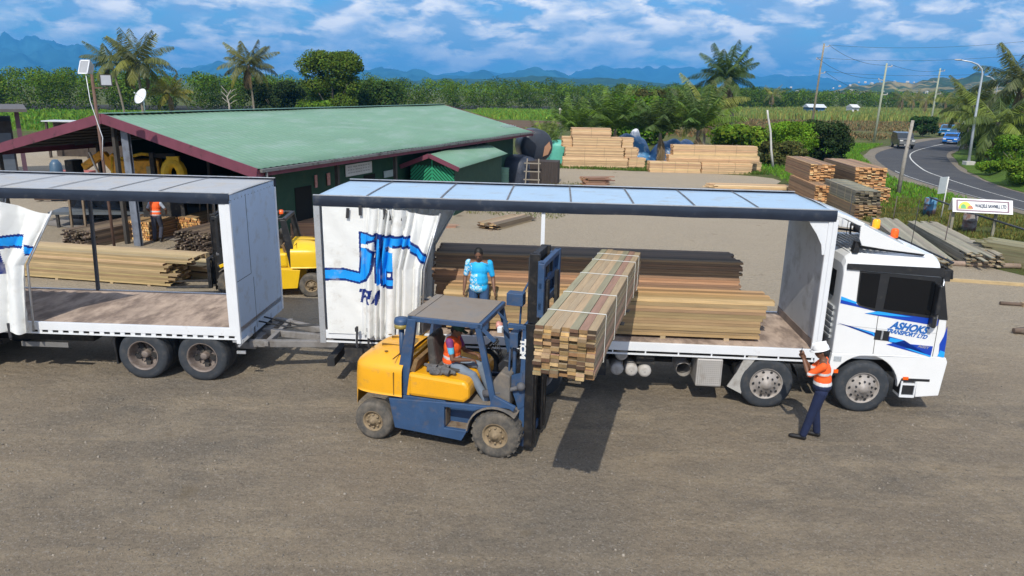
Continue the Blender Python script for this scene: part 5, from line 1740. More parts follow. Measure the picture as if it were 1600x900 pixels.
b = MB(); b.bar((14.3, 23.25, .06), (17.4, 22.6, .06), .12, .10, (.46, .34, .18)); tag(b.build('plank', M_WOOD), 'single pale plank lying across the ground right of the cab', 'plank')
b = MB(); b.tube([(14.4, 20.5, .06), (15.3, 20.35, .06)], .055, 9, (.13, .09, .065)); b.box(14.95, 15.5, 20.28, 20.44, .0, .13, (.36, .25, .15)); tag(b.build('offcut', M_WOOD), 'short dark offcut lying on the gravel near the right edge', 'offcut')
b = MB(); b.ball((13.35, 17.85, .08), (.32, .16, .10), 10, 7, (.11, .085, .065)); b.tube([(13.0, 17.8, .1), (13.7, 17.8, .12)], .07, 7, (.14, .10, .075)); tag(b.build('stump', M_WOOD), 'dark rotten log lump lying on the gravel near the right edge', 'log')
pack('loose pale boards lying flat in the yard between the pale stacks', 'timber_pack', 'timber pack', (15.4, 46.6, 0), -.05, 5.6, 1.4, .20, .2, .05, PINK, END_P, gr, ej=.5)
pack('small heap of red brown offcuts behind the lorry roof', 'timber_pack', 'timber pack', (5.2, 46.6, 0), .2, 1.5, .8, .5, .12, .07, [(.30, .17, .11), (.22, .12, .08)], END_P, None, ej=.22, missing=.2)
pack('flat pile of old boards on the ground by the green shed', 'timber_pack', 'timber pack', (-.35, 31.8, 0), 1.0, 2.6, 1.0, .28, .2, .05, [(.16, .12, .08), (.28, .21, .13)], END_B, None, ej=.25)
pack('grey strip stack seen between curtain and green shed', 'timber_pack', 'timber pack', (-3.2, 30.8, 0), .4, 1.3, .5, .14, .1, .05, [(.40, .22, .15), (.3, .2, .14)], END_B, None, ej=.2)

# ------------------------------------------------------------------ the sawmill barn
K = .9
BD = math.atan2(.933, .36)
BR = thing('sawmill_barn', 'long open sawmill barn with low pale green metal roof and maroon fascia boards', 'barn', (-9.25 * K, 26.1 * K, 0), BD)
BL, BH, ze, zr = 29.3 * K, 7.3 * K, CAM_H - 2.986 * K, CAM_H - 1.286 * K
M_GROOF = mat('green_roof', (.150, .275, .185), rough=.62, var=.10, scale=.5, dirt=(.23, .33, .28), dirt_lo=.48, dirt_hi=.7, dscale=.9, bump=.0, stretch=(.5, 1.5, 1))
M_MAROON = mat('maroon_fascia', (.150, .038, .062), rough=.7, var=.2, scale=2, dirt=(.035, .02, .025), dirt_lo=.58, dirt_hi=.68, dscale=2.2)
M_GWALL = mat('green_boards', (.008, .050, .027), rough=.75, var=.2, scale=3, dirt=(.04, .06, .04), dirt_lo=.55, dirt_hi=.75, dscale=3)  # green darkened near black, putting the walls' shade into the colour
M_GBRIGHT = mat('bright_green_slats', (.02, .28, .14), rough=.6, var=.1, scale=3)
for s in (0, 1):
    rf = MB()

    def fn(u, v, s=s):
        x = u * BL
        y = (v * BH) if s == 0 else (2 * BH - v * BH)
        return (x, y, ze + (zr - ze) * v + .009 * math.sin(x * 2 * PI / .30) + .01 * math.sin(x * .9 + v * 3))
    rf.grid(fn, 700, 6)
    rf.build('roof', M_GROOF, BR, solid=.015)
b = MB(); b.box(0, BL, BH - .22, BH + .22, zr + .012, zr + .03); b.build('ridge_cap', mat('ridge_flashing', (.10, .20, .16), rough=.6, var=.2), BR)
b = MB()
for s in (0, 1):
    y0, y1 = (-.02, BH) if s == 0 else (2 * BH + .02, BH)
    for x in (-.03, BL - .01):
        b.bar((x, y0, ze - .15), (x, y1, zr - .15), .05, .34, up=(0, -(zr - ze) * (1 if s == 0 else -1), BH))
    b.box(0, BL, min(y0, y0 + (.05 if s == 0 else -.05)), max(y0, y0 + (.05 if s == 0 else -.05)), ze - .26, ze - .05)
b.build('fascia', M_MAROON, BR)
b = MB()
for x0_, x1_ in ((.1, 5.2), (5.25, 9.0), (9.05, BL)):
    b.box(x0_, x1_, -.13, -.03, ze - .12, ze - .02)
b.tube([(.35, -.08, ze - .12), (.35, -.08, ze - .55), (.42, .1, ze - .8)], .045, 8)
b.build('gutter', mat('grey_gutter', (.17, .17, .165), rough=.6, var=.3, dirt=(.06, .05, .045), dirt_lo=.5, dirt_hi=.65, dscale=3), BR)
b = MB(); b.box(2.2, BL - .6, 1.15, 1.25, 0, ze + .05); b.box(BL - .7, BL - .6, 1.25, 2 * BH - 1, 0, ze)
b.prism([(1.2, ze), (2 * BH - 1.2, ze), (BH, zr - .25)], BL - .7, BL - .6, plane='yz')
b.box(5.5, BL - .6, 2 * BH - 1.1, 2 * BH - 1, 0, ze + .05); b.box(12.0, 12.1, 1.25, 2 * BH - 1.1, 0, ze - .1); b.prism([(1.3, ze - .1), (2 * BH - 1.2, ze - .1), (BH, zr - .2)], 12.0, 12.1, plane='yz')
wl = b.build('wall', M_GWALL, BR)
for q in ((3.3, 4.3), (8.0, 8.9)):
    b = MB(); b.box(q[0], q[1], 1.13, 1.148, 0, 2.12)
    b.build('doorway', mat('opening_shade', (.006, .007, .006), rough=1), wl)  # near-black sheet stands in for the shade inside the opening
for k in range(1, 6):
    for y in (.25, BH, 2 * BH - .3):
        if k > 1 or y != .25:
            b = MB(); b.box(k * 4.4 - 4.0, k * 4.4 - 3.86, y, y + .14, 0, ze + (zr - ze) * (1 if y == BH else .04) - .1)
            b.build('post', mat('dark_posts', (.05, .045, .04), rough=.9, var=.3), BR)
b = MB(); b.box(.33, .45, BH - .63, BH - .51, 0, zr - .40); b.box(.32, .35, BH - .73, BH - .41, 0, zr - .40); b.box(.43, .45, BH - .73, BH - .41, 0, zr - .40)
b.build('steel_column', mat('grey_column', (.15, .17, .21), rough=.55, var=.3, dirt=(.06, .05, .05), dirt_lo=.5, dirt_hi=.7, dscale=2), BR)
b = MB()
for k in range(7):
    x = .5 + k * 4.2
    if k > 1: b.box(x, x + .1, .3, 2 * BH - .3, ze - .15, ze + .02)
    for s in (0, 1): b.bar((x, .2 if s == 0 else 2 * BH - .2, ze - .06), (x, BH, zr - .12), .06, .12)
for j in range(1, 9):
    y = j / 9 * BH
    for s in (0, 1):
        yy = y if s == 0 else 2 * BH - y
        b.box(.1, BL - .1, yy - .03, yy + .03, ze + (zr - ze) * j / 9 - .08, ze + (zr - ze) * j / 9 - .03)
b.bar((1.0, BH + 2.8, 3.5), (2.0, BH + 1.2, 3.8), .06, .12)
b.build('roof_timbers', mat('shade_dark_timber', (.018, .014, .012), rough=.95, var=.4), BR)  # rafters and purlins coloured near black to hold the shade under the roof
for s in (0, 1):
    b = MB(); b.add([(.05, .05 if s == 0 else 2 * BH - .05, ze - .045), (BL - .7, .05 if s == 0 else 2 * BH - .05, ze - .045), (BL - .7, BH, zr - .045), (.05, BH, zr - .045)], [(0, 1, 2, 3)]); b.build('under_roof_shade', mat('shade_dark_lining', (.02, .018, .016), rough=1), BR)  # added dark sheets put the under-roof shade into colour
b = MB(); b.box(6.6, 8.6, 1.09, 1.12, ze - 1.0, ze - .52); bo = b.build('notice_board', mat('white_board', (.55, .58, .58), rough=.6), BR)
b = MB()
for k in range(3):
    for j in range(9): b.box(6.75 + j * .19, 6.75 + j * .19 + rng.uniform(.08, .16), 1.082, 1.089, ze - .64 - k * .12, ze - .60 - k * .12)
b.build('faded_lines', mat('faded_print', (.30, .33, .33), rough=.7), bo)
b = MB(); b.box(9.6, 10.6, 1.09, 1.12, ze - 1.35, ze - 1.05); b.build('notice_board', mat('pale_board', (.35, .42, .45), rough=.6), BR)
for q in ((5.3, 5.5), (4.5, 4.65)):
    b = MB(); b.box(q[0], q[1], 1.09, 1.12, ze - 1.2, ze - .72); b.build('red_notice', mat('red_white_notice', (.45, .22, .2), rough=.6, var=.5, scale=9), BR)
b = MB(); b.box(17.2, 17.35, 3.6, 4.9, 0, .01); 
b = MB()
for k in (0, 1, 2): b.box(24.2, 26.1, 1.1 + k * .16, 1.13 + k * .16, ze + (zr - ze) * ((1.1 + k * .16) / BH) + .03, ze + (zr - ze) * ((1.1 + k * .16) / BH) + .06)
b.build('roof_scrape', mat('chalky_white', (.50, .58, .56), rough=.7), BR)
b = MB()
for a in (0,):
    b.lathe([(.001, .0), (.14, .02), (.26, .075), (.34, .15), (.345, .155), (.26, .085), (.14, .03), (.001, .012)], (0, 0, 0), 'z', 24)
dish = b.build('dish', mat('dish_white', (.7, .72, .75), rough=.4), None)
dr = thing('satellite_dish', 'small white satellite dish standing on the green barn roof', 'satellite dish', at(226, 172, D=31.5) - Vector((0, 0, .0)), 0)
dr.location.z = zr - .1
dish.parent = dr; dish.location = (0, 0, .55); dish.rotation_euler = (R_(62), 0, R_(-28))
b = MB(); b.tube([(0, 0, 0), (0, 0, .55)], .025, 8); b.tube([(0, 0, .5), (-.15, -.38, .75)], .012, 6); b.ball((-.15, -.38, .75), .035, 8, 6); b.build('mast', M_ALU, dr)
# concrete slab
sheet('barn_floor', [tuple((Matrix.Translation((-9.25 * K, 26.1 * K, 0)) @ Matrix.Rotation(BD, 4, 'Z') @ Vector((x, y, 0)))[:2]) for x, y in ((1.6, .8), (BL, .8), (BL, 2 * BH), (1.6, 2 * BH))], .03, mat('dusty_concrete', (.21, .19, .17), rough=.95, var=.2, scale=1))

BM = Matrix.Translation((-9.25 * K, 26.1 * K, 0)) @ Matrix.Rotation(BD, 4, 'Z')


def inbarn(x, y, z=0): return BM @ Vector((x, y, z))


M_MACH = mat('machine_orange', (.95, .45, .03), rough=.5, var=.15, dirt=(.2, .1, .04), dirt_lo=.5, dirt_hi=.7, dscale=4)  # machine paints brightened to stand in for sun that misses the barn inside
M_MACHY = mat('machine_yellow', (.95, .60, .03), rough=.5, var=.1, dirt=(.3, .2, .06), dirt_lo=.5, dirt_hi=.7, dscale=4)
# saw bench machines behind the trailer roof line
mc = thing('sawing_machine', 'orange box bodied sawing machine under the barn roof beside the steel column', 'machine', at(222, 300, D=30.5), .3)
mc.location.z = 0.35
b = MB(); b.box(-.85, .85, -.5, .5, .9, 2.35); b.build('housing', M_MACH, mc, bevel=.05)
b = MB(); b.box(.35, .75, -.52, -.5, 1.75, 2.1); b.build('label_plate', mat('plate_pale', (.6, .5, .3), rough=.5), mc)
b = MB()
for x in (-.7, .7):
    for y in (-.4, .4): b.box(x - .06, x + .06, y - .06, y + .06, -.32, .9)
b.build('stand', M_CHASSIS, mc)
b = MB(); b.tube([(-.8, -.2, 2.35), (.2, -.3, 2.6), (1.0, -.2, 2.5)], .07, 8); b.tube([(-1.1, -.3, .8), (-.9, -.3, 2.5)], .05, 8); b.build('pipes', M_MACHY, mc)
mc = thing('boom_machine', 'orange boom machine with slanted arms under the barn left of the steel column', 'machine', at(165, 300, D=31), -.2)
mc.location.z = 0.35
b = MB(); b.bar((-.9, 0, 1.9), (.1, 0, 2.5), .22, .3); b.bar((.1, 0, 2.5), (1.1, 0, 1.3), .22, .35); b.bar((.7, -.2, 2.5), (1.5, -.2, 1.5), .2, .3); b.build('arm', M_MACH, mc, bevel=.03)
b = MB(); b.box(-.7, .9, -.5, .5, -.2, 1.3); b.box(-1.6, -1.2, -.3, .3, -.32, 2.2); b.build('body', M_CHASSIS, mc, bevel=.03)
b = MB(); b.bar((-.1, -.5, 2.6), (.7, -.5, .4), .07, .07); b.build('ram', mat('chrome_ram', (.6, .6, .62), rough=.3, metal=.5), mc)
b = MB(); b.lathe([(.001, -.1), (.5, -.1), (.5, .1), (.001, .1)], (-.6, -.5, .18), 'y', 16); b.lathe([(.001, -.1), (.5, -.1), (.5, .1), (.001, .1)], (.7, -.5, .18), 'y', 16); b.build('wheels', M_TYRE, mc)
mc = thing('hook_block_machine', 'yellow loop shaped grab head hanging near the right barn fascia', 'machine', at(275, 300, D=28.6), .25)
mc.location.z = 0.30
b = MB()
pts = [(math.cos(a) * .30, 0, 2.05 + math.sin(a) * .46) for a in np.linspace(.3 * PI, 2.7 * PI, 17)]
b.tube(pts[:17], .21, 8, caps=True); b.box(-.2, .25, -.16, .16, 2.5, 2.75); b.build('head', M_MACHY, mc, bevel=.02)
b = MB(); b.box(-.8, -.65, -.2, .2, -.27, 2.9); b.box(-1.2, .3, -.3, .3, -.27, 1.3); b.box(-.7, .1, -.05, .05, 2.7, 2.85); b.build('frame', M_CHASSIS, mc)
mc = thing('water_drum', 'blue plastic drum standing among clutter in the open barn', 'drum', at(93, 300, D=36), 0)
mc.location.z = 0.03
b = MB(); b.lathe([(.28, 0), (.31, .05), (.30, .45), (.31, .9), (.26, 1.5), (.12, 1.7), (.001, 1.7)], (0, 0, .3), 'z', 16); b.box(-.3, .3, -.3, .3, 0, .3); b.build('shell', mat('blue_plastic', (.05, .10, .16), rough=.4), mc)
mc = thing('red_crate', 'low red crate on the ground under the open barn', 'crate', at(120, 300, D=37), .1); mc.location.z = .03
b = MB(); b.box(-.9, .9, -.4, .4, 0, 1.35); b.build('box', mat('dull_red', (.35, .09, .07), rough=.7), mc, bevel=.03)
# saw table under the trailer's roof line
mc = thing('saw_table', 'long steel saw table with dark sheet top behind the pale planks', 'work table', (-15.4, 30.0, 0), .12)
b = MB(); b.box(-3.6, 2.6, -.6, .7, .55, .66); b.build('top', mat('grey_sheet', (.10, .115, .13), rough=.45, var=.3, scale=1), mc)
b = MB()
for x in (-3.3, -.5, 2.3):
    for y in (-.5, .6): b.box(x - .05, x + .05, y - .05, y + .05, 0, .55)
b.build('leg_frame', M_CHASSIS, mc)
b = MB()
for x, y, h in ((-16.9, 27.2, 2.1), (-15.9, 26.4, 2.3), (-11.6, 27.6, 2.2), (-10.0, 26.2, 2.4)):
    s = MB(); s.bar((x, y, 0), (x + .06, y, h), .07, .07)
    tag(s.build('stake_post', mat('stake_wood', (.2, .15, .1), rough=.9, var=.3)), {-16.9: 'leftmost rough stake, behind the left dark batten pile', -15.9: 'rough stake at the near end of the left dark batten pile', -11.6: 'rough stake between the worker and the right dark batten pile', -10.0: 'rightmost rough stake, at the near end of the right dark batten pile'}[x], 'stake', 'rough stakes among the timber piles')
mc = thing('scrap_metal', 'rusty steel frame lying on the ground left of the barn', 'frame', (-22.0, 36.5, 0), .15)
b = MB(); b.bar((-1.8, -.8, .15), (1.8, -.6, .15), .12, .12); b.bar((-1.8, .7, .2), (1.6, .9, .2), .12, .12); b.bar((-1.7, -.8, .15), (-1.7, .7, .15), .12, .12); b.bar((1.6, -.7, .15), (1.6, .9, .15), .12, .12); b.build('bars', mat('rust_brown', (.09, .055, .035), rough=.9, var=.4), mc)

# small green shed on the barn's side
SH = thing('green_shed', 'small bright green slatted shed with maroon gable boards beside the barn', 'shed', (-4.95, 34.45, 0), math.atan2(.968, .25) - .0)
w_, l_ = 2.25, 8.2
b = MB(); b.box(0.02, l_, -w_ + .02, -.02, 0, 2.25); b.prism([(-w_, 2.25), (0, 2.25), (-w_ / 2, 2.72)], .0, l_, plane='yz'); wl = b.build('wall', M_GWALL, SH)
b = MB()
for s in (-1, 1):
    for k in range(34):
        # diagonal slats, clipped to each half of the gable front
        t = -.9 + k * .17
        y0, y1 = (-w_ + .04, -w_ / 2 - .02) if s < 0 else (-w_ / 2 + .02, -.04)
        wd = y1 - y0
        pA, pB = ((y1, t), (y0, t + wd)) if s > 0 else ((y0, t), (y1, t + wd))
        za, zb = pA[1], pB[1]
        if zb < .08 or za > 2.15: continue
        def clip(p, q, z):
            f_ = (z - p[1]) / (q[1] - p[1]); return (p[0] + (q[0] - p[0]) * f_, z)
        A_, B_ = pA, pB
        if za < .08: A_ = clip(pA, pB, .08)
        if zb > 2.3: B_ = clip(pA, pB, 2.3)
        b.bar((-.012, A_[0], A_[1]), (-.012, B_[0], B_[1]), .022, .075, up=(0, 1, 1) if s > 0 else (0, -1, 1))
b.box(-.03, -.003, -w_ / 2 - .03, -w_ / 2 + .03, .05, 2.6)
b.build('door_slats', M_GBRIGHT, wl)
b = MB()
for s in (0, 1):
    def fn(u, v, s=s):
        y = (.32 - v * (w_ / 2 + .32)) if s == 0 else (-w_ - .32 + v * (w_ / 2 + .32))
        return (-.38 + u * (l_ + .4), y, 2.28 + .58 * v + .012 * math.sin(u * 240))
    b.grid(fn, 240, 3)
b.build('roof', M_GROOF, SH, solid=.015)
b = MB()
b.bar((-.40, .33, 2.22), (-.40, -w_ / 2, 2.80), .04, .20, up=(0, .55, 1.35)); b.bar((-.40, -w_ - .33, 2.22), (-.40, -w_ / 2, 2.80), .04, .20, up=(0, -.55, 1.35))
b.build('fascia', M_MAROON, SH)

# dark shed at far left, and the low roofs behind
ls = thing('dark_timber_shed', 'dark unlit timber shed with flat roof at the far left edge', 'shed', (-32.2, 38.6, 0), .60)
b = MB(); b.box(-8, 4.8, 0, 7, 0, 3.55); b.build('wall', mat('dark_plank', (.035, .03, .03), rough=.9, var=.4), ls)
b = MB(); b.box(-8.5, 5.6, -1.8, 7.5, 4.10, 4.26); b.build('roof', mat('thin_roof', (.10, .09, .085), rough=.7), ls)
for q in (5.0, 2.6):
    b = MB(); b.box(q, q + .22, -1.2, -1.0, 0, 4.1); b.build('post', mat('plum_post', (.10, .05, .07), rough=.8), ls)
b = MB(); b.box(3.0, 4.7, -.02, 0, .3, 2.9); b.build('shutter', mat('grey_shutter', (.09, .11, .14), rough=.6), ls)
b = MB(); b.box(1.6, 2.0, -.03, 0, 1.2, 2.6); b.build('window', mat('pale_glass', (.35, .4, .45), rough=.3), ls)
ws = thing('white_roofed_shed', 'low dark open shed with thin white roof beyond the barn gable', 'shed', (-33, 56, 0), .0)
b = MB(); b.box(-3, 9.5, 0, 1.6, 2.72, 2.80); b.build('roof', mat('white_roof_edge', (.5, .53, .55), rough=.5), ws)
b = MB(); b.box(-3, 9.5, 1.4, 1.5, 0, 2.7); b.build('wall', M_DARKWOOD, ws)
b = MB()
for k in range(5):
    b = MB(); b.box(-2.8 + k * 2.9, -2.65 + k * 2.9, .1, .25, 0, 2.72); b.build('post', M_DARKWOOD, ws)
rs = thing('red_roofed_shed', 'long low shed with faded red roof behind the barn ridge', 'shed', (-28, 72, 0), -.0)
b = MB(); b.add([(-7, 0, 2.1), (8, 0, 2.1), (8, 4, 2.8), (-7, 4, 2.8), (8, 8, 2.1), (-7, 8, 2.1)], [(0, 1, 2, 3), (3, 2, 4, 5)]); b.build('roof', mat('faded_red_roof', (.40, .12, .12), rough=.6, var=.15), rs, solid=.05)
b = MB(); b.box(-6.5, 7.5, .5, 7.5, 0, 2.1); b.build('wall', mat('grey_wall', (.3, .3, .3), rough=.8), rs)

# tanks beside the barn
TK = thing('water_tank', 'large round dark plastic water tank lying on its side by the barn corner', 'water tank', at(832, 290, D=50), .2); TK.location.z = 0
b = MB(); b.lathe([(.001, -1.1), (.8, -1.1), (1.05, -1.0), (1.12, -.85), (1.12, .85), (1.05, 1.0), (.8, 1.1), (.001, 1.12)], (0, 0, 2.17), 'y', 28)
tb = b.build('shell', mat('dark_tank', (.030, .035, .048), rough=.42, var=.2, bump=.01, bscale=3), TK)
b = MB(); b.prism([(.40, 1.5), (.75, 1.65), (.95, 2.1), (.82, 2.5), (.5, 2.15)], -1.135, -1.10); b.build('rust_patch', mat('tan_patch', (.36, .19, .11), rough=.8), tb)
b = MB(); b.box(-.9, .9, -.9, .9, 0, 1.15); b.build('stand', M_DARKWOOD, TK)
TK = thing('water_tank', 'squat dark blue upright water tank in front of the round one', 'water tank', at(808, 290, D=47.5), 0); TK.location.z = 0
b = MB(); b.lathe([(1.25, 0), (1.28, .6), (1.25, 1.3), (1.0, 1.55), (.4, 1.72), (.001, 1.73)], (0, 0, 0), 'z', 28); b.build('shell', mat('navy_tank', (.030, .038, .060), rough=.5, var=.3, dirt=(.08, .09, .12), dirt_lo=.55, dirt_hi=.7, dscale=2), TK)
TK = thing('wooden_bin', 'tall dark brown boarded bin standing beside the tanks', 'bin', at(845, 288, D=46.4), -.15); TK.location.z = 0
b = MB(); b.box(-.9, 1.05, 0, 1.5, 0, 1.42); b.build('body', mat('tarred_board', (.045, .034, .030), rough=.8, var=.3, scale=2, stretch=(6, 6, .5)), TK)
b = MB()
for k in range(9): b.box(-.86 + k * .22, -.85 + k * .22, -.01, -.001, 0, 1.41)
b.build('board_gaps', M_BLACKP, TK)
LD = thing('ladder', 'short grey wooden ladder leaning on the dark bin', 'ladder', at(831, 291, D=45.7), -.1); LD.location.z = 0
b = MB()
for x in (-.42, .42): b.bar((x, 0, 0), (x * .85, .42, 1.62), .07, .05)
b.build('rail', mat('grey_ladder', (.26, .23, .19), rough=.8), LD)
for k in range(3):
    b = MB(); b.box(-.55, .5, -.04, .03, .30 + k * .5, .37 + k * .5, M=Matrix.Translation((0, (.33 + k * .5) * .26, 0))); b.build('rung', mat('grey_ladder', (.26, .23, .19), rough=.8), LD)
TK = thing('corrugated_tank', 'small pale green corrugated tank against the dark tanks', 'water tank', at(785, 288, D=45.8), 0); TK.location.z = 0
b = MB(); b.lathe([(.40 + .012 * math.sin(k * 1.6), k * .04) for k in range(26)] + [(.42, 1.04), (.001, 1.08)], (0, 0, 0), 'z', 20); b.build('shell', mat('pale_green_metal', (.14, .27, .19), rough=.6), TK)
TP = thing('teal_water_tank', 'tall teal plastic tank behind the palms at the yard edge', 'water tank', at(872, 262, D=60.5), 0); TP.location.z = 0
b = MB(); b.lathe([(1.3, 0), (1.32, .3), (1.3, .6), (1.32, .9), (1.3, 1.2), (1.32, 1.45), (1.2, 1.7), (.5, 1.85), (.001, 1.86)], (0, 0, 0), 'z', 24); b.build('shell', mat('teal_plastic', (.10, .42, .34), rough=.5, var=.1), TP)


def tarp_heap(label, px0, px1, py, D, col, cat='tarpaulin heap', hh=None):
    A, B = at(px0, py, D=D), at(px1, py, D=D)
    h = hh or A.z
    from mathutils import noise as mn
    mb = MB()
    Lx = B.x - A.x

    def fn(u, v):
        x = -Lx / 2 + u * Lx; y = (v - .5) * 3
        e = (1 - abs(2 * u - 1) ** 4) * (1 - abs(2 * v - 1) ** 3)
        return (x, y, max(0, h * e * (.85 + .25 * mn.noise(Vector((x * 1.1, y, h))))))
    mb.grid(fn, 40, 14)
    o = mb.build('tarpaulin', mat(label[:14], col, rough=.45, var=.15, scale=2, dirt=(.55, .6, .65), dirt_lo=.55, dirt_hi=.65, dscale=1.5))
    o.location = ((A.x + B.x) / 2, D, 0)
    return tag(o, label, cat, 'tarpaulin heaps behind the timber')


tarp_heap('blue and white tarpaulin over a heap behind the palms', 953, 1020, 207, 66, (.06, .22, .45))
tarp_heap('long blue tarpaulin mound behind the middle palms', 1015, 1100, 214, 65, (.05, .18, .42))
tarp_heap('white plastic sheet heap behind the middle palms', 982, 1004, 198, 67.5, (.65, .66, .7))

# ------------------------------------------------------------------ poles, signs, barrels
def flood():
    t = thing('floodlight_pole', 'thin rusty pole with two box floodlights in front of the barn gable', 'floodlight', at(160, 240, D=23.0), 0)
    t.location.z = 0
    tp = at(143, 116, D=23.0); x0 = t.location.x
    b = MB(); b.tube([(0, 0, 0), ((tp.x - x0) * .5, 0, tp.z * .5), (tp.x - x0, 0, tp.z)], .045, 10)
    p = b.build('pole', mat('rust_pole', (.13, .075, .055), rough=.8, var=.3), t)
    for dx, dz, s, rz, m in ((-.20, .26, 1, -.35, M_SKID), (.42, -.12, .85, .5, M_CHASSIS)):
        b = MB(); b.add([(-.20, 0, -.22), (.20, 0, -.22), (.20, 0, .22), (-.20, 0, .22), (-.12, .24, -.13), (.12, .24, -.13), (.12, .24, .13), (-.12, .24, .13)], [(0, 1, 2, 3), (4, 7, 6, 5), (0, 4, 5, 1), (1, 5, 6, 2), (2, 6, 7, 3), (3, 7, 4, 0)])
        o = b.build('lamp_housing', m, t, bevel=.01); o.location = (tp.x - x0 + dx, 0, tp.z + dz - .05); o.rotation_euler = (R_(-20), 0, rz); o.scale = (s, s, s)
        b = MB(); b.box(-.16, .16, -.012, -.002, -.18, .18); g_ = b.build('lamp_glass', mat('flood_glass', (.35, .36, .38), rough=.2), o)
        if s < 1: continue
        b = MB(); b.box(-.2, -.165, -.016, 0, -.22, .22); b.box(.165, .2, -.016, 0, -.22, .22); b.box(-.2, .2, -.016, 0, .185, .22); b.box(-.2, .2, -.016, 0, -.22, -.185); b.build('lamp_rim', M_WHITE, o)
    b = MB(); b.box(-.0 + (tp.x - x0), .45 + (tp.x - x0), -.03, .03, tp.z - .42, tp.z - .38); b.build('bracket', mat('rust_pole', (.13, .075, .055)), t)
    b = MB(); b.tube([((tp.x - x0) - .15, -.05, tp.z + .05), ((tp.x - x0) - .12, -.05, tp.z - .8), ((tp.x - x0) + .12, -.05, tp.z - 1.9), (.0, -.05, tp.z - 2.6)], .012, 6); b.build('cable', M_WHITE, t)
    return t


flood()


def power_pole(label, base, H, lean, m, arms=True, group='power poles along the road', r=.16):
    t = thing('power_pole', label, 'power pole', (base[0], base[1], 0), 0, group)
    b = MB(); b.tube([(0, 0, -.3), (lean[0] * .5, lean[1] * .5, H / 2), (lean[0], lean[1], H)], [r, r * .85, r * .65], 10); b.build('shaft', m, t)
    if arms:
        for k, (dz, sg) in enumerate(((-.45, 1), (-2.1, -1), (-3.9, 1))):
            q = (H + dz) / H
            x, y = lean[0] * q, lean[1] * q
            b = MB(); b.bar((x, y, H + dz), (x + sg * .75, y, H + dz + .06), .09, .09); b.tube([(x + sg * .7, y, H + dz), (x + sg * .7, y, H + dz + .25)], .06, 8); b.build('insulator_arm', M_SKID, t)
    return t, [Vector((base[0] + lean[0] * (H + dz) / H + sg * .7, base[1], H + dz + .25)) for dz, sg in ((-.45, 1), (-2.1, -1), (-3.9, 1))]


M_POLE1 = mat('weathered_pole', (.24, .21, .15), rough=.9, var=.3, scale=2, dirt=(.10, .07, .05), dirt_lo=.5, dirt_hi=.65, dscale=.6)
M_POLE2 = mat('pale_green_pole', (.33, .36, .27), rough=.9, var=.15, scale=2)
P1, i1 = power_pole('tall weathered wooden power pole nearest the yard with stepped insulator arms', (41.5, 104), 12.6, (.35, 0), M_POLE1)
P2, i2 = power_pole('pale green grey power pole standing in the roadside grass', (47.2, 97), 9.9, (.15, 0), M_POLE2)
p3b = at(1450, 215, D=118); P3, i3 = power_pole('distant power pole behind the roadside bush', (p3b.x, 118), 10.2, (.1, 0), M_POLE2)
p4b = at(1516, 215, D=121); P4, i4 = power_pole('distant thin power pole beyond the street lamp', (p4b.x, 121), 8.5, (0, 0), M_POLE2, arms=False)


def wire(label, a, b_, sag, name='power_line'):
    mb = MB(); pts = []
    for k in range(13):
        t = k / 12; p = a.lerp(b_, t); p.z -= sag * 4 * t * (1 - t); pts.append(p)
    mb.tube(pts, .022, 4)
    return tag(mb.build(name, mat('wire_dark', (.03, .04, .05), rough=.6)), label, 'power line', 'overhead power lines')


for k, nm in enumerate(('topmost', 'middle', 'lowest')):
    wire(nm + ' power line running right from the tall weathered pole', i1[k], at(1700, (52, 74, 101)[k], D=92), .9)
    wire(nm + ' sagging line between the weathered pole and the green grey pole', i1[k], i2[k], .8)
    wire(nm + ' line from the green grey pole to the distant pole', i2[k], i3[k], .5)

# leaning bare post by the road, white stick pole, street lamp
t = thing('wooden_post', 'leaning grey timber post standing bare beside the road bend', 'post', (at(1403, 303).x, at(1403, 303).y, 0))
tp = at(1426, 188, D=45.2); b = MB(); b.tube([(0, 0, -.2), ((tp.x - t.location.x) * .5 - .03, 0, tp.z / 2), (tp.x - t.location.x, 0, tp.z)], [.13, .11, .09], 10); b.build('shaft', mat('grey_post', (.34, .31, .27), rough=.9, var=.25, dirt=(.12, .09, .07), dirt_lo=.52, dirt_hi=.65, dscale=3), t)
t = thing('wooden_post', 'slim white crooked pole standing in the bushes behind the yard', 'post', (at(1208, 263).x, at(1208, 263).y, 0))
D_ = t.location.y; b = MB(); pp_ = [at(x_, y_, D=D_) - Vector(t.location) for x_, y_ in ((1208, 263), (1205, 235), (1204, 205), (1200, 182), (1199, 172))]
b.tube(pp_, [.11, .09, .08, .075, .07], 8); b.build('shaft', mat('bleached_pole', (.55, .53, .50), rough=.8, var=.1), t)
t = thing('street_lamp', 'tall galvanised street lamp with curved arm on the grass inside the bend', 'street lamp', (at(1513, 258).x, at(1513, 258).y, 0))
D_ = t.location.y; b = MB()
pp_ = [at(x_, y_, D=D_) - Vector(t.location) for x_, y_ in ((1513, 258), (1522, 195), (1530, 145), (1535, 116), (1534, 108), (1528, 101), (1518, 97), (1500, 93.5))]
b.tube(pp_, [.13, .11, .09, .075, .07, .065, .06, .05], 10); b.build('shaft', mat('galvanised', (.50, .54, .60), rough=.45, metal=.3, var=.06), t)
b = MB(); b.ball(tuple(pp_[-1] + Vector((-.15, 0, 0))), (.35, .13, .07), 10, 6); b.build('lamp_head', M_SKID, t)
b = MB(); b.box(-.4, .4, -.35, .35, 0, .35); b.build('footing', mat('concrete_block', (.5, .49, .46), rough=.9), t, bevel=.03)
q_ = at(1560, 128, D=128); t = thing('street_lamp', 'far small street lamp arm poking above the right palms', 'street lamp', (q_.x, 128, 0))
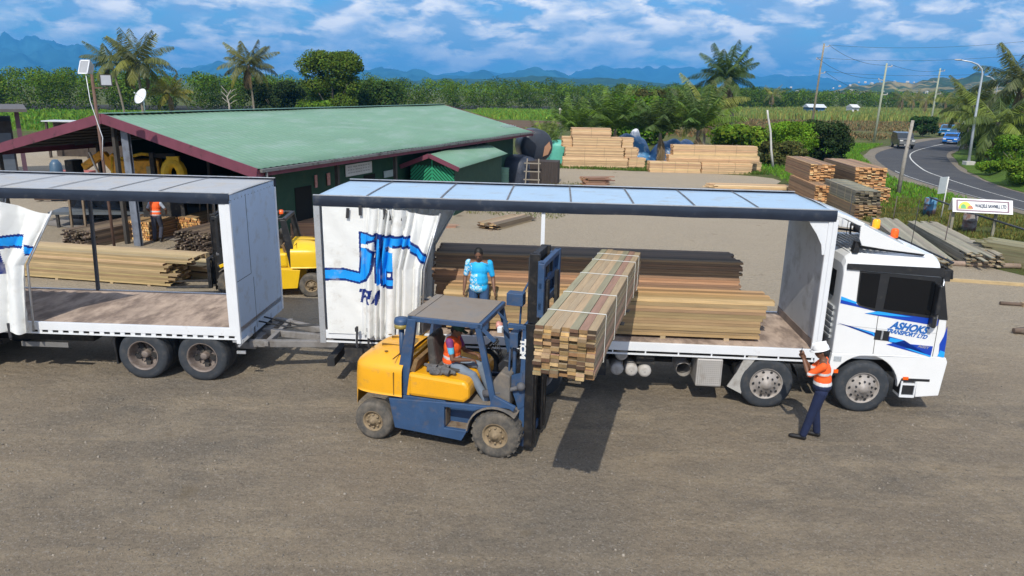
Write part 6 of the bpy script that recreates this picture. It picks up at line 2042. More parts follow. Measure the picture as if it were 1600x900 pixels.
b = MB(); b.tube([(0, 0, 0), (0, 0, q_.z - .5), (-.3, 0, q_.z), (-1.5, 0, q_.z + .8), (-2.2, 0, q_.z + .9)], .08, 8); b.build('shaft', mat('galvanised', (.50, .54, .60)), t)

# chevron board, back of a road sign, small marker
t = thing('chevron_sign', 'black road sign with one white chevron pointing left at the bend', 'road sign', (37.2, 82.9, 0), -.40)
b = MB(); b.box(-.42, .42, -.02, .02, .45, 1.35); bo = b.build('board', M_BLACKP, t)
b = MB(); b.prism([(-.34, .90), (.08, 1.30), (.34, 1.30), (-.06, .90), (.34, .50), (.08, .50)], -.026, -.021); b.build('chevron', mat('sign_white', (.75, .75, .75), rough=.5), bo)
b = MB(); b.box(-.05, .05, .0, .05, 0, .6); b.build('post', M_SKID, t)
sp = at(1464, 345); t = thing('road_sign', 'grey back of a square road sign on a thin white post', 'road sign', (sp.x, sp.y, 0), .55)
b = MB(); b.box(-.38, .38, -.01, .01, 1.35, 2.15); b.build('panel', mat('sign_back', (.42, .46, .47), rough=.5, var=.1), t)
b = MB(); b.tube([(.25, -.03, 0), (.30, -.03, 2.15)], .028, 8); b.build('post', mat('white_post', (.65, .65, .63), rough=.6), t)
sp = at(1371, 287); t = thing('marker_post', 'little white roadside marker post beyond the tall timber stacks', 'marker post', (sp.x, sp.y, 0))
b = MB(); b.tube([(0, 0, 0), (.05, 0, 1.0)], .03, 8); b.build('post', M_SKID, t); b = MB(); b.box(-.08, .16, -.03, .0, .8, 1.15); b.build('reflector', M_WHITE, t)
for k, (px, py, hh, lab) in enumerate(((1473, 395, 1.6, 'thin steel rod standing by the grey board stacks near the sign'), (1393, 357, 1.5, 'thin steel rod standing at the far end of the grey board stacks'))):
    sp = at(px, py); b = MB(); b.tube([(sp.x, sp.y, 0), (sp.x + .02, sp.y, hh)], .018, 6); tag(b.build('steel_rod', mat('rust_rod', (.12, .09, .08), rough=.8)), lab, 'rod')

# the company sign
A, B = at(1490, 377), at(1556, 375)
sL, sR = at(1489, 312, D=31.2), at(1583, 316, D=30.7)
SG = thing('company_sign', 'white A-frame sawmill sign board on two wooden posts beside the barrels', 'sign', ((sL.x + sR.x) / 2, 31.0, 0), math.atan2(30.7 - 31.2, sR.x - sL.x))
zt, zb_ = 1.69, 1.14; hw = (Vector((sR.x, 30.7)) - Vector((sL.x, 31.2))).length / 2
b = MB()
for s in (-1, 1):
    b.add([(-hw, s * .02, zt), (hw, s * .02, zt), (hw, s * .30, zb_), (-hw, s * .30, zb_)], [(0, 1, 2, 3)])
bo = b.build('board', mat('sign_white', (.75, .75, .75), rough=.5), SG, solid=.015)
b = MB()
nrm = Vector((0, -.55, .28)).normalized() if False else None


def sg(x, t, off=.006):   # x along, t 0 bottom..1 top on the near face
    y = -.30 + .28 * t; z = zb_ + (zt - zb_) * t
    n = Vector((0, -(zt - zb_), .28)).normalized()
    return Vector((x, y, z)) + Vector((0, -.88, .45)) * (off + .012)


def sgq(x0, x1, t0, t1, off=.004): return [sg(x0, t0, off), sg(x1, t0, off), sg(x1, t1, off), sg(x0, t1, off)]


for q in (sgq(-hw + .14, hw - .14, .82, .90), sgq(-hw + .14, hw - .14, .10, .18), sgq(-hw + .14, -hw + .20, .18, .82), sgq(hw - .20, hw - .14, .18, .82)):
    b.add(q, [(0, 1, 2, 3)])
b.build('border', mat('plum_border', (.25, .16, .2), rough=.6), bo)
b = MB(); pts = [sg(-hw + .48 + .26 * math.cos(a), .24 + .52 * math.sin(a), .006) for a in np.linspace(0, PI, 14)]; b.add(pts, [tuple(range(14))]); b.build('sun_emblem', mat('emblem_yellow', (.80, .55, .05), rough=.5), bo)
b = MB(); b.add([sg(-hw + .30, .26, .009), sg(-hw + .52, .26, .009), sg(-hw + .50, .5, .009), sg(-hw + .40, .6, .009), sg(-hw + .31, .45, .009)], [(0, 1, 2, 3, 4)]); b.build('green_emblem', mat('emblem_green', (.12, .42, .15), rough=.5), bo)
b = MB(); b.add([sg(-hw + .55, .27, .009), sg(-hw + .80, .27, .009), sg(-hw + .74, .5, .009), sg(-hw + .62, .48, .009)], [(0, 1, 2, 3)]); b.build('red_emblem', mat('emblem_red', (.45, .14, .08), rough=.5), bo)
cx = .31
ang = math.atan2(.28, zt - zb_)
Mt = Matrix.Translation(sg(cx, .5, .008)) @ Matrix.Rotation(PI / 2 - ang, 4, 'X')
text_obj('WAIQELE SAWMILL LTD', .22, mat('sign_navy', (.03, .05, .10), rough=.5), bo, Mt, bold=.004, width=1.20, extrude=.002)
for xx in (-hw + .14, hw - .52):
    b = MB(); b.bar((xx, 0, 0), (xx, 0, 1.30), .10, .10); b.build('post', mat('sign_post', (.26, .24, .18), rough=.9, var=.25), SG)
for k, (px, py, lab, m1, m2) in enumerate(((1451, 336, 'rusty blue oil drum in the grass left of the sawmill sign', (.08, .22, .36), (.16, .07, .045)), (1512, 364, 'rusty banded oil drum standing under the sawmill sign', (.22, .20, .19), (.14, .065, .045)))):
    sp = at(px, py); t = thing('oil_drum', lab, 'drum', (sp.x, sp.y, 0), .3 * k, 'oil drums holding the pipe rail')
    b = MB(); b.lathe([(.001, 0), (.29, 0), (.285, .28), (.30, .30), (.285, .32), (.285, .58), (.30, .60), (.285, .62), (.29, .88), (.27, .88), (.26, .85), (.001, .85)], (0, 0, 0), 'z', 24)
    b.build('shell', mat('drum_%d' % k, m1, rough=.8, var=.2, dirt=m2, dirt_lo=.44, dirt_hi=.52, dscale=1.8), t)
a_, b_ = Vector((21.3, 37.0, .92)), Vector((20.45, 32.3, .92)); c_ = at(1690, 385, D=27.8)
b = MB(); b.tube([a_, b_, (21.0, 29.0, .70), (21.6, 25.5, .5)], .045, 8); b.tube([(21.6, 25.5, .5), (21.6, 25.5, 0)], .05, 8)
tag(b.build('pipe_rail', mat('dark_pipe', (.05, .055, .06), rough=.5)), 'dark pipe rail resting on the oil drums beside the road', 'pipe rail')

# ------------------------------------------------------------------ vehicles on the road
M_CARGLASS = mat('car_glass', (.03, .035, .04), rough=.08, spec=.8)


def car(label, x, y, rz, body, kind='sedan', group='vehicles on the road', plate=(.6, .6, .5)):
    t = thing('car', label, 'car', (x, y, .022), rz, group)
    bm_ = mat('car_%s' % label[:10], body, rough=.3, coat=.4, var=.03)
    if kind == 'sedan':
        prof = [(-2.1, .35), (2.15, .32), (2.2, .62), (2.05, .78), (1.0, .92), (.35, 1.36), (-.9, 1.40), (-1.5, 1.0), (-2.1, .95)]; H = 1.4
        gl = [(.98, .94), (.40, 1.30), (-.85, 1.34), (-1.38, 1.0)]
    elif kind == 'pickup':
        prof = [(-2.4, .5), (2.3, .45), (2.35, .9), (2.2, 1.08), (1.1, 1.15), (.6, 1.68), (-.6, 1.72), (-.75, 1.12), (-2.4, 1.1)]; H = 1.7
        gl = [(1.05, 1.18), (.62, 1.62), (-.55, 1.65), (-.62, 1.18)]
    else:
        prof = [(-2.2, .4), (2.1, .4), (2.15, .9), (2.0, 1.05), (1.2, 1.15), (.6, 1.75), (-2.0, 1.8), (-2.2, 1.1)]; H = 1.8
        gl = [(1.15, 1.18), (.62, 1.68), (-1.9, 1.7), (-2.0, 1.2)]
    b = MB()
    vs, fs = shell(prof, [-.84, -.80, .80, .84], [(.97, .9), (1, 1), (1, 1), (.97, .9)])
    b.add(vs, fs); bo = b.build('body', bm_, t, bevel=.05)
    b = MB(); b.prism(gl, -.855, .855); b.build('side_windows', M_CARGLASS, bo)
    xf = prof[4]; xt = prof[5]
    b = MB(); n = Vector((xt[1] - xf[1], 0, xf[0] - xt[0])).normalized() * .012
    b.add([Vector((xf[0] - .04, -.70, xf[1] + .04)) + n, Vector((xf[0] - .04, .70, xf[1] + .04)) + n, Vector((xt[0] + .03, .64, xt[1] - .04)) + n, Vector((xt[0] + .03, -.64, xt[1] - .04)) + n], [(0, 1, 2, 3)]); b.build('windscreen', M_CARGLASS, bo)
    b = MB(); b.box(prof[0][0] - .01, prof[0][0] + .02, -.6, .6, prof[-1][1] - .0, prof[-1][1] + .0 + .01)
    if kind == 'van': b.box(-2.17, -2.11, -.62, .62, 1.15, 1.62)
    b.build('rear_window', M_CARGLASS, bo)
    for s in (-1, 1):
        b = MB(); b.box(prof[2][0] - .04, prof[2][0] + .015, s * .62 - .17, s * .62 + .17, prof[2][1] - .02, prof[2][1] + .12); b.build('headlight', mat('headlamp', (.7, .7, .68), rough=.2), bo)
        b = MB(); b.box(prof[0][0] - .015, prof[0][0] + .03, s * .68 - .1, s * .68 + .1, .72, .95); b.build('tail_light', mat('tail_red', (.5, .03, .02), rough=.3), bo)
    b = MB(); b.box(prof[1][0] - .02, prof[1][0] + .03, -.26, .26, .42, .54); b.build('number_plate', mat('plate_yellow', plate, rough=.5), bo)
    b = MB(); b.box(prof[2][0] - .02, prof[2][0] + .012, -.42, .42, prof[2][1] - .08, prof[2][1] + .05); b.build('grille', M_BLACKP, bo)
    for wx in (-1.35, 1.35):
        for s in (-1, 1):
            b = MB(); b.lathe([(.001, s * .86), (.2, s * .86), (.22, s * .85), (.33, s * .84), (.34, s * .80), (.34, s * .66)], (wx, 0, .34), 'y', 18); w_o = b.build('wheel', M_TYRE, t)
            b = MB(); b.lathe([(.001, s * .865), (.2, s * .864)], (wx, 0, .34), 'y', 14); b.build('rim', M_RIM, w_o)
    return t


q1 = at(1413, 232); ang1 = math.atan2(-16, -9)
c1 = car('boxy dark four wheel drive with grey bonnet rounding the bend in the left lane', q1.x, q1.y + .6, ang1 + .25, (.030, .032, .034), 'van', plate=(.7, .7, .72))
for ch in list(c1.children):
    if ch.name.startswith('body'):
        b = MB(); b.add([(1.2, -.75, 1.165), (2.0, -.75, 1.065), (2.0, .75, 1.065), (1.2, .75, 1.165)], [(0, 1, 2, 3)]); b.add([(2.165, -.8, .55), (2.165, .8, .55), (2.165, .8, .9), (2.165, -.8, .9)], [(0, 1, 2, 3)]); b.build('bonnet', mat('silver_grey', (.16, .165, .17), rough=.3), ch)
q1 = at(1489, 225); car('bright blue sedan leading the oncoming cars', q1.x, q1.y + .5, math.atan2(-15, -13) + .1, (.015, .16, .52), 'sedan', plate=(.7, .55, .1))
q1 = at(1494, 214); car('sky blue pickup close behind the bright blue sedan', q1.x, q1.y + 2.5, math.atan2(-15, -14), (.03, .17, .36), 'pickup')
q1 = at(1508, 219.5); car('dark car beside the sky blue pickup on the road', q1.x + .5, q1.y + 1, math.atan2(-14, -15), (.035, .035, .05), 'sedan')
q1 = at(1523, 207); car('white van farthest back on the road', q1.x, q1.y + 2, math.atan2(-13, -17), (.7, .7, .7), 'van')

# ------------------------------------------------------------------ people
def organic(name, chains, balls, voxel, m, parent, smooth_it=4, extra=None, colfn=None):
    """one continuous surface grown round chains of (point, radius) and ellipsoids"""
    mb = MB()
    for ch in chains:
        pts = [c[0] for c in ch]; rs = [c[1] for c in ch]
        mb.tube(pts, rs, 12)
        for p, r in ch: mb.ball(p, r, 12, 8)
    for c, r, M in balls:
        if M is None: mb.ball(c, r, 14, 10)
        else: mb.ball((0, 0, 0), r, 14, 10, M=Matrix.Translation(c) @ M)
    o = mb.build('tmp', m)
    md_ = o.modifiers.new('r', 'REMESH'); md_.mode = 'VOXEL'; md_.voxel_size = voxel
    if smooth_it:
        s_ = o.modifiers.new('s', 'SMOOTH'); s_.factor = .5; s_.iterations = smooth_it
    bpy.context.view_layer.update()
    me = bpy.data.meshes.new_from_object(o.evaluated_get(bpy.context.evaluated_depsgraph_get()))
    bpy.data.objects.remove(o)
    me.name = name
    me.polygons.foreach_set('use_smooth', [True] * len(me.polygons))
    me.materials.clear(); me.materials.append(m)
    if colfn:
        a = me.color_attributes.new('Col', 'FLOAT_COLOR', 'POINT')
        arr = []
        for v in me.vertices: arr.extend((*colfn(v.co), 1.0))
        a.data.foreach_set('color', arr)
    q = bpy.data.objects.new(name, me); COL.objects.link(q); q.parent = parent
    return q


SKIN = mat('brown_skin', (.17, .082, .048), rough=.55, var=.1, scale=12)


def V(*a): return Vector(a)


def lerp(a, b, t): return a + (b - a) * t


def person(label, loc, rz, J, skin=SKIN, shirt=None, vest=None, trousers=None, boots=None, hair=None, helmet=None, cap=None, bands=False, group='people at the sawmill', belly=0.0, belt=None, phone=False):
    root = thing('person', label, 'person', loc, rz, group)
    P, C, N, H = J['pelvis'], J['chest'], J['neck'], J['head']
    hd = J.get('face', V(1, 0, 0)).normalized()
    upv = (H - N).normalized()
    sidev = upv.cross(hd).normalized(); fw = sidev.cross(upv).normalized()
    HM = Matrix((fw, sidev, upv)).transposed().to_4x4()
    chains, balls = [], []
    cside = (J['shL'] - J['shR']).normalized()
    pside = (J['hipL'] - J['hipR']).normalized()
    # torso
    cf = cside.cross((C - P).normalized()).normalized()
    TM = Matrix((cf, cside, (C - P).normalized())).transposed().to_4x4()
    balls += [(C, (.115, .165, .17), TM), (lerp(P, C, .5), (.105 + belly, .145, .17), TM), (P, (.115, .165, .13), TM)]
    chains.append([(lerp(C, N, .4), .075), (N, .058), (lerp(N, H, .4), .055)])
    chains.append([(J['shL'], .062), (lerp(C, N, .62), .07), (J['shR'], .062)])
    for s in 'LR':
        sh, el, wr = J['sh' + s], J['el' + s], J['wr' + s]
        chains.append([(sh, .058), (lerp(sh, el, .5), .047), (el, .040), (lerp(el, wr, .35), .040), (wr, .027)])
        hdv = J.get('hand' + s, (wr - el)).normalized()
        pn = J.get('palm' + s, V(0, 1 if s == 'L' else -1, 0))
        pn = (pn - hdv * pn.dot(hdv)).normalized(); ac = hdv.cross(pn).normalized()
        pal = wr + hdv * .05
        PM = Matrix((hdv, ac, pn)).transposed().to_4x4()
        balls.append((pal, (.052, .042, .019), PM))
        curl = J.get('curl' + s, .5)
        for k, (o_, l_) in enumerate(((-.030, .066), (-.010, .076), (.011, .072), (.030, .058))):
            b0 = pal + hdv * .035 + ac * o_
            d1 = (hdv * math.cos(curl) - pn * math.sin(curl)).normalized(); d2 = (hdv * math.cos(curl * 2.1) - pn * math.sin(curl * 2.1)).normalized()
            chains.append([(b0 - hdv * .02, .010), (b0 + d1 * l_ * .55, .0095), (b0 + d1 * l_ * .55 + d2 * l_ * .5, .008)])
        tb = wr + hdv * .02 - ac * .03
        chains.append([(tb, .013), (tb + hdv * .03 - ac * .022 - pn * .012, .011), (tb + hdv * .06 - ac * .022 - pn * .026, .009)])
        hp, kn, an = J['hip' + s], J['kn' + s], J['an' + s]
        chains.append([(hp, .092), (lerp(hp, kn, .5), .074), (kn, .056), (lerp(kn, an, .35), .055), (an, .036)])
        ft = J.get('toe' + s, an + V(.17, 0, -.07))
        chains.append([(an + V(0, 0, -.02), .038), (lerp(an, ft, .6) + V(0, 0, -.01), .036), (ft, .028)])
    balls += [(H, (.098, .076, .118), HM), (H + fw * .03 - upv * .065, (.062, .052, .05), HM), (H + fw * .098 - upv * .018, (.020, .014, .024), HM), (H + fw * .086 - upv * .055, (.018, .026, .010), HM),
              (H + fw * .078 + upv * .03, (.02, .045, .012), HM)]
    for s in (-1, 1): balls.append((H + sidev * s * .078 - upv * .01 - fw * .005, (.018, .010, .030), HM))
    body = organic('body', chains, balls, .0085, skin, root, 2)
    b = MB()
    for s in (-1, 1): b.ball(tuple(H + fw * .087 + sidev * s * .030 + upv * .012), .0105, 8, 6)
    b.build('eyes', mat('eye_dark', (.02, .015, .012), rough=.2), body)
    b = MB(); b.ball((0, 0, 0), (.006, .022, .004), 8, 6, M=Matrix.Translation(H + fw * .098 - upv * .058) @ HM); b.build('mouth', mat('lip_dark', (.09, .035, .03), rough=.5), body)
    if hair or cap or helmet:
        hb = [(H - fw * .016 + upv * .022, (.100, .086, .112), HM), (H - fw * .045 - upv * .02, (.066, .080, .075), HM)]
        if hair: organic('hair', [], hb, .008, mat('black_hair', (.010, .009, .009), rough=.6, bump=.004, bscale=60), body, 1)
    if helmet:
        b = MB()
        hm = Matrix.Translation(H + upv * .045 + fw * .005) @ HM
        b.lathe([(.118, .0), (.122, .01), (.118, .05), (.098, .095), (.06, .122), (.001, .130)], (0, 0, 0), 'z', 24, M=hm @ Matrix.Diagonal((1.12, .93, 1, 1)))
        b.box(-.11, .12, -.012, .012, .06, .136, M=hm)
        b.lathe([(.115, .0), (.142, -.008), (.144, -.003), (.118, .012)], (.018, 0, 0), 'z', 24, M=hm @ Matrix.Diagonal((1.14, .9, 1, 1)))
        b.build('hard_hat', helmet, body, bevel=0)
    if cap:
        b = MB(); hm = Matrix.Translation(H + upv * .045) @ HM
        b.lathe([(.104, -.02), (.106, .02), (.095, .06), (.055, .088), (.001, .094)], (0, 0, 0), 'z', 20, M=hm @ Matrix.Diagonal((1.08, .92, 1, 1)))
        b.box(.07, .19, -.055, .055, -.012, -.004, M=hm); b.build('cap', cap, body, bevel=.003)
    if shirt:
        m_, sl, fn_ = shirt
        ch = [[(J['shL'], .060), (lerp(C, N, .55), .080), (J['shR'], .060)]]
        for s in 'LR':
            sh, el = J['sh' + s], J['el' + s]
            if sl < 1: ch.append([(sh + V(0, 0, .002), .069), (lerp(sh, el, sl * .5), .059), (lerp(sh, el, sl), .053)])
            else:
                wr = J['wr' + s]; ch.append([(sh, .068), (el, .052), (lerp(el, wr, .85), .042)])
        hem = J.get('hem', -.10)
        tl = (C - P).normalized()
        bl = [(C, (.130, .180, .175), TM), (lerp(P, C, .5), (.128 + belly, .172, .18), TM), (P + tl * .08, (.142 + belly * .8, .186, .15), TM), (P + tl * (hem + .15), (.146 + belly * .6, .196, .13), TM), (J['shL'] + V(0, 0, -.01), (.062, .062, .062), None), (J['shR'] + V(0, 0, -.01), (.062, .062, .062), None)]
        organic('shirt', ch, bl, .011, m_, body, 4, colfn=fn_)
    if vest:
        bl = [(C, (.150, .190, .185), TM), (lerp(P, C, .5), (.150, .190, .18), TM), (P + tl_(C, P) * .06, (.160, .202, .13), TM)]
        ch = [[(lerp(C, J['shL'], .72) + V(0, 0, .045), .082), (lerp(C, N, .5), .09), (lerp(C, J['shR'], .72) + V(0, 0, .045), .082)]]
        organic('hi_vis_vest', ch, bl, .011, vest, body, 4, colfn=vest_col(P, C))
    if trousers:
        ch = []
        for s in 'LR':
            hp, kn, an = J['hip' + s], J['kn' + s], J['an' + s]
            ch.append([(hp, .104), (lerp(hp, kn, .5), .090), (kn, .076), (lerp(kn, an, .5), .070), (lerp(kn, an, .93), .066)])
        organic('trousers', ch, [(P, (.128, .178, .135), TM)], .011, trousers, body, 3)
    if boots:
        for s in 'LR':
            an = J['an' + s]; ft = J.get('toe' + s, an + V(.17, 0, -.07))
            d = (ft - an); d.z = 0; d.normalize()
            zb2 = J.get('sole' + s, 0.0)
            organic('boot', [[(an + V(0, 0, .03), .052), (V(an.x, an.y, zb2 + .05) - d * .02, .050), (V(ft.x, ft.y, zb2 + .042) - d * .02, .042), (V(ft.x, ft.y, zb2 + .038) + d * .02, .036)]], [], .010, boots, body, 2)
    return root


def tl_(C, P): return (C - P).normalized()


ORG, SIL = (.88, .115, .015), (.62, .63, .64)


def vest_col(P, C):
    ax = (C - P).normalized(); Ln = (C - P).length

    def f(co):
        t = (co - P).dot(ax) / Ln
        if -.02 < t < .13 or .40 < t < .55: return SIL
        return ORG
    return f


M_HV = mat('hi_vis_cloth', (.9, .1, .02), rough=.75, attr=True, var=.12, scale=6, bump=.006, bscale=14)
M_NAVYCL = mat('navy_cloth', (.008, .016, .055), rough=.85, var=.25, scale=6, bump=.008, bscale=12)
M_BOOT = mat('black_boot', (.015, .014, .014), rough=.35, var=.2)

# 1. worker standing by the cab, filming the deck
Jw = dict(pelvis=V(0, 0, .98), chest=V(.02, 0, 1.30), neck=V(.045, 0, 1.50), head=V(.085, 0, 1.63), face=V(1, .12, -.06),
          shL=V(.03, .185, 1.43), shR=V(.02, -.185, 1.43), elL=V(.24, .20, 1.25), elR=V(.22, -.20, 1.22), wrL=V(.35, .05, 1.46), wrR=V(.36, -.07, 1.45),
          handL=V(.25, -.2, .8), handR=V(.25, .1, .8), palmL=V(-.4, -1, 0), palmR=V(-.3, 1, 0), curlL=.7, curlR=.7,
          hipL=V(0, .095, .93), hipR=V(0, -.095, .93), knL=V(.10, .10, .52), knR=V(.05, -.11, .51), anL=V(.20, .11, .085), anR=V(-.02, -.14, .085),
          toeL=V(.38, .10, .03), toeR=V(.17, -.15, .03))


def hv_shirt(co):
    # orange with silver waist band, cross band on chest and sleeve bands; navy below the waist
    if co.z < 1.07: return (.008, .016, .055)
    if co.z < 1.125: return SIL
    if 1.25 < co.z < 1.30: return SIL
    return ORG


person('worker in white hard hat, orange shirt and navy trousers standing beside the lorry cab', (5.40, 11.62, .012), PI - .42, Jw,
       shirt=(M_HV, .92, hv_shirt), trousers=M_NAVYCL, boots=M_BOOT, hair=True, helmet=mat('white_helmet', (.80, .80, .80), rough=.3, var=.03), belly=.02)
ph_ = Matrix.Translation((5.40, 11.62, .012)) @ Matrix.Rotation(PI - .42, 4, 'Z') @ Vector((.40, -.02, 1.60))
b = MB(); b.box(-.006, .006, -.075, .075, -.038, .038); o = b.build('phone', M_BLACKP, bevel=.005); o.location = ph_; o.rotation_euler = (0, 0, PI - .42)
tag(o, 'dark phone held up in both hands by the worker in the white hard hat', 'phone')

# 2. man standing on the deck, looking down
M_JEAN = mat('blue_denim', (.035, .085, .19), rough=.85, var=.25, scale=5, bump=.006, bscale=16)
M_BSHIRT = mat('printed_blue_shirt', (.02, .4, .8), rough=.7, attr=True, var=.06, scale=6, bump=.006, bscale=12)
from mathutils import noise as _mn


def print_shirt(co):
    base = (.015, .42, .82)
    # swirling white flowers on one sleeve, shoulder and the lower front of the same side
    w = 0
    if co.y < -.13 and co.z > 1.08: w = 1
    if co.y < -.01 and co.z < 1.22: w = 1
    if co.y < .10 and co.z < 1.02: w = 1
    if w:
        n = _mn.noise(Vector((co.x * 10, co.y * 24, co.z * 24)))
        if abs(n) < .10 or n > .34: return (.62, .78, .85)
        return (.03, .46, .84)
    return base


Jm = dict(pelvis=V(0, 0, .98), chest=V(.01, 0, 1.28), neck=V(.02, 0, 1.48), head=V(.075, .0, 1.60), face=V(1, .05, -.55),
          shL=V(.0, .20, 1.41), shR=V(.0, -.20, 1.41), elL=V(-.02, .27, 1.12), elR=V(-.03, -.27, 1.12), wrL=V(.10, .31, .90), wrR=V(.06, -.28, .87),
          curlL=.25, curlR=.6, handL=V(.25, .25, -.75), hipL=V(0, .10, .93), hipR=V(0, -.10, .93), knL=V(.05, .12, .51), knR=V(.03, -.11, .51), anL=V(.0, .14, .085), anR=V(.0, -.12, .085), hem=-.19)
pm = TRM @ Vector((-6.43, .24, ZD + .002))
person('man in bright blue floral shirt and jeans looking down on the lorry deck', tuple(pm), -PI / 2 - .1, Jm, shirt=(M_BSHIRT, .78, print_shirt), trousers=M_JEAN, boots=M_BOOT, hair=True, belly=.035)

# 3. fork truck driver
Jd = dict(pelvis=V(0, 0, 1.50), chest=V(.02, 0, 1.80), neck=V(.05, 0, 2.00), head=V(.10, 0, 2.11), face=V(1, -.12, -.15),
          shL=V(.03, .18, 1.94), shR=V(.03, -.18, 1.94), elL=V(.16, .22, 1.67), elR=V(.10, -.24, 1.66), wrL=V(.40, .10, 1.67), wrR=V(.36, -.08, 1.62),
          curlL=.8, curlR=.8, palmL=V(0, 0, 1), palmR=V(0, 0, 1), hipL=V(.02, .10, 1.50), hipR=V(.02, -.10, 1.50), knL=V(.46, .12, 1.47), knR=V(.45, -.20, 1.40), anL=V(.66, .12, 1.02), anR=V(.74, -.26, .96),
          toeL=V(.84, .12, .94), toeR=V(.92, -.27, .89), soleL=.90, soleR=.86)
FM = Matrix.Translation((-1.28, 11.02, 0)) @ Matrix.Rotation(-.268, 4, 'Z')
pd = FM @ Vector((.12, .60, -.16))


def purple(co): return (.20, .035, .16) if not (co.y < -.18 and 1.74 < co.z < 1.86) else (.10, .45, .7)


person('seated forklift driver in orange vest, purple shirt, pale jeans and green cap', tuple(pd), -.268, Jd, shirt=(M_BSHIRT, .62, purple), vest=M_HV,
       trousers=mat('pale_denim', (.16, .20, .26), rough=.9, var=.2, scale=5, bump=.006, bscale=16), boots=M_BOOT, hair=True, cap=mat('green_cap', (.008, .055, .035), rough=.7))

# 4. worker with his back to the camera in the barn
Jb = dict(pelvis=V(0, 0, .98), chest=V(.04, 0, 1.30), neck=V(.07, 0, 1.50), head=V(.14, 0, 1.60), face=V(1, 0, -.6),
          shL=V(.05, .19, 1.43), shR=V(.05, -.19, 1.43), elL=V(.10, .34, 1.20), elR=V(.10, -.34, 1.20), wrL=V(.28, .28, 1.05), wrR=V(.28, -.28, 1.05),
          hipL=V(0, .095, .93), hipR=V(0, -.095, .93), knL=V(.02, .11, .51), knR=V(.12, -.11, .53), anL=V(-.02, .12, .085), anR=V(-.08, -.12, .13), toeR=V(.08, -.12, .03))
pb = at(248, 378); pb.z = .03
person('worker in orange vest and pale shirt seen from behind in the barn', tuple(pb), PI / 2 + .05, Jb, shirt=(M_BSHIRT, .7, lambda c: (.42, .48, .58)), vest=M_HV, trousers=mat('slate_trousers', (.045, .05, .075), rough=.9, var=.2), boots=M_BOOT, hair=True)

# ------------------------------------------------------------------ trees one can tell apart
gpalm = 'coconut palms behind the barn'
q = at(205, 172, D=95)
palm('tall coconut palm with wide windswept crown left of the satellite dish', at(215, 100, D=95).x, 95, at(208, 96, D=95).z, 5.0, 26, base=(.10, .115, .028), lean=(0, 0), group=gpalm, trunk_r=.17, name='palm_tree', dead=4)
palm('thinner coconut palm leaning behind the tallest left one', at(190, 130, D=102).x, 102, at(172, 97, D=102).z, 4.0, 18, base=(.085, .105, .025), lean=(at(172, 97, D=102).x - at(190, 130, D=102).x, 0), group=gpalm, name='palm_tree', dead=4)
palm('short yellow green palm right of the tall pair', at(264, 150, D=98).x, 98, at(264, 145, D=98).z, 3.2, 20, base=(.17, .165, .03), group=gpalm, name='palm_tree', dead=3)
palm('coconut palm with slim curved trunk left of the big round tree', at(396, 150, D=100).x, 100, at(388, 102, D=100).z, 4.3, 24, base=(.105, .115, .03), lean=(at(388, 102, D=100).x - at(396, 150, D=100).x, 0), group=gpalm, name='palm_tree', dead=4)
broad_tree('big rounded dark green tree rising above the barn ridge', at(515, 150, D=110).x, 112, at(515, 80, D=110).z, 5.3, (.095, .145, .020), 80, 420, .24, name='broad_tree', cfrac=.86, skirt=.6)
broad_tree('bright green bush at the foot of the big round tree', at(492, 160, D=104).x, 104, 3.6, 3.4, (.11, .19, .02), 22, 260, .26, name='bush', cat='bush', cfrac=.9, skirt=.7)
broad_tree('dark low tree between the palm and the big round tree', at(430, 160, D=118).x, 118, at(430, 128, D=118).z, 5.5, (.030, .050, .016), 34, 240, .32, name='broad_tree', cfrac=.85, skirt=.6)
broad_tree('dark green tree joined to the right of the big round tree', at(585, 150, D=125).x, 125, at(585, 128, D=125).z, 6, (.045, .082, .018), 36, 240, .32, name='broad_tree', cfrac=.85, skirt=.6)
broad_tree('light green bush behind the middle palms', at(1000, 165, D=84).x, 84, at(1010, 153, D=84).z, 5.2, (.10, .20, .018), 34, 260, .28, name='bush', cat='bush', cfrac=.9, skirt=.7)
broad_tree('brownish topped tree behind the middle palms', at(1015, 150, D=105).x, 105, at(1015, 141, D=105).z, 4.4, (.085, .085, .028), 24, 220, .3, name='broad_tree', cfrac=.8, skirt=.5)
t = thing('dead_tree', 'bare white dead tree beside the slim palm', 'tree', (at(357, 165, D=97).x, 97, 0))
b = MB(); z_ = at(357, 140, D=97).z
b.tube([(0, 0, 0), (.1, 0, 3.2), (-.1, 0, 4.0), (.5, 0, z_)], [.14, .10, .08, .03], 7)
for k in range(6): b.tube([(0, 0, 3 + k * .3), (.7 * (-1) ** k, .2, 3.5 + k * .35), (1.0 * (-1) ** k + .2, .1, 3.7 + k * .35)], [.06, .04, .015], 5)
b.build('trunk', mat('dead_wood', (.42, .38, .33), rough=.9), t)
gy = 'young palms along the back of the yard'
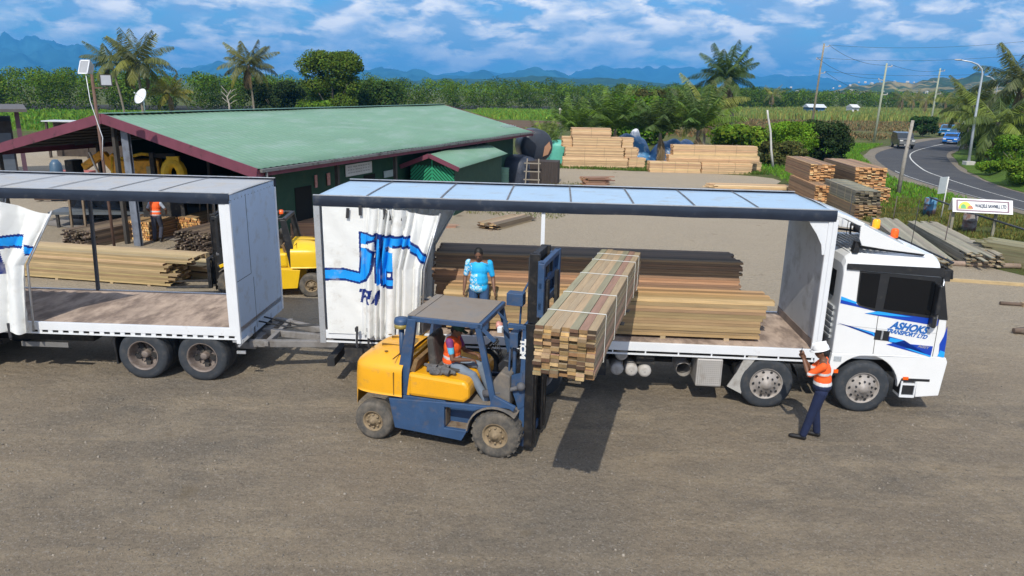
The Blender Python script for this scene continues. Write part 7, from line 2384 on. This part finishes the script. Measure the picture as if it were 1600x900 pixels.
for (px, py, D_, L_, nf_, lab, base_) in ((852, 225, 61, 2.9, 20, 'leftmost young palm, beside the dark round tank', (.10, .15, .02)),
                                          (897, 195, 66, 3.6, 22, 'young palm behind the left back timber stack', (.060, .115, .016)),
                                          (962, 190, 64, 3.9, 26, 'large upright young palm at the right of the left back timber stack', (.060, .115, .016)),
                                          (1033, 196, 63, 3.8, 26, 'dark upright young palm in the gap between the two back timber stacks', (.058, .095, .02)),
                                          (1092, 192, 62, 4.2, 26, 'wide young palm behind the right back timber stack', (.065, .120, .018)),
                                          (925, 188, 72, 3.4, 20, 'young palm farther back between two nearer young palms', (.07, .11, .02))):
    Hh = max(.5, at(px, py + 12, D=D_).z)
    palm(lab, at(px, py, D=D_).x, D_, Hh, L_, int(nf_ * .95), base=base_, group=gy, dead=2, young=True, up0=1.45, droop=.75, name='young_palm', trunk_r=.16, nl=40)
palm('tall old coconut palm with shaggy brown skirt standing above the others', at(1147, 190, D=98).x, 98, at(1136, 124, D=98).z, 5.0, 30, base=(.045, .085, .018), lean=(at(1136, 124, D=98).x - at(1147, 190, D=98).x, 0), dead=8, name='palm_tree', group=gpalm + ' and yard', trunk_r=.26, up0=1.5, nuts=True)
palm('thin leaved palm just left of the tall shaggy palm', at(1105, 165, D=80).x, 80, at(1110, 168, D=80).z, 4.6, 16, base=(.13, .155, .05), dead=1, name='palm_tree', group=gpalm + ' and yard')
broad_tree('broad leaved vine clump below the tall shaggy palm', at(1152, 235, D=66).x, 66, at(1152, 200, D=66).z + .1, 3.1, (.12, .20, .02), 30, 230, .30, name='bush', cat='bush', cfrac=.92, skirt=.8)
broad_tree('dark bush right of the vine clump', at(1192, 235, D=68).x, 68, at(1192, 213, D=68).z, 2.3, (.055, .10, .022), 20, 320, .15, name='bush', cat='bush', cfrac=.92, skirt=.8)
broad_tree('bright yellow green bush beside the slim white pole', at(1233, 235, D=66).x, 66, at(1233, 192, D=66).z, 2.7, (.13, .24, .018), 40, 420, .13, name='bush', cat='bush', cfrac=.92, skirt=.8)
broad_tree('dull olive shrub in front of the yellow green bush', at(1222, 250, D=62).x, 62, at(1222, 222, D=62).z, 2.3, (.095, .105, .03), 20, 260, .18, name='bush', cat='bush', cfrac=.92, skirt=.8)
broad_tree('dark dense bush at the foot of the tall power pole', at(1290, 235, D=66).x, 66, at(1290, 190, D=66).z, 2.7, (.038, .062, .020), 30, 340, .17, name='bush', cat='bush', cfrac=.92, skirt=.8)
broad_tree('small dark round tree beside the far road', at(1443, 200, D=112).x, 112, at(1443, 183, D=112).z, 2.4, (.035, .070, .018), 18, 260, .24, name='bush', cat='tree', cfrac=.85, skirt=.5)
t = thing('palm_stump', 'thin pale ringed palm trunk without leaves behind the left back stack', 'tree trunk', (at(877, 200, D=68).x, 68, 0))
b = MB(); z1 = at(873, 168, D=68).z; b.tube([(0, 0, 0), (-.05, 0, z1 * .5), (-.2, 0, z1)], [.13, .11, .09], 8)
for k in range(10): b.lathe([(.12, 0), (.14, .05), (.12, .1)], (-.1, 0, .8 + k * z1 / 12), 'z', 8)
b.build('trunk', mat('pale_ringed', (.45, .43, .38), rough=.9), t)
# right cluster
gq = 'palms on the bank inside the bend'
palm('large drooping palm leaning out over the grass bank at the right', at(1553, 230, D=67).x, 67, at(1551, 200, D=67).z, 4.4, 30, base=(.085, .125, .022), group=gq, name='palm_tree', dead=7, trunk_r=.24, z0=.5, up0=1.0)
palm('second palm behind the large drooping one', at(1520, 170, D=82).x, 82, at(1550, 172, D=82).z, 4.0, 22, base=(.09, .12, .03), group=gq, name='palm_tree', dead=2, z0=.5)
palm('tall palm cut by the right edge of the photo', at(1588, 220, D=75).x, 75, at(1603, 128, D=75).z, 5.0, 22, base=(.08, .10, .028), lean=(at(1600, 128, D=75).x - at(1588, 220, D=75).x, 0), group=gq, name='palm_tree', dead=4)
for (px, py, D_, H_, R2, base_, lab, sz) in ((1590, 262, 60, 2.6, 2.6, (.11, .20, .02), 'bright bush on the bank at the right edge', .22), (1560, 230, 76, 3.4, 3.6, (.05, .09, .02), 'dark bush behind the drooping palm', .26),
                                         (1600, 290, 50, 1.5, 1.8, (.12, .20, .02), 'low bush low on the bank at the right edge', .2), (1535, 222, 86, 3.0, 3.0, (.06, .10, .02), 'mid green bush beyond the street lamp', .26),
                                         (1597, 240, 68, 3.0, 3.0, (.07, .13, .02), 'tall bush under the palm at the right edge', .22), (1545, 280, 57, .8, 1.2, (.12, .21, .02), 'small bush on the grass slope below the drooping palm', .16)):
    broad_tree(lab, at(px, py, D=D_).x, D_, H_, R2, base_, 26, 330, sz * .62, name='bush', cat='bush', cfrac=.92, skirt=.8, z0=.3)
for k, (px, D_) in enumerate(((1408, 235), (1445, 225), (1475, 230), (1425, 255), (1205, 250))):
    palm(('first', 'second', 'third', 'fourth', 'fifth')[k] + ' distant palm from the left in front of the far forest' if k < 3 else ('distant palm set back among the far forest' if k == 3 else 'distant palm far left of the power poles'), at(px, 170, D=D_).x, D_, 5.0 if k < 4 else 5.5, 4.6, 16, base=(.15, .15, .05), group='distant palms at the forest edge', name='palm_tree', dead=4, nl=22)

# far houses on the dry hills and by the forest
M_HR = mat('pale_roof', (.6, .6, .6), rough=.5)
hw_ = [(1302, 138, 1300), (1312, 135, 1280), (1328, 134, 1320), (1342, 129, 1350), (1352, 129, 1330), (1362, 131, 1350), (1375, 128, 1330), (1398, 128, 1300), (1418, 129, 1340), (1428, 129, 1300), (1448, 145, 900), (1330, 142, 1100), (1380, 143, 1150), (1236, 137, 1500), (1246, 144, 1200)]
h0 = None
for k, (px, py, D_) in enumerate(hw_):
    p = at(px, py, D=D_)
    if h0 is None:
        h0 = thing('hill_house', '', 'house', (0, 0, 0), 0, 'tiny houses on the far hills')
        b = MB(); b.box(-4, 4, -3, 3, -2, 2.8); b.build('wall', mat('pale_wall', (.5, .46, .4), rough=.8), h0)
        b = MB(); b.prism([(-3.4, 2.8), (3.4, 2.8), (0, 4.4)], -4.3, 4.3, plane='yz'); b.build('roof', M_HR, h0)
        h = h0
    else: h = copy_tree(h0)
    h.location = p; h.rotation_euler = (0, 0, k * .7); s = .32 + .14 * (k % 3); h.scale = (s, s, s)
    h['label'] = 'tiny pale house among many on the far dry hills'
for lab, px0, px1, py, D_, cw_, cr_ in (('blue walled house with pale roof before the far forest', 1258, 1286, 171, 215, (.06, .16, .30), (.55, .58, .62)),
                                        ('small white building before the far forest', 1326, 1338, 172, 228, (.7, .7, .72), (.6, .6, .6)),
                                        ('teal walled house with brown roof beyond the road', 1503, 1540, 178, 175, (.04, .16, .17), (.42, .33, .28))):
    a_ = at(px0, py, D=D_); b_ = at(px1, py, D=D_); t = thing('house', lab, 'house', ((a_.x + b_.x) / 2, D_, 0)); w2 = (b_.x - a_.x) / 2
    b = MB(); b.box(-w2 * .9, w2 * .9, -2, 2, 0, 2.3); wl = b.build('wall', mat('w_' + lab[:6], cw_, rough=.7), t)
    b = MB(); b.box(-.4, .3, -2.03, -1.99, .9, 1.7); b.build('window', M_GLASS, wl)
    b = MB(); b.prism([(-2.6, 2.3), (2.6, 2.3), (0, 3.2)], -w2, w2, plane='yz'); b.build('roof', mat('r_' + lab[:6], cr_, rough=.6), t)

# ------------------------------------------------------------------ loose stones on the yard
ico = bmesh.new(); bmesh.ops.create_icosphere(ico, subdivisions=1, radius=1)
iv = np.array([v.co[:] for v in ico.verts]); ifc = np.array([[v.index for v in f.verts] for f in ico.faces]); ico.free()
n = 13000
yy = 3.0 + 13 * rng.random(n) ** 1.2
xx = (rng.random(n) * 2 - 1) * (yy * .75 + 2.5)
keep = np.array([_mn.noise(Vector((x * .35, y * .5, 5))) + (.25 if x < -1 else -.12) > rng.uniform(-.5, .35) for x, y in zip(xx, yy)])
xx, yy = xx[keep], yy[keep]; n = len(xx)
sz = .006 + .015 * rng.random(n) ** 3 + (rng.random(n) < .03) * .012
vv = iv[None] * sz[:, None, None] * rng.uniform(.6, 1.25, (n, 1, 3)) * rng.uniform(.85, 1.15, (n, 12, 1))
vv[:, :, 0] += xx[:, None]; vv[:, :, 1] += yy[:, None]; vv[:, :, 2] += .012 + sz[:, None] * .25
ff = (ifc[None] + (np.arange(n) * 12)[:, None, None]).reshape(-1, 3)
me = bpy.data.meshes.new('loose_stones')
me.vertices.add(n * 12); me.vertices.foreach_set('co', vv.astype(np.float32).ravel())
me.loops.add(len(ff) * 3); me.loops.foreach_set('vertex_index', ff.astype(np.int32).ravel())
me.polygons.add(len(ff)); me.polygons.foreach_set('loop_start', np.arange(0, len(ff) * 3, 3, dtype=np.int32))
a = me.color_attributes.new('Col', 'FLOAT_COLOR', 'POINT')
cc = np.ones((n, 12, 4), np.float32); cc[:, :, :3] = (np.array([.27, .235, .19]) * rng.uniform(.45, 1.15, (n, 1)))[:, None, :]
a.data.foreach_set('color', cc.ravel())
me.materials.append(mat('stone', (.3, .27, .22), rough=.95, attr=True, var=.15, scale=20))
me.update(); me.validate()
o = bpy.data.objects.new('loose_stones', me); COL.objects.link(o); tag(o, kind='stuff')

# ------------------------------------------------------------------ haze
if HAZE > 0:
    b = MB(); b.box(-15000, 15000, -400, 13000, -3, 450)
    hm = bpy.data.materials.new('haze_air'); hm.use_nodes = True
    N, L = hm.node_tree.nodes, hm.node_tree.links
    N.remove(N['Principled BSDF'])
    vol = N.new('ShaderNodeVolumePrincipled'); vol.inputs['Color'].default_value = (.10, .47, 1.0, 1); vol.inputs['Density'].default_value = HAZE; vol.inputs['Anisotropy'].default_value = 0.0
    L.new(vol.outputs[0], N['Material Output'].inputs['Volume'])
    o = b.build('haze', hm); tag(o, kind='stuff')
